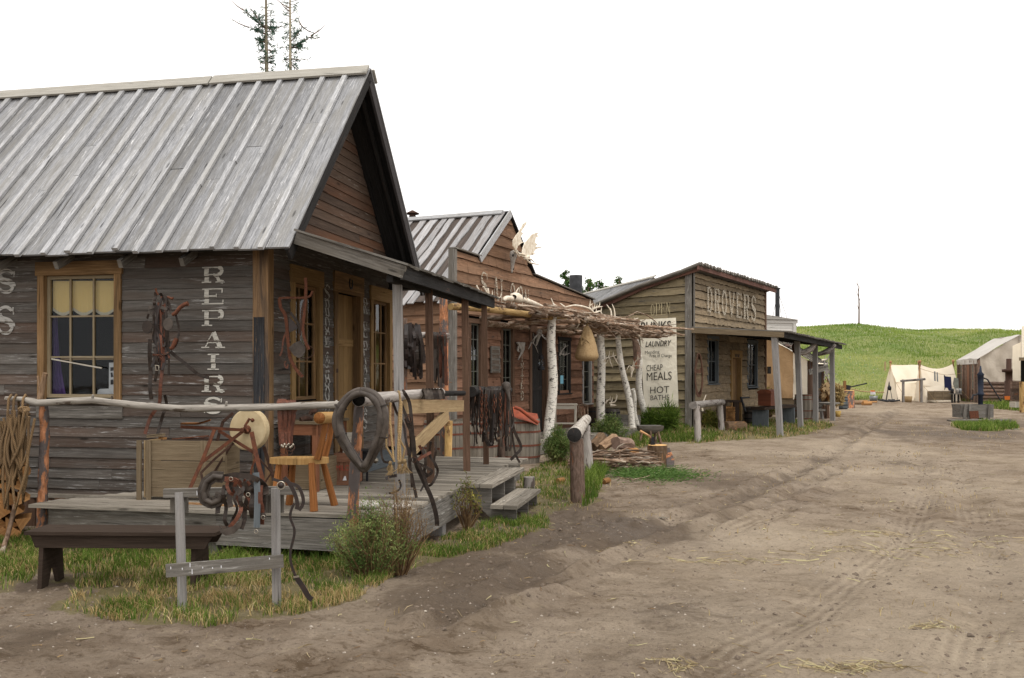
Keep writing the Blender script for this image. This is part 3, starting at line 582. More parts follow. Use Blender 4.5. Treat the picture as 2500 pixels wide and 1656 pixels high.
def stones(name, k, x, y, s, mat):
    base = np.array([[1, 0, 0], [0, 1, 0], [-1, 0, 0], [0, -1, 0], [0, 0, .7], [.6, .6, .35], [-.6, .55, .3]]); fc = np.array([[0, 5, 4], [5, 1, 4], [1, 6, 4], [6, 2, 4], [2, 3, 4], [3, 0, 4], [0, 1, 5], [1, 2, 6]])
    a = rng.uniform(0, 6.28, k); jj = rng.uniform(.6, 1.3, (k, 7, 3)); p = base[None]*jj*s[:, None, None]; c_, s_ = np.cos(a)[:, None], np.sin(a)[:, None]
    v = np.stack([p[..., 0]*c_-p[..., 1]*s_+x[:, None], p[..., 0]*s_+p[..., 1]*c_+y[:, None], p[..., 2]+ground_z(x, y)[:, None]-s[:, None]*.1], -1)
    i = (np.arange(k)*7)[:, None, None]+fc[None]; return fast_mesh(name, v.reshape(-1, 3), [i.reshape(-1, 3)], mat, rng.random(k*8))
x = rng.uniform(-4, 10, 5200); y = 5+rng.random(5200)**1.5*18; mk = fbm(x*1.2, y*1.2, 3, 19) > .42; x, y = x[mk], y[mk]; tag(stones('gravel', len(x), x, y, np.minimum(rng.exponential(.0042, len(x)), .012)+.003, M['pebble']), kind='stuff')
x = rng.uniform(-4, 9, 26000); y = 5+rng.random(26000)**1.4*16; mmm = np.zeros(len(x))
for c_, r_, a_ in MUD: mmm = np.maximum(mmm, a_*np.exp(-((x-c_.x)**2+(y-c_.y)**2)/(r_*r_)))
for L, wd, dp in RUTS: mmm = np.maximum(mmm, dp*16*np.exp(-(seg_dist(x, y, L)/(wd*1.8))**2))
mk = (rng.random(len(x)) < mmm*.9+.05); x, y = x[mk], y[mk]; tag(stones('mud_clods', len(x), x, y, np.minimum(rng.exponential(.009, len(x)), .024)+.004, M['clod']), kind='stuff')
# ================================================================ building helpers
def siding(mb, Pf, a0, a1, z0, z1, exp, ops=(), ztop=None, jit=0.0, th=.018, joint=(2.0, 4.5), tilt=0.0, seed=1, gapj=0.0, seglen=.35):
    """horizontal boards on a wall. Pf(a, z, d) -> point (a along the wall, d out of it); ops = openings (a0,a1,z0,z1)"""
    rs = random.Random(seed); z = z0
    while z < z1-.005:
        e = exp*(1+(rs.random()-.5)*.5*(jit > 0)); zt = min(z+e, z1) if ztop is None else z+e; iv = [(a0, a1)]
        for (p, q_, b0, b1) in ops:
            zm = (z+zt)/2+tilt*0
            if b0 < zm < b1:
                nv = []
                for (s0, s1) in iv:
                    if q_ <= s0 or p >= s1: nv.append((s0, s1)); continue
                    if p > s0: nv.append((s0, p))
                    if q_ < s1: nv.append((q_, s1))
                iv = nv
        for (s0, s1) in iv:
            if ztop is not None:        # clip to the sloping top of the wall
                k = 60; xs = [s0+(s1-s0)*i/k for i in range(k+1)]; ok = [x for x in xs if ztop(x) > z+e*.05]
                if len(ok) < 2: continue
                s0, s1 = ok[0], ok[-1]
            c = s0
            while c < s1-.02:
                d = min(s1, c+rs.uniform(*joint)); 
                if s1-d < .35: d = s1
                t = rs.random(); ns = max(1, int((d-c)/seglen)) if jit else (max(2, int((d-c)/.10)) if ztop is not None else 1); ou, ov = rs.random()*50, rs.random()*50
                low, mid, top = [], [], []; db = rs.random()*th*.25; amp = jit*(.4+rs.random()*1.2); ph = rs.random()*9
                for i in range(ns+1):
                    x = c+(d-c)*i/ns; zz = z+tilt*(x-a0)*((z-z0)/max(.1, (z1-z0))) if tilt else z
                    wv = amp*(math.sin(x*1.2+ph)+.45*math.sin(x*3.3+ph*2)+(rs.random()-.5)*.8) if jit else 0
                    zl = zz-.012+wv*.5+gapj*rs.random()*rs.random()*(jit > 0); zh = zz+(zt-z)+(.012 if not jit else -.002-.028*rs.random()*rs.random()*(1 if gapj else .6))
                    if ztop is not None: zh = min(zh, max(zl+.01, ztop(x)))
                    low.append((x, zl)); top.append((x, zh))
                for i in range(ns):
                    (x0, l0), (x1, l1) = low[i], low[i+1]; h0, h1 = top[i][1], top[i+1][1]; dj0 = db+th*(1+(rs.random()-.5)*.3*(jit > 0)); 
                    A = Pf(x0, l0, dj0); B = Pf(x1, l1, dj0); C_ = Pf(x1, h1, .004); D = Pf(x0, h0, .004); E = Pf(x0, l0, 0); Fp = Pf(x1, l1, 0)
                    mb.face([A, B, C_, D], [(ou+x0, ov), (ou+x1, ov), (ou+x1, ov+e), (ou+x0, ov+e)], t)
                    mb.face([E, Fp, B, A], [(ou+x0, ov-.02), (ou+x1, ov-.02), (ou+x1, ov), (ou+x0, ov)], t)
                    if i == 0: mb.face([E, A, D], [(0, 0)]*3, t)
                    if i == ns-1: mb.face([Fp, C_, B], [(0, 0)]*3, t)
                c = d+.004
        z = zt if ztop is None else z+e
def wall_back(mb, Pf, a0, a1, z0, z1, ops=(), ztop=None, d=-.01, k=40):
    """dark backing behind the boards, left open at the openings"""
    xs = sorted(set([a0+(a1-a0)*i/k for i in range(k+1)]+[x for o_ in ops for x in o_[:2]]))
    for x0, x1 in zip(xs[:-1], xs[1:]):
        zs = [z0]+[]; xm = (x0+x1)/2; cuts = sorted([(o_[2], o_[3]) for o_ in ops if o_[0] < xm < o_[1]]); lo = z0; t0 = ztop(x0) if ztop else z1; t1 = ztop(x1) if ztop else z1
        for c0, c1 in cuts:
            if c0 > lo: mb.face([Pf(x0, lo, d), Pf(x1, lo, d), Pf(x1, c0, d), Pf(x0, c0, d)], [(0, 0)]*4)
            lo = c1
        mb.face([Pf(x0, lo, d), Pf(x1, lo, d), Pf(x1, t1, d), Pf(x0, t0, d)], [(0, 0)]*4)
def wrect(mb, Pf, a0, a1, z0, z1, d0, d1, t=None):
    """box on a wall between depths d0 and d1"""
    t = random.random() if t is None else t; c = [[Pf(a, z, d) for a, z in ((a0, z0), (a1, z0), (a1, z1), (a0, z1))] for d in (d0, d1)]
    ou, ov = random.random()*40, random.random()*40; hor = abs(a1-a0) > abs(z1-z0); W, H = abs(a1-a0), abs(z1-z0); D = abs(d1-d0)
    def uvq(w_, h_, hz): return [(ou, ov), (ou+w_, ov), (ou+w_, ov+h_), (ou, ov+h_)] if hz else [(ou, ov), (ou, ov+w_), (ou+h_, ov+w_), (ou+h_, ov)]
    b, f = c; mb.face(f, uvq(W, H, hor), t); mb.face(b[::-1], uvq(W, H, hor), t)
    mb.face([b[0], b[1], f[1], f[0]], uvq(W, D, True), t); mb.face([f[3], f[2], b[2], b[3]], uvq(W, D, True), t)
    mb.face([b[1], b[2], f[2], f[1]], uvq(H, D, True), t); mb.face([f[0], f[3], b[3], b[0]], uvq(H, D, True), t)
def window(par, Pf, a0, a1, z0, z1, cols, rows, fm, sm, trim=.09, head=.16, sill=True, name='window', mw=.022, dep=.05, label=None, rails=None):
    """trimmed window: frame > sash, pane"""
    mb = MB(); wrect(mb, Pf, a0-trim, a0, z0-.02, z1, -.06, .036); wrect(mb, Pf, a1, a1+trim, z0-.02, z1, -.06, .036)
    wrect(mb, Pf, a0-trim-.02, a1+trim+.02, z1+.001, z1+head, -.02, .045)
    if sill: wrect(mb, Pf, a0-trim-.03, a1+trim+.03, z0-.06, z0-.0215, -.06, .07)
    fo = mb.build(name, fm, par)
    if label: fo['label'] = label
    mb = MB(); bw = .04; d0, d1 = -.055, -.02
    wrect(mb, Pf, a0+.001, a0+bw, z0, z1-.001, d0, d1); wrect(mb, Pf, a1-bw, a1-.001, z0, z1-.001, d0, d1); wrect(mb, Pf, a0+bw, a1-bw, z1-bw, z1-.001, d0, d1); wrect(mb, Pf, a0+bw, a1-bw, z0, z0+bw, d0, d1)
    for i in range(1, cols): x = a0+(a1-a0)*i/cols; wrect(mb, Pf, x-mw/2, x+mw/2, z0+bw, z1-bw, d0+.004, d1-.003)
    for i, zz in enumerate(rails or [z0+(z1-z0)*k/rows for k in range(1, rows)]):
        hw = mw*(1.7 if rails and i == 0 else 1); wrect(mb, Pf, a0+bw, a1-bw, zz-hw/2, zz+hw/2, d0+.006, d1-.006)
    mb.build('sash', sm, fo)
    mb = MB(); mb.face([Pf(a0, z0, -.04), Pf(a1, z0, -.04), Pf(a1, z1, -.04), Pf(a0, z1, -.04)], [(0, 0), (1, 0), (1, 1), (0, 1)]); mb.build('pane', M['glass'], fo)
    return fo
# stroke lettering: ribbons that lie on the boards
def arc(cx, cy, rx, ry, a0, a1, k=10): return [(cx+rx*math.cos(R(a0+(a1-a0)*i/k)), cy+ry*math.sin(R(a0+(a1-a0)*i/k))) for i in range(k+1)]
TK, TN = .26, .07
def slab(x0, x1, y): return ([(x0, y), (x1, y)], TN)
def bowl(x, y0, y1, x1): cy = (y0+y1)/2; r = (y1-y0)/2; return [([(x, y1-.03)]+[(x1-.22, y1-.03)], TN), (arc(x1-.22, cy, .16, r-.03, 90, -90), .20), ([(x, y0+.03), (x1-.22, y0+.03)], TN)]
SER = {
 'R': [([(.22, 0), (.22, 1)], TK), slab(.02, .42, .03), slab(.02, .22, .97)]+bowl(.22, .48, 1, .92)+[([(.5, .5), (.66, .38), (.74, .1), (.92, .03)], .18), slab(.6, .98, .03)],
 'E': [([(.22, 0), (.22, 1)], TK), slab(.02, .9, .03), slab(.02, .88, .97), slab(.22, .66, .52), ([(.64, .38), (.64, .66)], .07), ([(.87, .72), (.87, 1)], .08), ([(.90, 0), (.90, .28)], .08)],
 'P': [([(.22, 0), (.22, 1)], TK), slab(.02, .46, .03), slab(.02, .22, .97)]+bowl(.22, .42, 1, .94),
 'A': [([(.16, .03), (.48, 1)], TN), ([(.5, 1), (.80, .03)], TK), ([(.26, .34), (.7, .34)], .06), slab(0, .34, .03), slab(.60, 1.0, .03)],
 'I': [([(.5, 0), (.5, 1)], TK), slab(.26, .74, .03), slab(.26, .74, .97)],
 'S': [([(.84, .70), (.84, .97)], .06), (arc(.5, .74, .30, .23, 20, 180, 10), .13), (arc(.5, .74, .30, .23, 180, 250, 5)+arc(.5, .26, .30, .23, 70, 0, 5), .25), (arc(.5, .26, .30, .23, 0, -160, 10), .13), ([(.14, .03), (.14, .30)], .06)],
 'H': [([(.24, 0), (.24, 1)], .2), ([(.76, 0), (.76, 1)], .2), slab(.24, .76, .5), slab(.06, .42, .03), slab(.06, .42, .97), slab(.58, .94, .03), slab(.58, .94, .97)],
 'O': [(arc(.5, .5, .34, .46, 0, 360, 22), .19)],
 'B': [([(.22, 0), (.22, 1)], .22), slab(.04, .22, .03), slab(.04, .22, .97)]+bowl(.22, .52, 1, .86)+bowl(.22, 0, .52, .94),
 '&': [(arc(.46, .76, .2, .2, -60, 240, 12)+[(.86, .02)], .11), (arc(.42, .26, .30, .24, 60, 300, 12)+[(.9, .5)], .10)],
 'T': [([(.5, 0), (.5, 1)], .22), slab(.06, .94, .96), ([(.08, .72), (.08, 1)], .08), ([(.92, .72), (.92, 1)], .08), slab(.3, .7, .03)],
 'L': [([(.26, 0), (.26, 1)], .22), slab(.06, .9, .03), slab(.06, .46, .97), ([(.88, 0), (.88, .28)], .08)],
 'N': [([(.2, 0), (.2, 1)], .13), ([(.2, 1), (.8, 0)], .2), ([(.8, 0), (.8, 1)], .13)],
 'D': [([(.22, 0), (.22, 1)], .22), ([(.22, .97), (.5, .97)], TN*1.6), (arc(.5, .5, .36, .46, 90, -90, 12), .2), ([(.22, .03), (.5, .03)], TN*1.6)],
 'V': [([(.1, 1), (.5, 0)], .2), ([(.5, 0), (.9, 1)], .14)],
 'M': [([(.12, 0), (.12, 1)], .12), ([(.12, 1), (.5, .2)], .18), ([(.5, .2), (.88, 1)], .12), ([(.88, 0), (.88, 1)], .18)],
 'C': [(arc(.52, .5, .36, .45, 50, 310, 16), .19)],
 'G': [(arc(.52, .5, .36, .45, 50, 350, 16), .19), ([(.56, .42), (.9, .42)], .09)],
}
def letter(mb, ch, Pf, ac, zc, w, h, dfn, step=.02, flip=1, k=1.0):
    for pts, wd in SER[ch]:
        dens = []
        for (x0, y0), (x1, y1) in zip(pts[:-1], pts[1:]):
            L = math.hypot((x1-x0)*w, (y1-y0)*h); m_ = max(1, int(L/step)); dens += [(x0+(x1-x0)*i/m_, y0+(y1-y0)*i/m_) for i in range(m_)]
        dens.append(pts[-1]); wd = wd*min(w, h*1.2)*k; rows = []
        for i, (x, y) in enumerate(dens):
            xa, ya = dens[max(0, i-1)]; xb, yb = dens[min(len(dens)-1, i+1)]; dx, dy = (xb-xa)*w, (yb-ya)*h; L = math.hypot(dx, dy) or 1; nx, ny = -dy/L, dx/L
            px, py = (x-.5)*w, (y-.5)*h; nn = max(2, int(wd/step)+1); row = []
            for j in range(nn+1):
                q = (j/nn-.5)*wd; a, z = ac+flip*(px+nx*q), zc+py+ny*q; row.append((Pf(a, z, dfn(z)), (a*1.0, z*1.0)))
            rows.append(row)
        for r0, r1 in zip(rows[:-1], rows[1:]):
            for j in range(min(len(r0), len(r1))-1): mb.face([r0[j][0], r0[j+1][0], r1[j+1][0], r1[j][0]], [r0[j][1], r0[j+1][1], r1[j+1][1], r1[j][1]])
def text_mesh(body, size, pos, xdir, mat, par, name='lettering', sx=1.0, bold=0.0, shear=0.0, align='CENTER', updir=Z):
    cu = bpy.data.curves.new('t', 'FONT'); cu.body = body; cu.size = size; cu.offset = bold; cu.align_x = align; cu.shear = shear; cu.fill_mode = 'FRONT'; cu.resolution_u = 4
    ob = bpy.data.objects.new('t', cu); col.objects.link(ob); bpy.context.view_layer.update(); dg = bpy.context.evaluated_depsgraph_get(); me = bpy.data.meshes.new_from_object(ob.evaluated_get(dg)); bpy.data.objects.remove(ob); bpy.data.curves.remove(cu)
    me.name = name; x = Vector(xdir).normalized(); up = Vector(updir); nrm = x.cross(up)
    org = Vector((0, 0, 0)); q = par
    while q is not None: org = org+q.location; q = q.parent
    for v in me.vertices: v.co = Vector(pos)+x*v.co.x*sx+up*v.co.y-org
    me.materials.clear(); me.materials.append(mat); me.update(); o = bpy.data.objects.new(name, me); col.objects.link(o); o.parent = par; return o
# ================================================================ plants
def leaves(c, d, L, W, rs=rng):
    """narrow leaf quads at centres c pointing along d"""
    k = len(c); d = d/np.maximum(np.linalg.norm(d, axis=1, keepdims=True), 1e-6); r_ = rs.normal(size=(k, 3)); s_ = np.cross(d, r_); s_ /= np.maximum(np.linalg.norm(s_, axis=1, keepdims=True), 1e-6)
    L = np.broadcast_to(L, (k,))[:, None]; W = np.broadcast_to(W, (k,))[:, None]
    return np.stack([c, c+d*L*.5+s_*W/2, c+d*L, c+d*L*.5-s_*W/2], 1)
def leaf_obj(name, v, t, mat, parent, org):
    i = np.arange(len(v))*4; o_ = fast_mesh(name, v.reshape(-1, 3)-np.array(org), [np.stack([i, i+1, i+2, i+3], -1)], mat, t); o_.parent = parent; return o_
def bush(name, label, c, h, rx, ry, nst, nlv, mat='shrub', L=.03, W=.009, spread=.6, cat='bush', low=.15, twig=True, group=None, seed=0, lean=(0, 0), stem_mat='drytwig', dry=0.0):
    rs = random.Random(seed+5); r_ = np.random.default_rng(seed+5); c = Vector(c); bs = thing(name, label, cat, c, group); mb = MB(); tips = []
    for i in range(nst):
        a = rs.random()*6.283; q = rs.random()**.6; hh = h*(1-.55*q*q)*rs.uniform(.72, 1.08); tx, ty = math.cos(a)*rx*q+lean[0]*hh, math.sin(a)*ry*q+lean[1]*hh; b_ = c+Vector((math.cos(a)*rx*.25*q, math.sin(a)*ry*.25*q, 0))
        m_ = b_.lerp(c+Vector((tx, ty, hh)), .5)+Vector((rs.gauss(0, .09*h), rs.gauss(0, .07*h), hh*.10)); e = c+Vector((tx, ty, hh)); pts = [b_, m_, e]; tips.append(pts)
        if twig: mb.tube(pts, [h*.006, h*.0045, h*.0015], 4, t=rs.random())
    if twig: mb.build('stem', M[stem_mat], bs)['kind'] = 'stuff'
    T = np.array([[list(p) for p in t_] for t_ in tips]); i = r_.integers(0, nst, nlv); q = r_.uniform(low, 1.0, nlv)**.8; A, B_, C_ = T[i, 0], T[i, 1], T[i, 2]; q = q[:, None]
    p = A*(1-q)**2+2*B_*q*(1-q)+C_*q**2; p = p+r_.normal(0, h*.05, (nlv, 3)); d = (C_-A)*.5+r_.normal(0, h*.55, (nlv, 3)); clump = fbm(p[:, 0]*7+seed, p[:, 2]*7+p[:, 1]*5, 2, 3)
    leaf_obj('foliage', leaves(p, d, L*r_.uniform(.6, 1.3, nlv), W), np.clip(r_.normal(.4, .2, nlv)+(clump-.5)*1.2+dry, 0, 1), M[mat], bs, c)['kind'] = 'stuff'; return bs
def tree(name, label, base, h, crown_r, crown_h, nb, nlv, L=.12, W=.07, mat='treeleaf', seed=0, group=None, trunk_r=.12):
    rs = random.Random(seed); r_ = np.random.default_rng(seed); base = Vector(base); tr = thing(name, label, 'tree', base, group)
    mb = MB(); top = base+Z*h*.93; mb.tube([base-Z*.1, base+Vector((.05, 0, h*.4)), top], [trunk_r, trunk_r*.7, trunk_r*.15], 8, lump=.05); trn = mb.build('trunk', M['brown_bark'], tr); mb = MB(); pc = []
    for i in range(nb):
        z = h-crown_h+crown_h*(i+.5)/nb; a = rs.random()*6.283; q = (z-(h-crown_h))/crown_h; rr_ = crown_r*math.sin(math.pi*(.15+.8*q))*rs.uniform(.6, 1.1); s0 = base+Z*(z-.15*crown_h*(1-q)); e = base+Vector((math.cos(a)*rr_, math.sin(a)*rr_, z+rs.uniform(.0, .12)*crown_h)); mb.tube([s0, s0.lerp(e, .5)+Z*.1, e], [trunk_r*.3, trunk_r*.2, trunk_r*.05], 5); pc.append((s0, e))
    mb.build('limb', M['brown_bark'], tr)['kind'] = 'stuff'; A = np.array([list(a) for a, b in pc]); B_ = np.array([list(b) for a, b in pc]); i = r_.integers(0, nb, nlv); q = r_.uniform(.35, 1.08, nlv)[:, None]; p = A[i]*(1-q)+B_[i]*q+r_.normal(0, crown_r*.13, (nlv, 3))
    leaf_obj('crown', leaves(p, r_.normal(size=(nlv, 3)), L*r_.uniform(.6, 1.3, nlv), W), np.clip(r_.normal(.4, .2, nlv)+(fbm(p[:, 0]*2, p[:, 2]*2, 2, 9)-.5), 0, 1), M[mat], tr, base)['kind'] = 'stuff'; return tr
# ================================================================ repair shop (nearest building)
def onA(u, v, s):  # pixel on a plane parallel to the shop's side wall
    o = B1.o_at(u, s); return B1(o, s, B1.z_at(v, o, s))
def onB(u, v, o):  # pixel on a plane parallel to the shop's street front
    s = B1.s_at(u, o); return B1(o, s, B1.z_at(v, o, s))
def z1(x, y): return x/3.1357, 560+y/3.1357
def z2(x, y): return x/2.6133, 940+y/2.6133
def z3(x, y): return 380+x/2.6133, 940+y/2.6133
def z4(x, y): return 800+x/3.1357, 900+y/3.1357
def z5(x, y): return 600+x/3.1354, 540+y/3.1354
DZ = .45; EXP = .118; WT = 3.16
PA = lambda a, z, d: B1(a, -d, z)
PB = lambda a, z, d: B1(d, a, z)
shop = thing('repair_shop', 'weathered grey-brown clapboard repair shop with a steep silver board roof, nearest the camera', 'building', B1(0, 0, 0))
oa = [B1.o_at(z1(x, 0)[0]) for x in (350, 885)]
za = [B1.z_at(z1(0, y)[1], (oa[0]+oa[1])/2, 0) for y in (1290, 352)]
EZ, RZ, ES, RS = 3.04, 5.64, -.40, 1.975; SL = (RZ-EZ)/(RS-ES)
roof_at = lambda s: EZ+SL*(s-ES) if s < RS else RZ-SL*(s-RS)
mb = MB(); opA = [(oa[0], oa[1], za[0], za[1])]
def parts(name, mat, par, L):
    for a in L: mb = MB(); mb.beam(*a); mb.build(name, mat, par)
siding(mb, PA, -6.2, -.09, .33, 3.2, EXP, [(oa[0]-.09, oa[1]+.09, za[0]-.02, za[1]+.1)], seed=3)
mb.build('side_wall', M['siding'], shop)
W1 = [B1.s_at(z5(x, 0)[0]) for x in (362, 545)]; W2 = [B1.s_at(z5(x, 0)[0]) for x in (962, 1088)]; DR = [B1.s_at(z5(x, 0)[0]) for x in (690, 862)]
wz0 = B1.z_at(978, 0, W1[0]); wz1 = B1.z_at(z5(0, 470)[1], 0, W1[0]); dz1 = B1.z_at(z5(0, 560)[1], 0, (DR[0]+DR[1])/2)
opB = [(W1[0]-.09, W1[1]+.09, wz0-.02, wz1+.1), (DR[0]-.09, DR[1]+.09, DZ-.1, dz1+.1), (W2[0]-.09, W2[1]+.09, wz0-.02, wz1+.1)]
mb = MB(); siding(mb, PB, .10, 3.92, .33, 3.3, EXP, opB, seed=5); mb.build('front_wall', M['siding'], shop)
mb = MB(); siding(mb, PB, -.1, 4.05, 3.3, 5.6, EXP, ztop=lambda s: roof_at(s)-.10, seed=8); mb.build('gable_wall', M['gable'], shop)
mb = MB(); siding(mb, lambda a, z, d: B1(a, 3.95+d, z), -6.2, 0, .33, 3.2, EXP, seed=9); mb.build('far_side_wall', M['siding'], shop)
mb = MB(); wall_back(mb, PA, -6.2, 0, .3, 3.1, [opA[0]]); wall_back(mb, PB, 0, 3.95, .3, 5.6, [(W1[0], W1[1], wz0, wz1), (DR[0], DR[1], .3, dz1), (W2[0], W2[1], wz0, wz1)], ztop=lambda s: roof_at(s)-.12)
for s in (.45, 3.94): mb.face([B1(-6.2, s, .3), B1(-.3, s, .3), B1(-.3, s, 3.3), B1(-6.2, s, 3.3)], [(0, 0)]*4)
mb.face([B1(-.3, .3, .3), B1(-.3, 3.9, .3), B1(-.3, 3.9, 3.3), B1(-.3, .3, 3.3)], [(0, 0)]*4); mb.face([B1(-6.2, 0, .3), B1(0, 0, .3), B1(0, 3.95, .3), B1(-6.2, 3.95, .3)], [(0, 0)]*4)
mb.face([B1(-6.2, -.1, 3.2), B1(0, -.1, 3.2), B1(0, 4, 3.2), B1(-6.2, 4, 3.2)], [(0, 0)]*4); mb.build('inner_wall', M['inner'], shop)
# corner boards
mb = MB(); o0 = B1.o_at(620); wrect(mb, PA, o0, .028, .3, 3.12, 0, .028); mb.build('corner_board', M['cornerb'], shop)
mb = MB(); wrect(mb, PB, .0, .105, .3, 3.12, 0, .0265); mb.build('corner_board', M['trim'], shop)['label'] = 'amber corner board on the street front'
mb = MB(); mb.box(B1(o0+.075, -.0315, 1.35), .125, .006, 2.0, B1); mb.build('charred_panel', wood('black_stained_board', (.018, .018, .020), (.075, .078, .084), (.035, .034, .035), (.20, .13, .08), .25, vary=.1), shop)
# side window
wf = window(shop, PA, oa[0], oa[1], za[0], za[1], 3, 3, M['trim'], M['sash'], trim=.085, head=.155, mw=.020, label='amber framed side window with nine panes and a yellow blind')
mb = MB(); wrect(mb, PA, oa[0]-.10, oa[1]+.10, za[0]-.23, za[0]-.09, 0, .034); mb.build('apron_board', M['fascia'], wf)
def wpt(x, y, s=.075): return onA(*z1(x, y), s)
mb = MB(); nsc = 72; row0, row1, row2 = [], [], []
for i in range(nsc+1):
    x = 405+(880-405)*i/nsc; sc = abs(math.sin((x-405)/158*math.pi)); row0.append(wpt(x, 395)); row1.append(wpt(x, 600+38*sc)+Vector((0, .004*math.sin(i), 0))); row2.append(wpt(x, 622+40*sc))
mb.grid([row0, row1], lambda i, j: (j*.02, i*.5), .5, False); mb.build('blind', M['blind'], wf)
mb = MB(); mb.grid([[p+Vector((0, -.003, 0)) for p in row1], [p+Vector((0, -.003, 0)) for p in row2]], lambda i, j: (j*.02, i*.02), .5, False); mb.build('blind_fringe', M['fringe'], wf)
mb = MB(); rows = []
for y in range(0, 14):
    q = y/13; yy = 660+q*630; xr = 440+70*q**2; rows.append([wpt(395+(xr-395)*k/12, yy, .10+.012*math.sin(k*1.9+q*2)) for k in range(13)])
mb.grid(rows, lambda i, j: (i*.1, j*.03)); mb.build('curtain', M['purple'], wf)
mb = MB(); mb.prism([wpt(*p, .10) for p in ((835, 1022), (872, 1020), (875, 1262), (745, 1262), (748, 1232), (765, 1222), (833, 1220))], (0, 1, 0), .004); mb.build('display_card', M['paper'], wf)
mb = MB()
for p in (((845, 1058), (868, 1056), (868, 1082), (845, 1086)), ((846, 1098), (860, 1096), (867, 1130), (850, 1134)), ((846, 1152), (867, 1150), (867, 1188), (846, 1190))): mb.prism([wpt(*q, .0975) for q in p], (0, 1, 0), .002)
mb.build('display_card_mark', M['cutout'], wf)
mb = MB(); mb.beam(onA(*z1(395, 993), -.01), onA(*z1(780, 1063), -.012), .015, .012, (0, -1, 0)); mb.build('loose_slat', M['white_wood'], wf)
mb = MB(); mb.beam(wpt(470, 992, .06), wpt(872, 988, .06), .03, .028, (0, -1, 0)); mb.build('meeting_rail', M['new'], wf)
# front windows and door
for a, b_ in (W1, W2):
    f = window(shop, PB, a, b_, wz0, wz1, 3, 3, M['trim_dark'], M['trim'], trim=.10, head=.20, mw=.02)
    mb = MB(); rows = [[PB(a+(b_-a)*k/16, z, -.12+.012*math.sin(k*2.3)) for k in range(17)] for z in (wz0, wz1)]; mb.grid(rows, lambda i, j: (i*1.2, j*.05)); mb.build('curtain', plain('mustard_curtain', (.13, .085, .02), (.08, .05, .012), .9, 5), f)
mb = MB(); a, b_ = DR; wrect(mb, PB, a-.11, a, DZ-.1, dz1, -.14, .036); wrect(mb, PB, b_, b_+.10, DZ-.1, dz1, -.14, .036); wrect(mb, PB, a-.13, b_+.12, dz1+.001, dz1+.26, -.02, .042); wrect(mb, PB, a, b_, DZ-.1, DZ+.03, -.14, .05)
dfm = mb.build('door_frame', M['trim'], shop)
mb = MB(); k = 5
for i in range(k): wrect(mb, PB, a+.004+(b_-a-.008)*i/k, a+.002+(b_-a-.008)*(i+1)/k-.004, DZ+.035, dz1-.004, -.12, -.085)
dl = mb.build('door', M['trim_dark'], shop); 
for zz in (1.35, 2.1): mb = MB(); wrect(mb, PB, a+.02, b_-.02, zz, zz+.1, -.084, -.065); mb.build('ledge', M['trim_dark'], dl)
mb = MB(); mb.lathe(PB(b_-.1, 1.45, -.05), [(.0, 0), (.02, .01), (.028, .035), (0, .06)], 10, axis=B1.r+(0,)); mb.build('handle', M['iron'], dl)
for zz in (1.35, 1.75): mb = MB(); wrect(mb, PB, a-.075, a-.015, zz, zz+.05, .036, .040); mb.build('hinge', M['rust_dark'], dfm)
# roof: boards and battens
rr = random.Random(4)
def slope_pt(o, q, side, lift):       # q 0 at the eave, 1 at the ridge
    s = ES+(RS-ES)*q if side == 0 else (2*RS-ES)-(RS-ES)*q; n_ = Vector((0, 0, 1))*math.cos(math.atan(SL))+Vector((B1.d[0], B1.d[1], 0))*(-1 if side == 0 else 1)*math.sin(math.atan(SL))
    return B1(o, s, EZ+(RZ-EZ)*q)+n_*lift, n_
for side in (0, 1):
    mb = MB(); bt = MB(); o = .455; i = 0
    while o > -6.4:
        wd = .29*(1+(rr.random()-.5)*.12); cuts = [0, 1] if rr.random() < .7 else [0, rr.uniform(.25, .75), 1]
        for q0, q1 in zip(cuts[:-1], cuts[1:]):
            a, n_ = slope_pt(o-wd/2, q0-(.012*rr.random() if q0 == 0 else -.002), side, .012+rr.random()*.008); b_, _ = slope_pt(o-wd/2, q1, side, .012+rr.random()*.008); mb.beam(a, b_, wd-.004, .022, n_, jit=.002, seg=3)
        if i: 
            cc = [0, 1] if rr.random() < .45 else [0, rr.uniform(.3, .7), 1]
            for q0, q1 in zip(cc[:-1], cc[1:]):
                a, n_ = slope_pt(o+(rr.random()-.5)*.02, q0-(.02*rr.random() if q0 == 0 else -.001), side, .050+rr.random()*.004); b_, _ = slope_pt(o+(rr.random()-.5)*.03, q1-.02*(q1 == 1), side, .050+rr.random()*.004); bt.beam(a, b_, .058+rr.random()*.015, .036, n_, jit=.003, seg=4)
        o -= wd; i += 1
    rf = mb.build('roof', M['roof'], shop); bt.build('batten', M['batten'], rf)
    mb = MB(); a, n_ = slope_pt(.40, .0, side, -.05); 
    for o in (.425,): a, n_ = slope_pt(o, -.01, side, -.065); b_, _ = slope_pt(o, .985, side, -.065); mb.beam(a, b_, .035, .14, n_)
    mb.build('bargeboard', M['post_dark'] if side == 0 else wood('dark_bargeboard', (.02, .019, .02), (.09, .085, .085), (.05, .045, .045)), rf)
    parts('rafter', M['post_dark'], rf, [(slope_pt(o, .03, side, -.065)[0], slope_pt(o, .98, side, -.065)[0], .045, .09, n_) for o in np.arange(.28, -6.2, -.62)])
    mb = MB(); a, n_ = slope_pt(-2.9, 0.0, side, -.012); b_, _ = slope_pt(-2.9, .99, side, -.012); mb.beam(a, b_, 6.68, .012, n_); mb.build('roof_shade_sheet', M['post_dark'], rf)  # dark sheet added under the boards; its colour gives the underside its shade
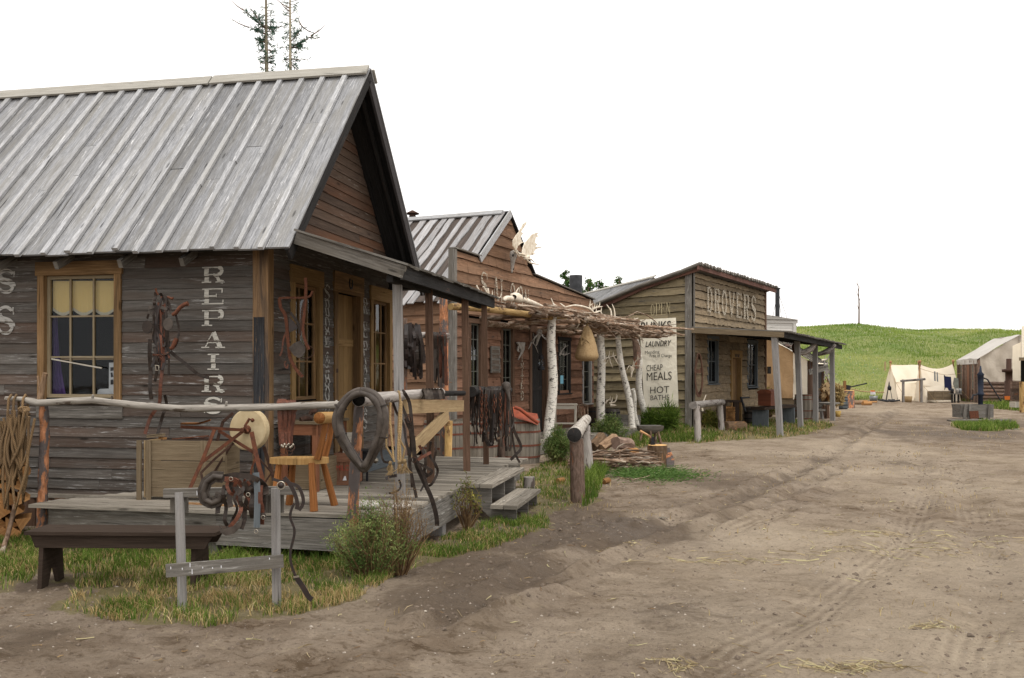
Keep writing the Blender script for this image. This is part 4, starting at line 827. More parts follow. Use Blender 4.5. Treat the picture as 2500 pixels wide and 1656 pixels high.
for side in (0, 1):
    mb = MB(); jo = B1.o_at(530, RS)
    for o0_, o1_ in ((.47, jo+.01), (jo-.03, -6.3)):
        a, n_ = slope_pt(o0_, .963, side, .072); b_, _ = slope_pt(o1_, .963+.004*rr.random(), side, .075); mb.beam(a, b_, .185, .026, n_, seg=4, jit=.003, ends=.01)
    mb.build('ridge_cap', M['ridge'], shop)
# rafter tails
parts('rafter_tail', M['fascia'], shop, [(B1(o, .1, 3.14), B1(o, -.30, 2.93), .05, .09, Z) for o in [B1.o_at(z1(x, 0)[0], -.2) for x in (-435, 30, 475, 960, 1430)]])
# porch roof
PE, PO = 2.80, 1.63; pz = lambda o: 3.34-(3.34-PE)*o/PO
mb = MB(); s = -.34
while s < 3.98:
    wd = .17*(1+(rr.random()-.5)*.3); oS = .47 if s < .12 else .02; mb.beam(B1(oS, s+wd/2, pz(oS)+.05), B1(PO+.05+rr.random()*.05, s+wd/2, pz(PO+.05)+.05+rr.random()*.012), wd-.004, .022, Z, jit=.004, seg=3); s += wd
pr = mb.build('porch_roof', M['fascia'], shop)
mb = MB(); mb.beam(B1(.46, -.27, pz(.46)-.03), B1(PO+.02, -.27, pz(PO)-.03), .04, .13, Z); mb.build('rake_board', M['fascia'], pr)
mb = MB(); mb.beam(B1(PO, -.29, PE-.035), B1(PO, 3.90, PE-.035), .045, .14, Z); mb.build('eave_board', M['post_dark'], pr)
parts('porch_rafter', M['post_dark'], pr, [(B1(.03, s, pz(0)-.02), B1(PO-.03, s, pz(PO)-.02), .045, .09, Z) for s in np.arange(.2, 3.9, .6)])
mb = MB(); mb.beam(B1(1.47, -.22, PE-.085), B1(1.47, 3.8, PE-.085), .07, .07, Z); mb.build('porch_beam', M['post_dark'], pr)
for i, (ub, vb, ut, wd, mt, lb) in enumerate(((978, 1209, 970, .095, 'post_grey', 'pale grey porch post nearest the side wall'), (1052, 1180, 1047, .085, 'post_brown', None), (1140, 1150, 1135, .09, 'post_brown', None), (1187, 1134, 1182, .08, 'post_brown', None))):
    p = G(ub, vb, DZ); q_ = Vector((p.x, p.y, PE-.03)); dx = (ut-978 if i == 0 else ut-ub)*p.y/F
    mb = MB(); mb.beam(p-Z*.02, (p.x+dx, p.y, PE-.06), wd, wd, (0, -1, 0)); po = mb.build('porch_post', M[mt], shop)
    if lb: po['label'] = lb
# deck
mb = MB(); s = -1.33; lo = lambda s: -1.878 if s < -1.03 else (-1.878+(s+1.03)*.55)
while s < 4.40:
    wd = .142*(1+(rr.random()-.5)*.14); sm_ = s+wd/2; z_ = DZ-.016+rr.random()*.006
    a = lo(sm_) if sm_ < 0 else .03; e = 1.90+rr.random()*.05 if s < 3.5 else 2.02+rr.random()*.05
    if a+2.5 < e and rr.random() < .6: c = rr.uniform(a+.6, e-.6); mb.beam(B1(a, sm_, z_), B1(c, sm_, z_+.002), wd-rr.uniform(.010, .024), .032, Z); mb.beam(B1(c+.004, sm_, z_), B1(e, sm_, z_), wd-rr.uniform(.010, .024), .032, Z, seg=3, jit=.002)
    else: mb.beam(B1(a, sm_, z_), B1(e, sm_, z_), wd-rr.uniform(.010, .024), .032, Z, seg=4, jit=.002)
    s += wd
dk = mb.build('porch_deck', M['deck'], shop)
mb = MB(); mb.beam(B1(-1.9, -1.075, .285), B1(.1, -1.23, .275), .04, .27, Z); mb.beam(B1(.105, -1.235, .265), B1(1.88, -1.355, .265), .04, .29, Z)
mb.beam(B1(1.905, -1.34, .27), B1(1.905, .95, .28), .04, .29, Z); mb.beam(B1(1.905, .955, .28), B1(1.93, 4.3, .28), .04, .25, Z); mb.beam(B1(.05, 4.38, .28), B1(1.93, 4.38, .28), .04, .25, Z)
mb.build('deck_fascia', M['fascia'], shop)
parts('deck_joist', M['post_dark'], shop, [(B1(-1.7 if s < -.1 else 0, s, .34), B1(1.87, s, .34), .05, .14, Z) for s in np.arange(-.9, 4.3, .6)])
for o, s in ((-1.75, -.98), (0, -1.1), (1.8, -1.2), (1.82, .35), (1.82, 1.6), (1.82, 4.2)): mb = MB(); p = B1(o, s, .42); mb.beam((p.x, p.y, gz(p.x, p.y)-.1), p, .14, .14, B1.d+(0,)); mb.build('deck_support', M['post_grey'], shop)
mb = MB(); mb.beam(B1(-3.2, -.02, .35), B1(-.1, -.02, .35), .03, .05, Z); mb.build('sill_board', M['deck'], shop)
mb = MB()
for i in range(26): o = -6+i*.235; p = B1(o, -.03, 0); mb.beam((p.x, p.y, gz(p.x, p.y)-.05), (p.x, p.y, .33), .2, .02, (0, -1, 0))
mb.build('skirting_board', M['post_brown'], shop)
# painted letters
dA = lambda z: .012+(.018)*(1-((z-.33)/EXP) % 1)
def glyph(mt, *a): mb = MB(); letter(mb, *a); mb.build('letter', M[mt], shop)
for ch, y in zip('REPAIRS', (350, 515, 680, 849, 1015, 1184, 1349)):
    u, v = z1(1640, y); o = B1.o_at(u); glyph('paint', ch, PA, o, B1.z_at(v, o, 0), .285, .172, dA)
for x, y, w_, h_ in ((58, 400, .30, .265), (52, 697, .30, .32)):
    u, v = z1(x, y); o = B1.o_at(u); glyph('paint_dim', 'S', PA, o, B1.z_at(v, o, 0), w_, h_, dA)
sl_ = B1.s_at(z5(612, 0)[0])
for ch, y in zip('SHOE&BOOTS', (548, 665, 787, 905, 1062, 1205, 1322, 1440, 1560, 1680)): glyph('paint_dim', ch, PB, sl_, B1.z_at(z5(0, y)[1], 0, sl_), .17, .20, dA)
sl_ = B1.s_at(z5(903, 0)[0])
for ch, y in zip('REPAIRS', (648, 832, 978, 1112, 1262, 1400, 1530)): glyph('paint_dim', ch, PB, sl_, B1.z_at(z5(0, y)[1], 0, sl_), .17, .22, dA)
# horseshoe over the door
mb = MB(); ps = [PB((DR[0]+DR[1])/2+.055*math.cos(R(a)), dz1+.15+.075*math.sin(R(a)), .05) for a in range(-60-0, -60+1)] ; ps = [PB((DR[0]+DR[1])/2+.052*math.cos(R(a)), dz1+.14+.07*math.sin(R(a)), .052) for a in range(125, 416, 20)]
mb.ribbon(ps, .02, B1.r+(0,), .008); tag(mb.build('horseshoe', M['iron']), 'small dark horseshoe nailed on the amber board above the shop door', 'horseshoe')
# steps
st = thing('porch_steps', 'two-tread weathered grey plank steps on the street edge of the porch', 'steps', B1(2.2, 2, 0))
mb = MB(); mb.beam(B1(1.99, 1.22, .425), B1(1.99, 3.2, .425), .15, .045, Z, seg=3, jit=.003); mb.beam(B1(2.15, 1.22, .425), B1(2.15, 3.2, .425), .15, .045, Z, seg=3, jit=.003); mb.build('tread', M['deck'], st)
mb = MB(); mb.beam(B1(2.30, 1.12, .20), B1(2.30, 2.7, .20), .15, .045, Z, seg=3, jit=.003); mb.beam(B1(2.46, 1.12, .20), B1(2.46, 2.7, .20), .16, .045, Z, seg=3, jit=.003); mb.build('tread', M['deck'], st)
for s in (1.27, 2.0, 2.62): mb = MB(); mb.prism([B1(1.94, s, .40), B1(2.2, s, .40), B1(2.2, s, .175), B1(2.5, s, .175), B1(2.5, s, .0), B1(2.28, s, -.03), B1(1.94, s, .28)], B1.d+(0,), .04); mb.build('stringer', M['fascia'], st)
mb = MB(); mb.beam(B1(2.02, 1.3, .29), B1(2.02, 3.1, .29), .02, .22, Z); mb.build('riser', M['fascia'], st)
# ================================================================ saloon
def on(fr, u, v, o=None, s=None):
    if o is None: o = fr.o_at(u, s)
    else: s = fr.s_at(u, o)
    return fr(o, s, fr.z_at(v, o, s))
def zb(x, y): return 1050+x/3.485, 700+y/3.485
def zr(x, y): return 980+x/3.92, 480+y/3.92
P2 = lambda a, z, d: B2(d, a, z)
P2s = lambda a, z, d: B2(a, -d, z)
saloon = thing('saloon', 'rust-brown slab-board saloon with a stepped gable false front behind the birch-log porch', 'building', B2(0, 0, 0))
prof = [(B2.s_at(u), B2.z_at(v, 0, B2.s_at(u))) for u, v in ((1107, 607), (1169, 627), (1241, 519), (1300, 670), (1448, 732))]
SE2 = prof[-1][0]; zt2 = lambda s: float(np.interp(s, [p[0] for p in prof], [p[1] for p in prof]))
def so(ua, ub, vt, vb): a, b_ = B2.s_at(ua), B2.s_at(ub); m_ = (a+b_)/2; return (a, b_, B2.z_at(vb, 0, m_), B2.z_at(vt, 0, m_))
sw = [so(1147, 1170, 790, 946), so(1225, 1249, 803, 962), so(1364, 1388, 832, 958), so(1423, 1440, 832, 983)]; sdr = so(1294, 1330, 809, 1064); sdr = (sdr[0], sdr[1], .28, min(sdr[3], 2.75))
sops = [(w_[0]-.08, w_[1]+.08, w_[2]-.03, w_[3]+.08) for w_ in sw+[sdr]]
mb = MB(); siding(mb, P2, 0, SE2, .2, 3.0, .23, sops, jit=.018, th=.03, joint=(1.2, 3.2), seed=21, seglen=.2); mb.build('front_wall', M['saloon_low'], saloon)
mb = MB(); siding(mb, P2, 0, SE2, 3.0, 5.5, .29, ztop=lambda s: zt2(s)-.03, jit=.022, th=.035, joint=(1.5, 4.5), seed=23, seglen=.2); mb.build('false_front', M['saloon'], saloon)
mb = MB(); siding(mb, P2s, -7, -.02, .2, 3.35, .25, jit=.016, th=.03, joint=(1.5, 4), seed=25, seglen=.25); mb.build('side_wall', M['saloon'], saloon)
mb = MB(); wall_back(mb, P2, 0, SE2, .1, 5, [(w_[0], w_[1], w_[2], w_[3]) for w_ in sw+[sdr]], ztop=zt2); wall_back(mb, P2s, -7, 0, .1, 3.3)
mb.face([B2(-.7, 0, .1), B2(-.7, SE2, .1), B2(-.7, SE2, 3.6), B2(-.7, 0, 3.6)], [(0, 0)]*4); mb.face([B2(-7, 0, .1), B2(0, 0, .1), B2(0, SE2, .1), B2(-7, SE2, .1)], [(0, 0)]*4)
mb.face([B2(-7, SE2, .1), B2(0, SE2, .1), B2(0, SE2, zt2(SE2)), B2(-7, SE2, 3.8)], [(0, 0)]*4); mb.build('inner_wall', M['inner'], saloon)
mb = MB(); mb.face([B2(-.12, 0, 3.3), B2(-.12, 1.2, 3.3), B2(-.12, 1.2, 4.27), B2(-.12, 0, 4.3)], [(0, 0)]*4); mb.build('false_front_back', M['post_dark'], saloon)
tr = [(0, 0, 1), (1, 1, 2), (2, 2, 3), (3, 3, 4)]
for i, (nm, mt, wd) in enumerate((('coping_board', 'fascia', .03), ('rake_board', 'batten', .17), ('rake_board', 'post_dark', .05), ('coping_board', 'fascia', .03))):
    (s0, h0), (s1, h1) = prof[i], prof[i+1]; mb = MB()
    if i == 1: mb.beam(B2(.055, s0-.05, h0-.06), B2(.055, s1+.02, h1-.02), wd, .03, B2.r+(0,))
    else: mb.beam(B2(-.03, s0-.02, h0+.015), B2(-.03, s1+.02, h1+.015), .20, wd, Z, seg=4, jit=.004)
    mb.build(nm, M[mt], saloon)
mb = MB(); wrect(mb, P2, -.03, .07, .2, 4.3, 0, .05); wrect(mb, P2s, -.10, .0, .2, 4.3, .005, .035); mb.build('corner_board', M['fascia'], saloon)
for i, (w_, c_, r_) in enumerate(zip(sw, (2, 2, 2, 1), (4, 4, 4, 4))): window(saloon, P2, w_[0], w_[1], w_[2], w_[3], c_, 4, M['post_brown'] if i < 2 else M['post_grey'] if i == 3 else M['post_dark'], M['sash_dark'], trim=.10, head=.10, mw=.02, dep=.05)
for i, pts in enumerate((((1151, 858), (1163, 852), (1168, 872), (1160, 872)), ((1150, 870), (1163, 870), (1163, 879), (1150, 879)))): mb = MB(); mb.prism([on(B2, u, v, o=-.09) for u, v in pts], B2.r+(0,), .004); mb.build('display_card', M['paper'], saloon)
mb = MB(); mb.prism([on(B2, u, v, o=.02) for u, v in ((1368, 917), (1375, 917), (1375, 937), (1368, 937))], B2.r+(0,), .006); tag(mb.build('notice', M['blue']), 'small pale blue notice in the saloon window right of the door', 'notice')
# door
mb = MB(); a, b_, z0_, z1_ = sdr; wrect(mb, P2, a-.12, a, .25, z1_, -.1, .06); wrect(mb, P2, b_, b_+.12, .25, z1_, -.1, .06); wrect(mb, P2, a-.14, b_+.14, z1_+.001, z1_+.16, -.05, .07); fm_ = mb.build('door_frame', M['post_brown'], saloon)
mb = MB()
for i in range(5): wrect(mb, P2, a+.005+(b_-a-.01)*i/5, a+(b_-a-.01)*(i+1)/5-.003, .28, z1_-.005, -.10, -.07)
d_ = mb.build('door', M['post_dark'], saloon); mb = MB(); wrect(mb, P2, a+.05, b_-.05, 1.3, 1.42, -.069, -.05); mb.build('ledge', M['post_dark'], d_)
# lettering
for ch, x, y, h_ in zip('SALOON', (300, 620, 815, 1080, 1300, 1465), (840, 960, 1030, 1110, 1190, 1280), (.56, .54, .54, .54, .54, .54)):
    u, v = 1150+x/11.2, 620+y/11.2; s = B2.s_at(u); mb = MB(); letter(mb, ch, P2, s, B2.z_at(v, 0, s), .34 if ch != 'S' else .42, h_, lambda z: .058, k=.8); mb.build('letter', M['paint_pale'], saloon)
for ch, v in zip('LIMITED', (858, 876, 893, 909, 924, 942, 966)):
    u = 1270; s = B2.s_at(u); mb = MB(); letter(mb, ch, P2, s, B2.z_at(v, 0, s), .19 if ch != 'I' else .15, .15 if v < 960 else .22, lambda z: .052, k=1.0); mb.build('letter', M['paint_pale'], saloon)
# plank notice board
nb = thing('plank_notice', 'pale plank notice with faded painted rows between the two left saloon windows', 'sign', on(B2, 1203, 912, o=.07))
for i in range(3): s0, s1 = B2.s_at(1192), B2.s_at(1213); zt_ = B2.z_at(845, 0, s0); h_ = (zt_-B2.z_at(911, 0, s0))/3; mb = MB(); wrect(mb, P2, s0, s1+.03*i*.5, zt_-h_*(i+1)+.006, zt_-h_*i, .055, .08); mb.build('plank', M['fascia'], nb)
mb = MB()
for i in range(5):
    for k in range(7): s = s0+.06+(s1-s0-.1)*k/7; zz = zt_-.10-i*h_*.6; wrect(mb, P2, s, s+.018, zz-.05, zz+.02, .081, .084)
mb.build('faded_marks', M['post_brown'], nb)['kind'] = 'stuff'
# roof
rs2 = random.Random(11); sl2 = (prof[2][1]-prof[1][1])/(prof[2][0]-prof[1][0]); rz2, rs_ = prof[2][1]-.02, prof[2][0]
def sr(o, q, side, lift): 
    if side == 0: s = -.12+(rs_+.12)*q; z = rz2-sl2*(rs_-s)
    else: s = prof[3][0]+.25-(prof[3][0]+.25-rs_)*q; z = rz2-sl2*(s-rs_)*1.0
    n_ = (Z*math.cos(math.atan(sl2))+Vector((B2.d[0], B2.d[1], 0))*(-1 if side == 0 else 1)*math.sin(math.atan(sl2))); return B2(o, s, z)+n_*lift, n_
for side in (0, 1):
    mb = MB(); o = -.08
    while o > -8: a, n_ = sr(o-.15, -.01, side, 0); b_, _ = sr(o-.15, 1, side, 0); mb.beam(a, b_, .296, .02, n_); o -= .3
    ro = mb.build('roof', M['rooflow'], saloon); mb = MB(); o = -.18
    while o > -8:
        wd = rs2.uniform(.13, .26); qa = -.03-.02*rs2.random(); qb = 1.0; a, n_ = sr(o+rs2.uniform(-.05, .05), qa, side, .025); b_, _ = sr(o+rs2.uniform(-.05, .05), qb, side, .03); mb.beam(a, b_, wd, .022, n_, seg=10, jit=.022); o -= wd+rs2.uniform(.06, .17)
    mb.build('roof_slab', M['slabroof'], ro)['kind'] = 'stuff'
mb = MB(); mb.beam(B2(-.12, rs_-.07, rz2+.03), B2(-8, rs_-.07, rz2+.03), .16, .03, Vector((B2.d[0], B2.d[1], 0))*-.8+Z, seg=5, jit=.006); mb.build('ridge_cap', M['batten'], saloon)
mb = MB(); mb.face([B2(-.05, prof[3][0], prof[3][1]-.08), B2(-.05, SE2+.1, prof[4][1]-.02), B2(-7, SE2+.1, prof[4][1]-.02), B2(-7, prof[3][0], prof[3][1]-.08)], [(0, 0), (4, 0), (4, 7), (0, 7)]); mb.build('lean_to_roof', M['rooflow'], saloon)
mb = MB(); c = on(B2, 1007, 528, s=rs_+.8); mb.tube([c-Z*1.6, c+Z*.0], .085, 12); sp_ = mb.build('stovepipe', M['stoveblack'], saloon); mb = MB(); mb.lathe(c+Z*.05, [(.17, 0), (.18, .015), (.02, .10), (0, .105)], 14); mb.lathe(c+Z*.0, [(.09, -.02), (.075, .06)], 12); mb.build('rain_cap', M['rust_dark'], sp_)
mb = MB(); c = on(B2, 1406, 712, s=SE2-.6); c = P(1406, 712, 30.5); mb.tube([c-Z*1.5, c+Z*.53], .215, 18); tag(mb.build('stovepipe', M['stoveblack'], saloon), 'wide black stovepipe behind the right shoulder')
# platform
mb = MB(); s = -.2; pf_o = lambda s: 1.35+.06*s
while s < SE2+.1: wd = rs2.uniform(.16, .2); mb.beam(B2(.03, s+wd/2, .235), B2(pf_o(s)+rs2.uniform(-.03, .03), s+wd/2, .235), wd-.008, .035, Z, seg=3, jit=.003); s += wd
mb.build('boardwalk', M['deck'], saloon); mb = MB(); mb.beam(B2(pf_o(0), -.2, .12), B2(pf_o(SE2), SE2+.1, .12), .05, .2, Z); mb.beam(B2(0, -.2, .12), B2(1.35, -.2, .12), .05, .2, Z); mb.build('boardwalk_fascia', M['fascia'], saloon)
# ---------------------------------------------------------------- pergola
pg = thing('birch_porch', 'saloon porch of white birch posts carrying a brushwood roof of loose sticks', 'porch', (P(1343, 1071, 21).x, 21, 0))
def birch(u0, v0, u1, v1, Y0, Y1, r0, r1, bend=.03, mat='birch', lab=None, name='birch_post', cap=True):
    a, b_ = P(u0, v0, Y0), P(u1, v1, Y1); pts = []; k = 12
    for i in range(k+1): q = i/k; p = a.lerp(b_, q); p.x += math.sin(q*5+u0)*bend*math.sin(q*3.14); pts.append(p)
    mb = MB(); mb.tube(pts, [r0+(r1-r0)*i/k for i in range(k+1)], 14, lump=.05); o_ = mb.build(name, M[mat], pg)
    if lab: o_['label'] = lab
    return o_
birch(1338, 1074, 1350, 768, 21, 21, .12, .095, .07, lab='thick white birch post with a black scar')
mb = MB(); c = P(1350, 767.5, 20.99); mb.lathe(c, [(.094, -.012), (.093, .004), (0, .006)], 14, axis=Vector((.05, -.45, 1))); mb.build('sawn_end', M['endgrain'], pg)
birch(1468, 1040, 1466, 815, 25.0, 25.0, .125, .10, .03); birch(1546, 1068, 1508, 815, 25.2, 25.2, .095, .075, .06); birch(1580, 1036, 1552, 830, 26.6, 26.3, .095, .08, .10)
birch(1555, 1040, 1545, 950, 26.0, 25.7, .075, .06, .04)
mb = MB(); mb.tube([P(1508, 815, 25.2)-Z*.05, P(1500, 800, 25.2)], [.08, .10], 10, lump=.15); mb.build('dark_fork', M['brown_bark'], pg)
mb = MB(); mb.tube([P(1552, 900, 26.3), P(1556, 860, 26.3), P(1550, 825, 26.3)], [.085, .11, .085], 10, lump=.15); mb.build('dark_fork', M['brown_bark'], pg)
mb = MB(); mb.tube([on(B2, 1100, 749, o=1.25), on(B2, 1180, 754, o=1.28), on(B2, 1290, 768, o=1.2), P(1352, 777, 21.12), P(1422, 784, 22.8)], [.06, .065, .065, .06, .055], 10, lump=.04); mb.build('yellow_beam', M['yellowlog'], pg)
for (u0, v0, Y0, u1, v1, Y1, r_) in ((1240, 745, 18.9, 1330, 770, 22.5, .06), (1420, 800, 22.8, 1640, 812, 25.3, .06), (1330, 745, 21, 1560, 785, 25.5, .05), (1380, 800, 24, 1640, 800, 26, .05), (1190, 790, 20.4, 1420, 812, 25.6, .07)):
    mb = MB(); mb.tube([P(u0, v0, Y0), P((u0+u1)/2, (v0+v1)/2+3, (Y0+Y1)/2), P(u1, v1, Y1)], r_, 8, lump=.08); mb.build('beam', M['stick'], pg)
for s in (1.2, 2.7, 4.4, 6.2, 7.6): mb = MB(); mb.tube([B2(.03, s, 2.97-.03*s), B2(.8, s+.05, 3.0-.03*s), B2(1.45+.12*s, s, 3.0-.035*s)], .055, 8, lump=.08); mb.build('rafter_pole', M['stick'], pg)
mb = MB()
for i in range(130):
    s0 = rs2.uniform(-.2, 7.9); L = rs2.uniform(.8, 3.2); om = 1.35+.16*s0; o = rs2.uniform(.05, 1)**.7*om+.05; ang = rs2.gauss(0, .16); z = 3.05+rs2.random()*.22*(1-.3*o/om)-.036*s0; r_ = rs2.choice((.016, .026, .036, .055))*rs2.uniform(.7, 1.2)
    s1 = min(s0+L, 8.7 if o > 1.2 else SE2-.15); z1_ = z+rs2.uniform(-.12, .08); pts = []
    for k in range(5): q = k/4; pts.append(B2(o+ang*(s1-s0)*q+rs2.gauss(0, .018), s0+(s1-s0)*q, z+(z1_-z)*q+rs2.gauss(0, .012)))
    mb.tube(pts, [r_, r_, r_*.9, r_*.8, r_*.5], 6, lump=.08)
br = mb.build('brushwood', M['stick'], pg); br['kind'] = 'stuff'
mb = MB()
for i in range(60):     # fine twig ends sticking out on the right and at the edge
    s0 = rs2.uniform(3.5, 8.2); p = B2(rs2.uniform(1.2, 2.2), s0, rs2.uniform(2.72, 2.98)); d = Vector((rs2.uniform(.2, 1.1), rs2.uniform(-.3, .5), rs2.gauss(-.02, .22))); L = rs2.uniform(.3, 1.1)
    pts = [p, p+d*L*.5+Z*rs2.gauss(0, .05), p+d*L+Z*rs2.gauss(0, .09)]; mb.tube(pts, [.014, .010, .004], 5)
mb.build('twig_ends', M['stick'], pg)['kind'] = 'stuff'
mb = MB(); mb.tube([P(1530, 775, 25), P(1555, 762, 25.2), P(1580, 770, 25.3), P(1600, 785, 25.4), P(1608, 795, 25.4)], [.022, .02, .018, .014, .006], 6); mb.tube([P(1590, 805, 25), P(1625, 795, 25.2), P(1660, 791, 25.3)], [.02, .014, .006], 6); mb.build('long_twig', M['stick'], pg)
# ---------------------------------------------------------------- bones and antlers
def antler(mb, pts, r=.02, tines=3, tl=.18, up=Z, rs=rs2, taper=.35):
    """a beam with curved tines"""
    n = len(pts); pts = [Vector(p) for p in pts]; fine = []
    for i in range(n-1):
        for k in range(4): fine.append(pts[i].lerp(pts[i+1], k/4))
    fine.append(pts[-1]); fine = [fine[0]]+[(fine[i-1]+fine[i]*2+fine[i+1])/4 for i in range(1, len(fine)-1)]+[fine[-1]]; m_ = len(fine)
    mb.tube(fine, [r*(1-(1-taper)*i/(m_-1)) if i < m_-1 else r*.12 for i in range(m_)], 7, t=.8)
    for k in range(tines):
        i = int((k+.6)/(tines+.2)*(m_-2)); p = fine[i]; d = (fine[i+1]-fine[i]).normalized(); dr = (Vector(up)+d*.5+Vector((rs.gauss(0, .15), rs.gauss(0, .15), 0))).normalized(); L = tl*rs.uniform(.7, 1.15)
        mb.tube([p, p+dr*L*.5, p+(dr+Vector(up)*.35-d*.1).normalized()*L], [r*.7, r*.5, r*.1], 6, t=.8)
def skull(mb, c, L, fw, dn, t=.8):
    """long animal skull: c = brow centre, dn = direction towards the nose, fw = facing direction"""
    c = Vector(c); dn = Vector(dn).normalized(); fw = Vector(fw); fw = (fw-dn*fw.dot(dn)).normalized(); sd_ = dn.cross(fw); rows = []
    for q, wq, tq in ((-.22, .10, .08), (-.15, .24, .16), (0, .27, .19), (.15, .24, .17), (.3, .155, .13), (.55, .12, .10), (.85, .085, .07), (1.0, .05, .03)):
        cc = c+dn*L*q; rows.append([cc+sd_*math.cos(a)*wq*L+fw*math.sin(a)*tq*L for a in [2*math.pi*k/12 for k in range(12)]])
    mb.grid(rows, lambda i, j: (i*.1, j*.1), t, True, True)
    return sd_, fw, dn
def socket(c, L, sd_, fw, dn, par):
    mb = MB()
    for s_ in (-1, 1): p = Vector(c)+dn*L*.08+sd_*s_*L*.21+fw*L*.08; mb.blob(p, L*.06, L*.06, L*.07, 8, 5, seed=1)
    mb.blob(Vector(c)+dn*L*.8+fw*L*.06, L*.05, L*.05, L*.06, 8, 5, seed=2); mb.build('eye_socket', M['cutout'], par)
# moose skull with palms, on the false front
c = on(B2, 1253, 628, o=.22); ms = thing('moose_skull', 'bleached moose skull with broad palmate antlers high on the saloon gable', 'skull', c)
mb = MB(); sdx = skull(mb, c+Z*.05, .42, B2.r+(.1,), Vector((-.08, -.1, -1))); mb.build('skull', M['bone_grey'], ms); socket(c+Z*.05, .42, *sdx, ms)
def pal(pts, o, nm='antler'):
    out = [on(B2, *zr(x, y), o=o) for x, y in pts]; mb = MB(); mb.prism(out, B2.r+(.2,), .02, .85); return mb
o1, o2 = .35, .75
mb = pal(((1085, 515), (1062, 475), (1062, 425), (1090, 375), (1120, 340), (1140, 300), (1160, 262), (1192, 242), (1188, 268), (1165, 300), (1140, 340), (1160, 355), (1142, 378), (1135, 400), (1150, 440), (1135, 435), (1112, 470), (1100, 500)), o1); mb.tube([on(B2, *zr(1090, 505), o=.3), on(B2, *zr(1108, 528), o=.28), c+Z*.12], [.03, .035, .04], 8, t=.85); mb.tube([on(B2, *zr(1112, 470), o=o1), on(B2, *zr(1150, 440), o=o1+.05), on(B2, *zr(1196, 434), o=o1+.1)], [.02, .015, .004], 6, t=.85); mb.build('antler', M['bone'], ms)
mb = pal(((1150, 545), (1158, 490), (1180, 440), (1210, 405), (1245, 365), (1290, 346), (1308, 350), (1290, 368), (1308, 386), (1282, 392), (1272, 440), (1296, 462), (1276, 480), (1290, 494), (1270, 520), (1255, 550), (1225, 570), (1180, 578)), o2)
for q in (((1180, 560), (1120, 545), (1095, 500)), ((1285, 492), (1320, 485), (1360, 480)), ((1225, 575), (1180, 580), (1130, 560)), ((1180, 578), (1215, 625), (1250, 640), (1335, 656)), ((1190, 590), (1240, 600), (1280, 635)), ((1250, 550), (1282, 545)), ((1180, 590), (1225, 600))): 
    pp = [on(B2, *zr(x, y), o=o2+.02) for x, y in q]; mb.tube(pp, [.028]+[.02]*(len(pp)-2)+[.004], 6, t=.85)
mb.tube([on(B2, *zr(1130, 560), o=.6), on(B2, *zr(1100, 530), o=.32), c+Z*.12], [.035, .035, .04], 8, t=.85); mb.build('antler', M['bone'], ms)
# big white skull lying on the porch roof
c = P(1262, 727, 19.6); sk = thing('long_skull', 'large bleached white skull lying on the left end of the stick roof', 'skull', c)
mb = MB(); e = P(1325, 748, 20.8); sx_ = skull(mb, c, (e-c).length*.42, Z+Vector((.2, -.5, 0)), e-c); mb.tube([c+(e-c)*.3, c+(e-c)*.7, e], [.07, .05, .02], 8); mb.build('skull', M['bone'], sk); socket(c, (e-c).length*.38, *sx_, sk)
mb = MB(); antler(mb, [P(1256, 722, 19.6), P(1262, 710, 19.6), P(1267, 702, 19.6)], .025, 0); antler(mb, [P(1250, 730, 19.5), P(1235, 728, 19.3), P(1230, 733, 19.2)], .06, 0, taper=.8); mb.build('horn', M['bone'], sk)
def athing(label, specs, mat='bone', name='antler', cat='antler', group=None):
    mb = MB()
    for pts, r_, tn, tl in specs: antler(mb, pts, r_, tn, tl)
    o_ = mb.build(name, M[mat]); tag(o_, label, cat, group); return o_
def up_(x, y): return 1280+x/8.4536, 720+y/8.4536
Pz = lambda x, y, Y: P(*up_(x, y), Y)
athing('bleached forked antler at the left end of the stick roof below the saloon letters', [([P(1163, 697, 18.7), P(1172, 712, 18.7)], .018, 0, 0), ([P(1180, 700, 18.7), P(1192, 720, 18.8), P(1194, 722, 18.8)], .02, 0, 0), ([P(1191, 704, 18.8), P(1194, 722, 18.8), P(1222, 728, 18.9), P(1224, 715, 18.9)], .018, 1, .12)])
athing('long white curved antler lying along the middle of the stick roof', [([Pz(1480, 440, 23.5), Pz(1350, 290, 23), Pz(1200, 240, 22.8), Pz(1040, 215, 22.5), Pz(900, 240, 22.3), Pz(830, 260, 22.2)], .035, 0, .15), ([Pz(830, 250, 22.2), Pz(730, 170, 22.2)], .025, 0, 0), ([Pz(690, 250, 22), Pz(600, 200, 22), Pz(550, 65, 22)], .03, 0, 0)])
athing('tangled heap of pale antlers where the stick roof meets the right wall corner', [([Pz(1480, 440, 23.6), Pz(1400, 330, 23.6), Pz(1330, 240, 23.6), Pz(1420, 180, 23.7)], .03, 2, .2), ([Pz(1400, 300, 23.8), Pz(1500, 260, 23.8), Pz(1620, 240, 23.8)], .03, 3, .15), ([Pz(1450, 380, 23.7), Pz(1560, 330, 23.8), Pz(1620, 420, 23.8)], .028, 2, .15), ([Pz(1480, 440, 23.6), Pz(1570, 520, 23.6), Pz(1560, 640, 23.6), Pz(1470, 715, 23.6)], .028, 1, .15)])
athing('two upright white antler prongs on the right half of the stick roof', [([Pz(1800, 460, 24.4), Pz(1790, 330, 24.4), Pz(1695, 195, 24.4)], .028, 1, .12), ([Pz(1870, 460, 24.4), Pz(1860, 310, 24.4), Pz(1810, 185, 24.4)], .025, 1, .1)])
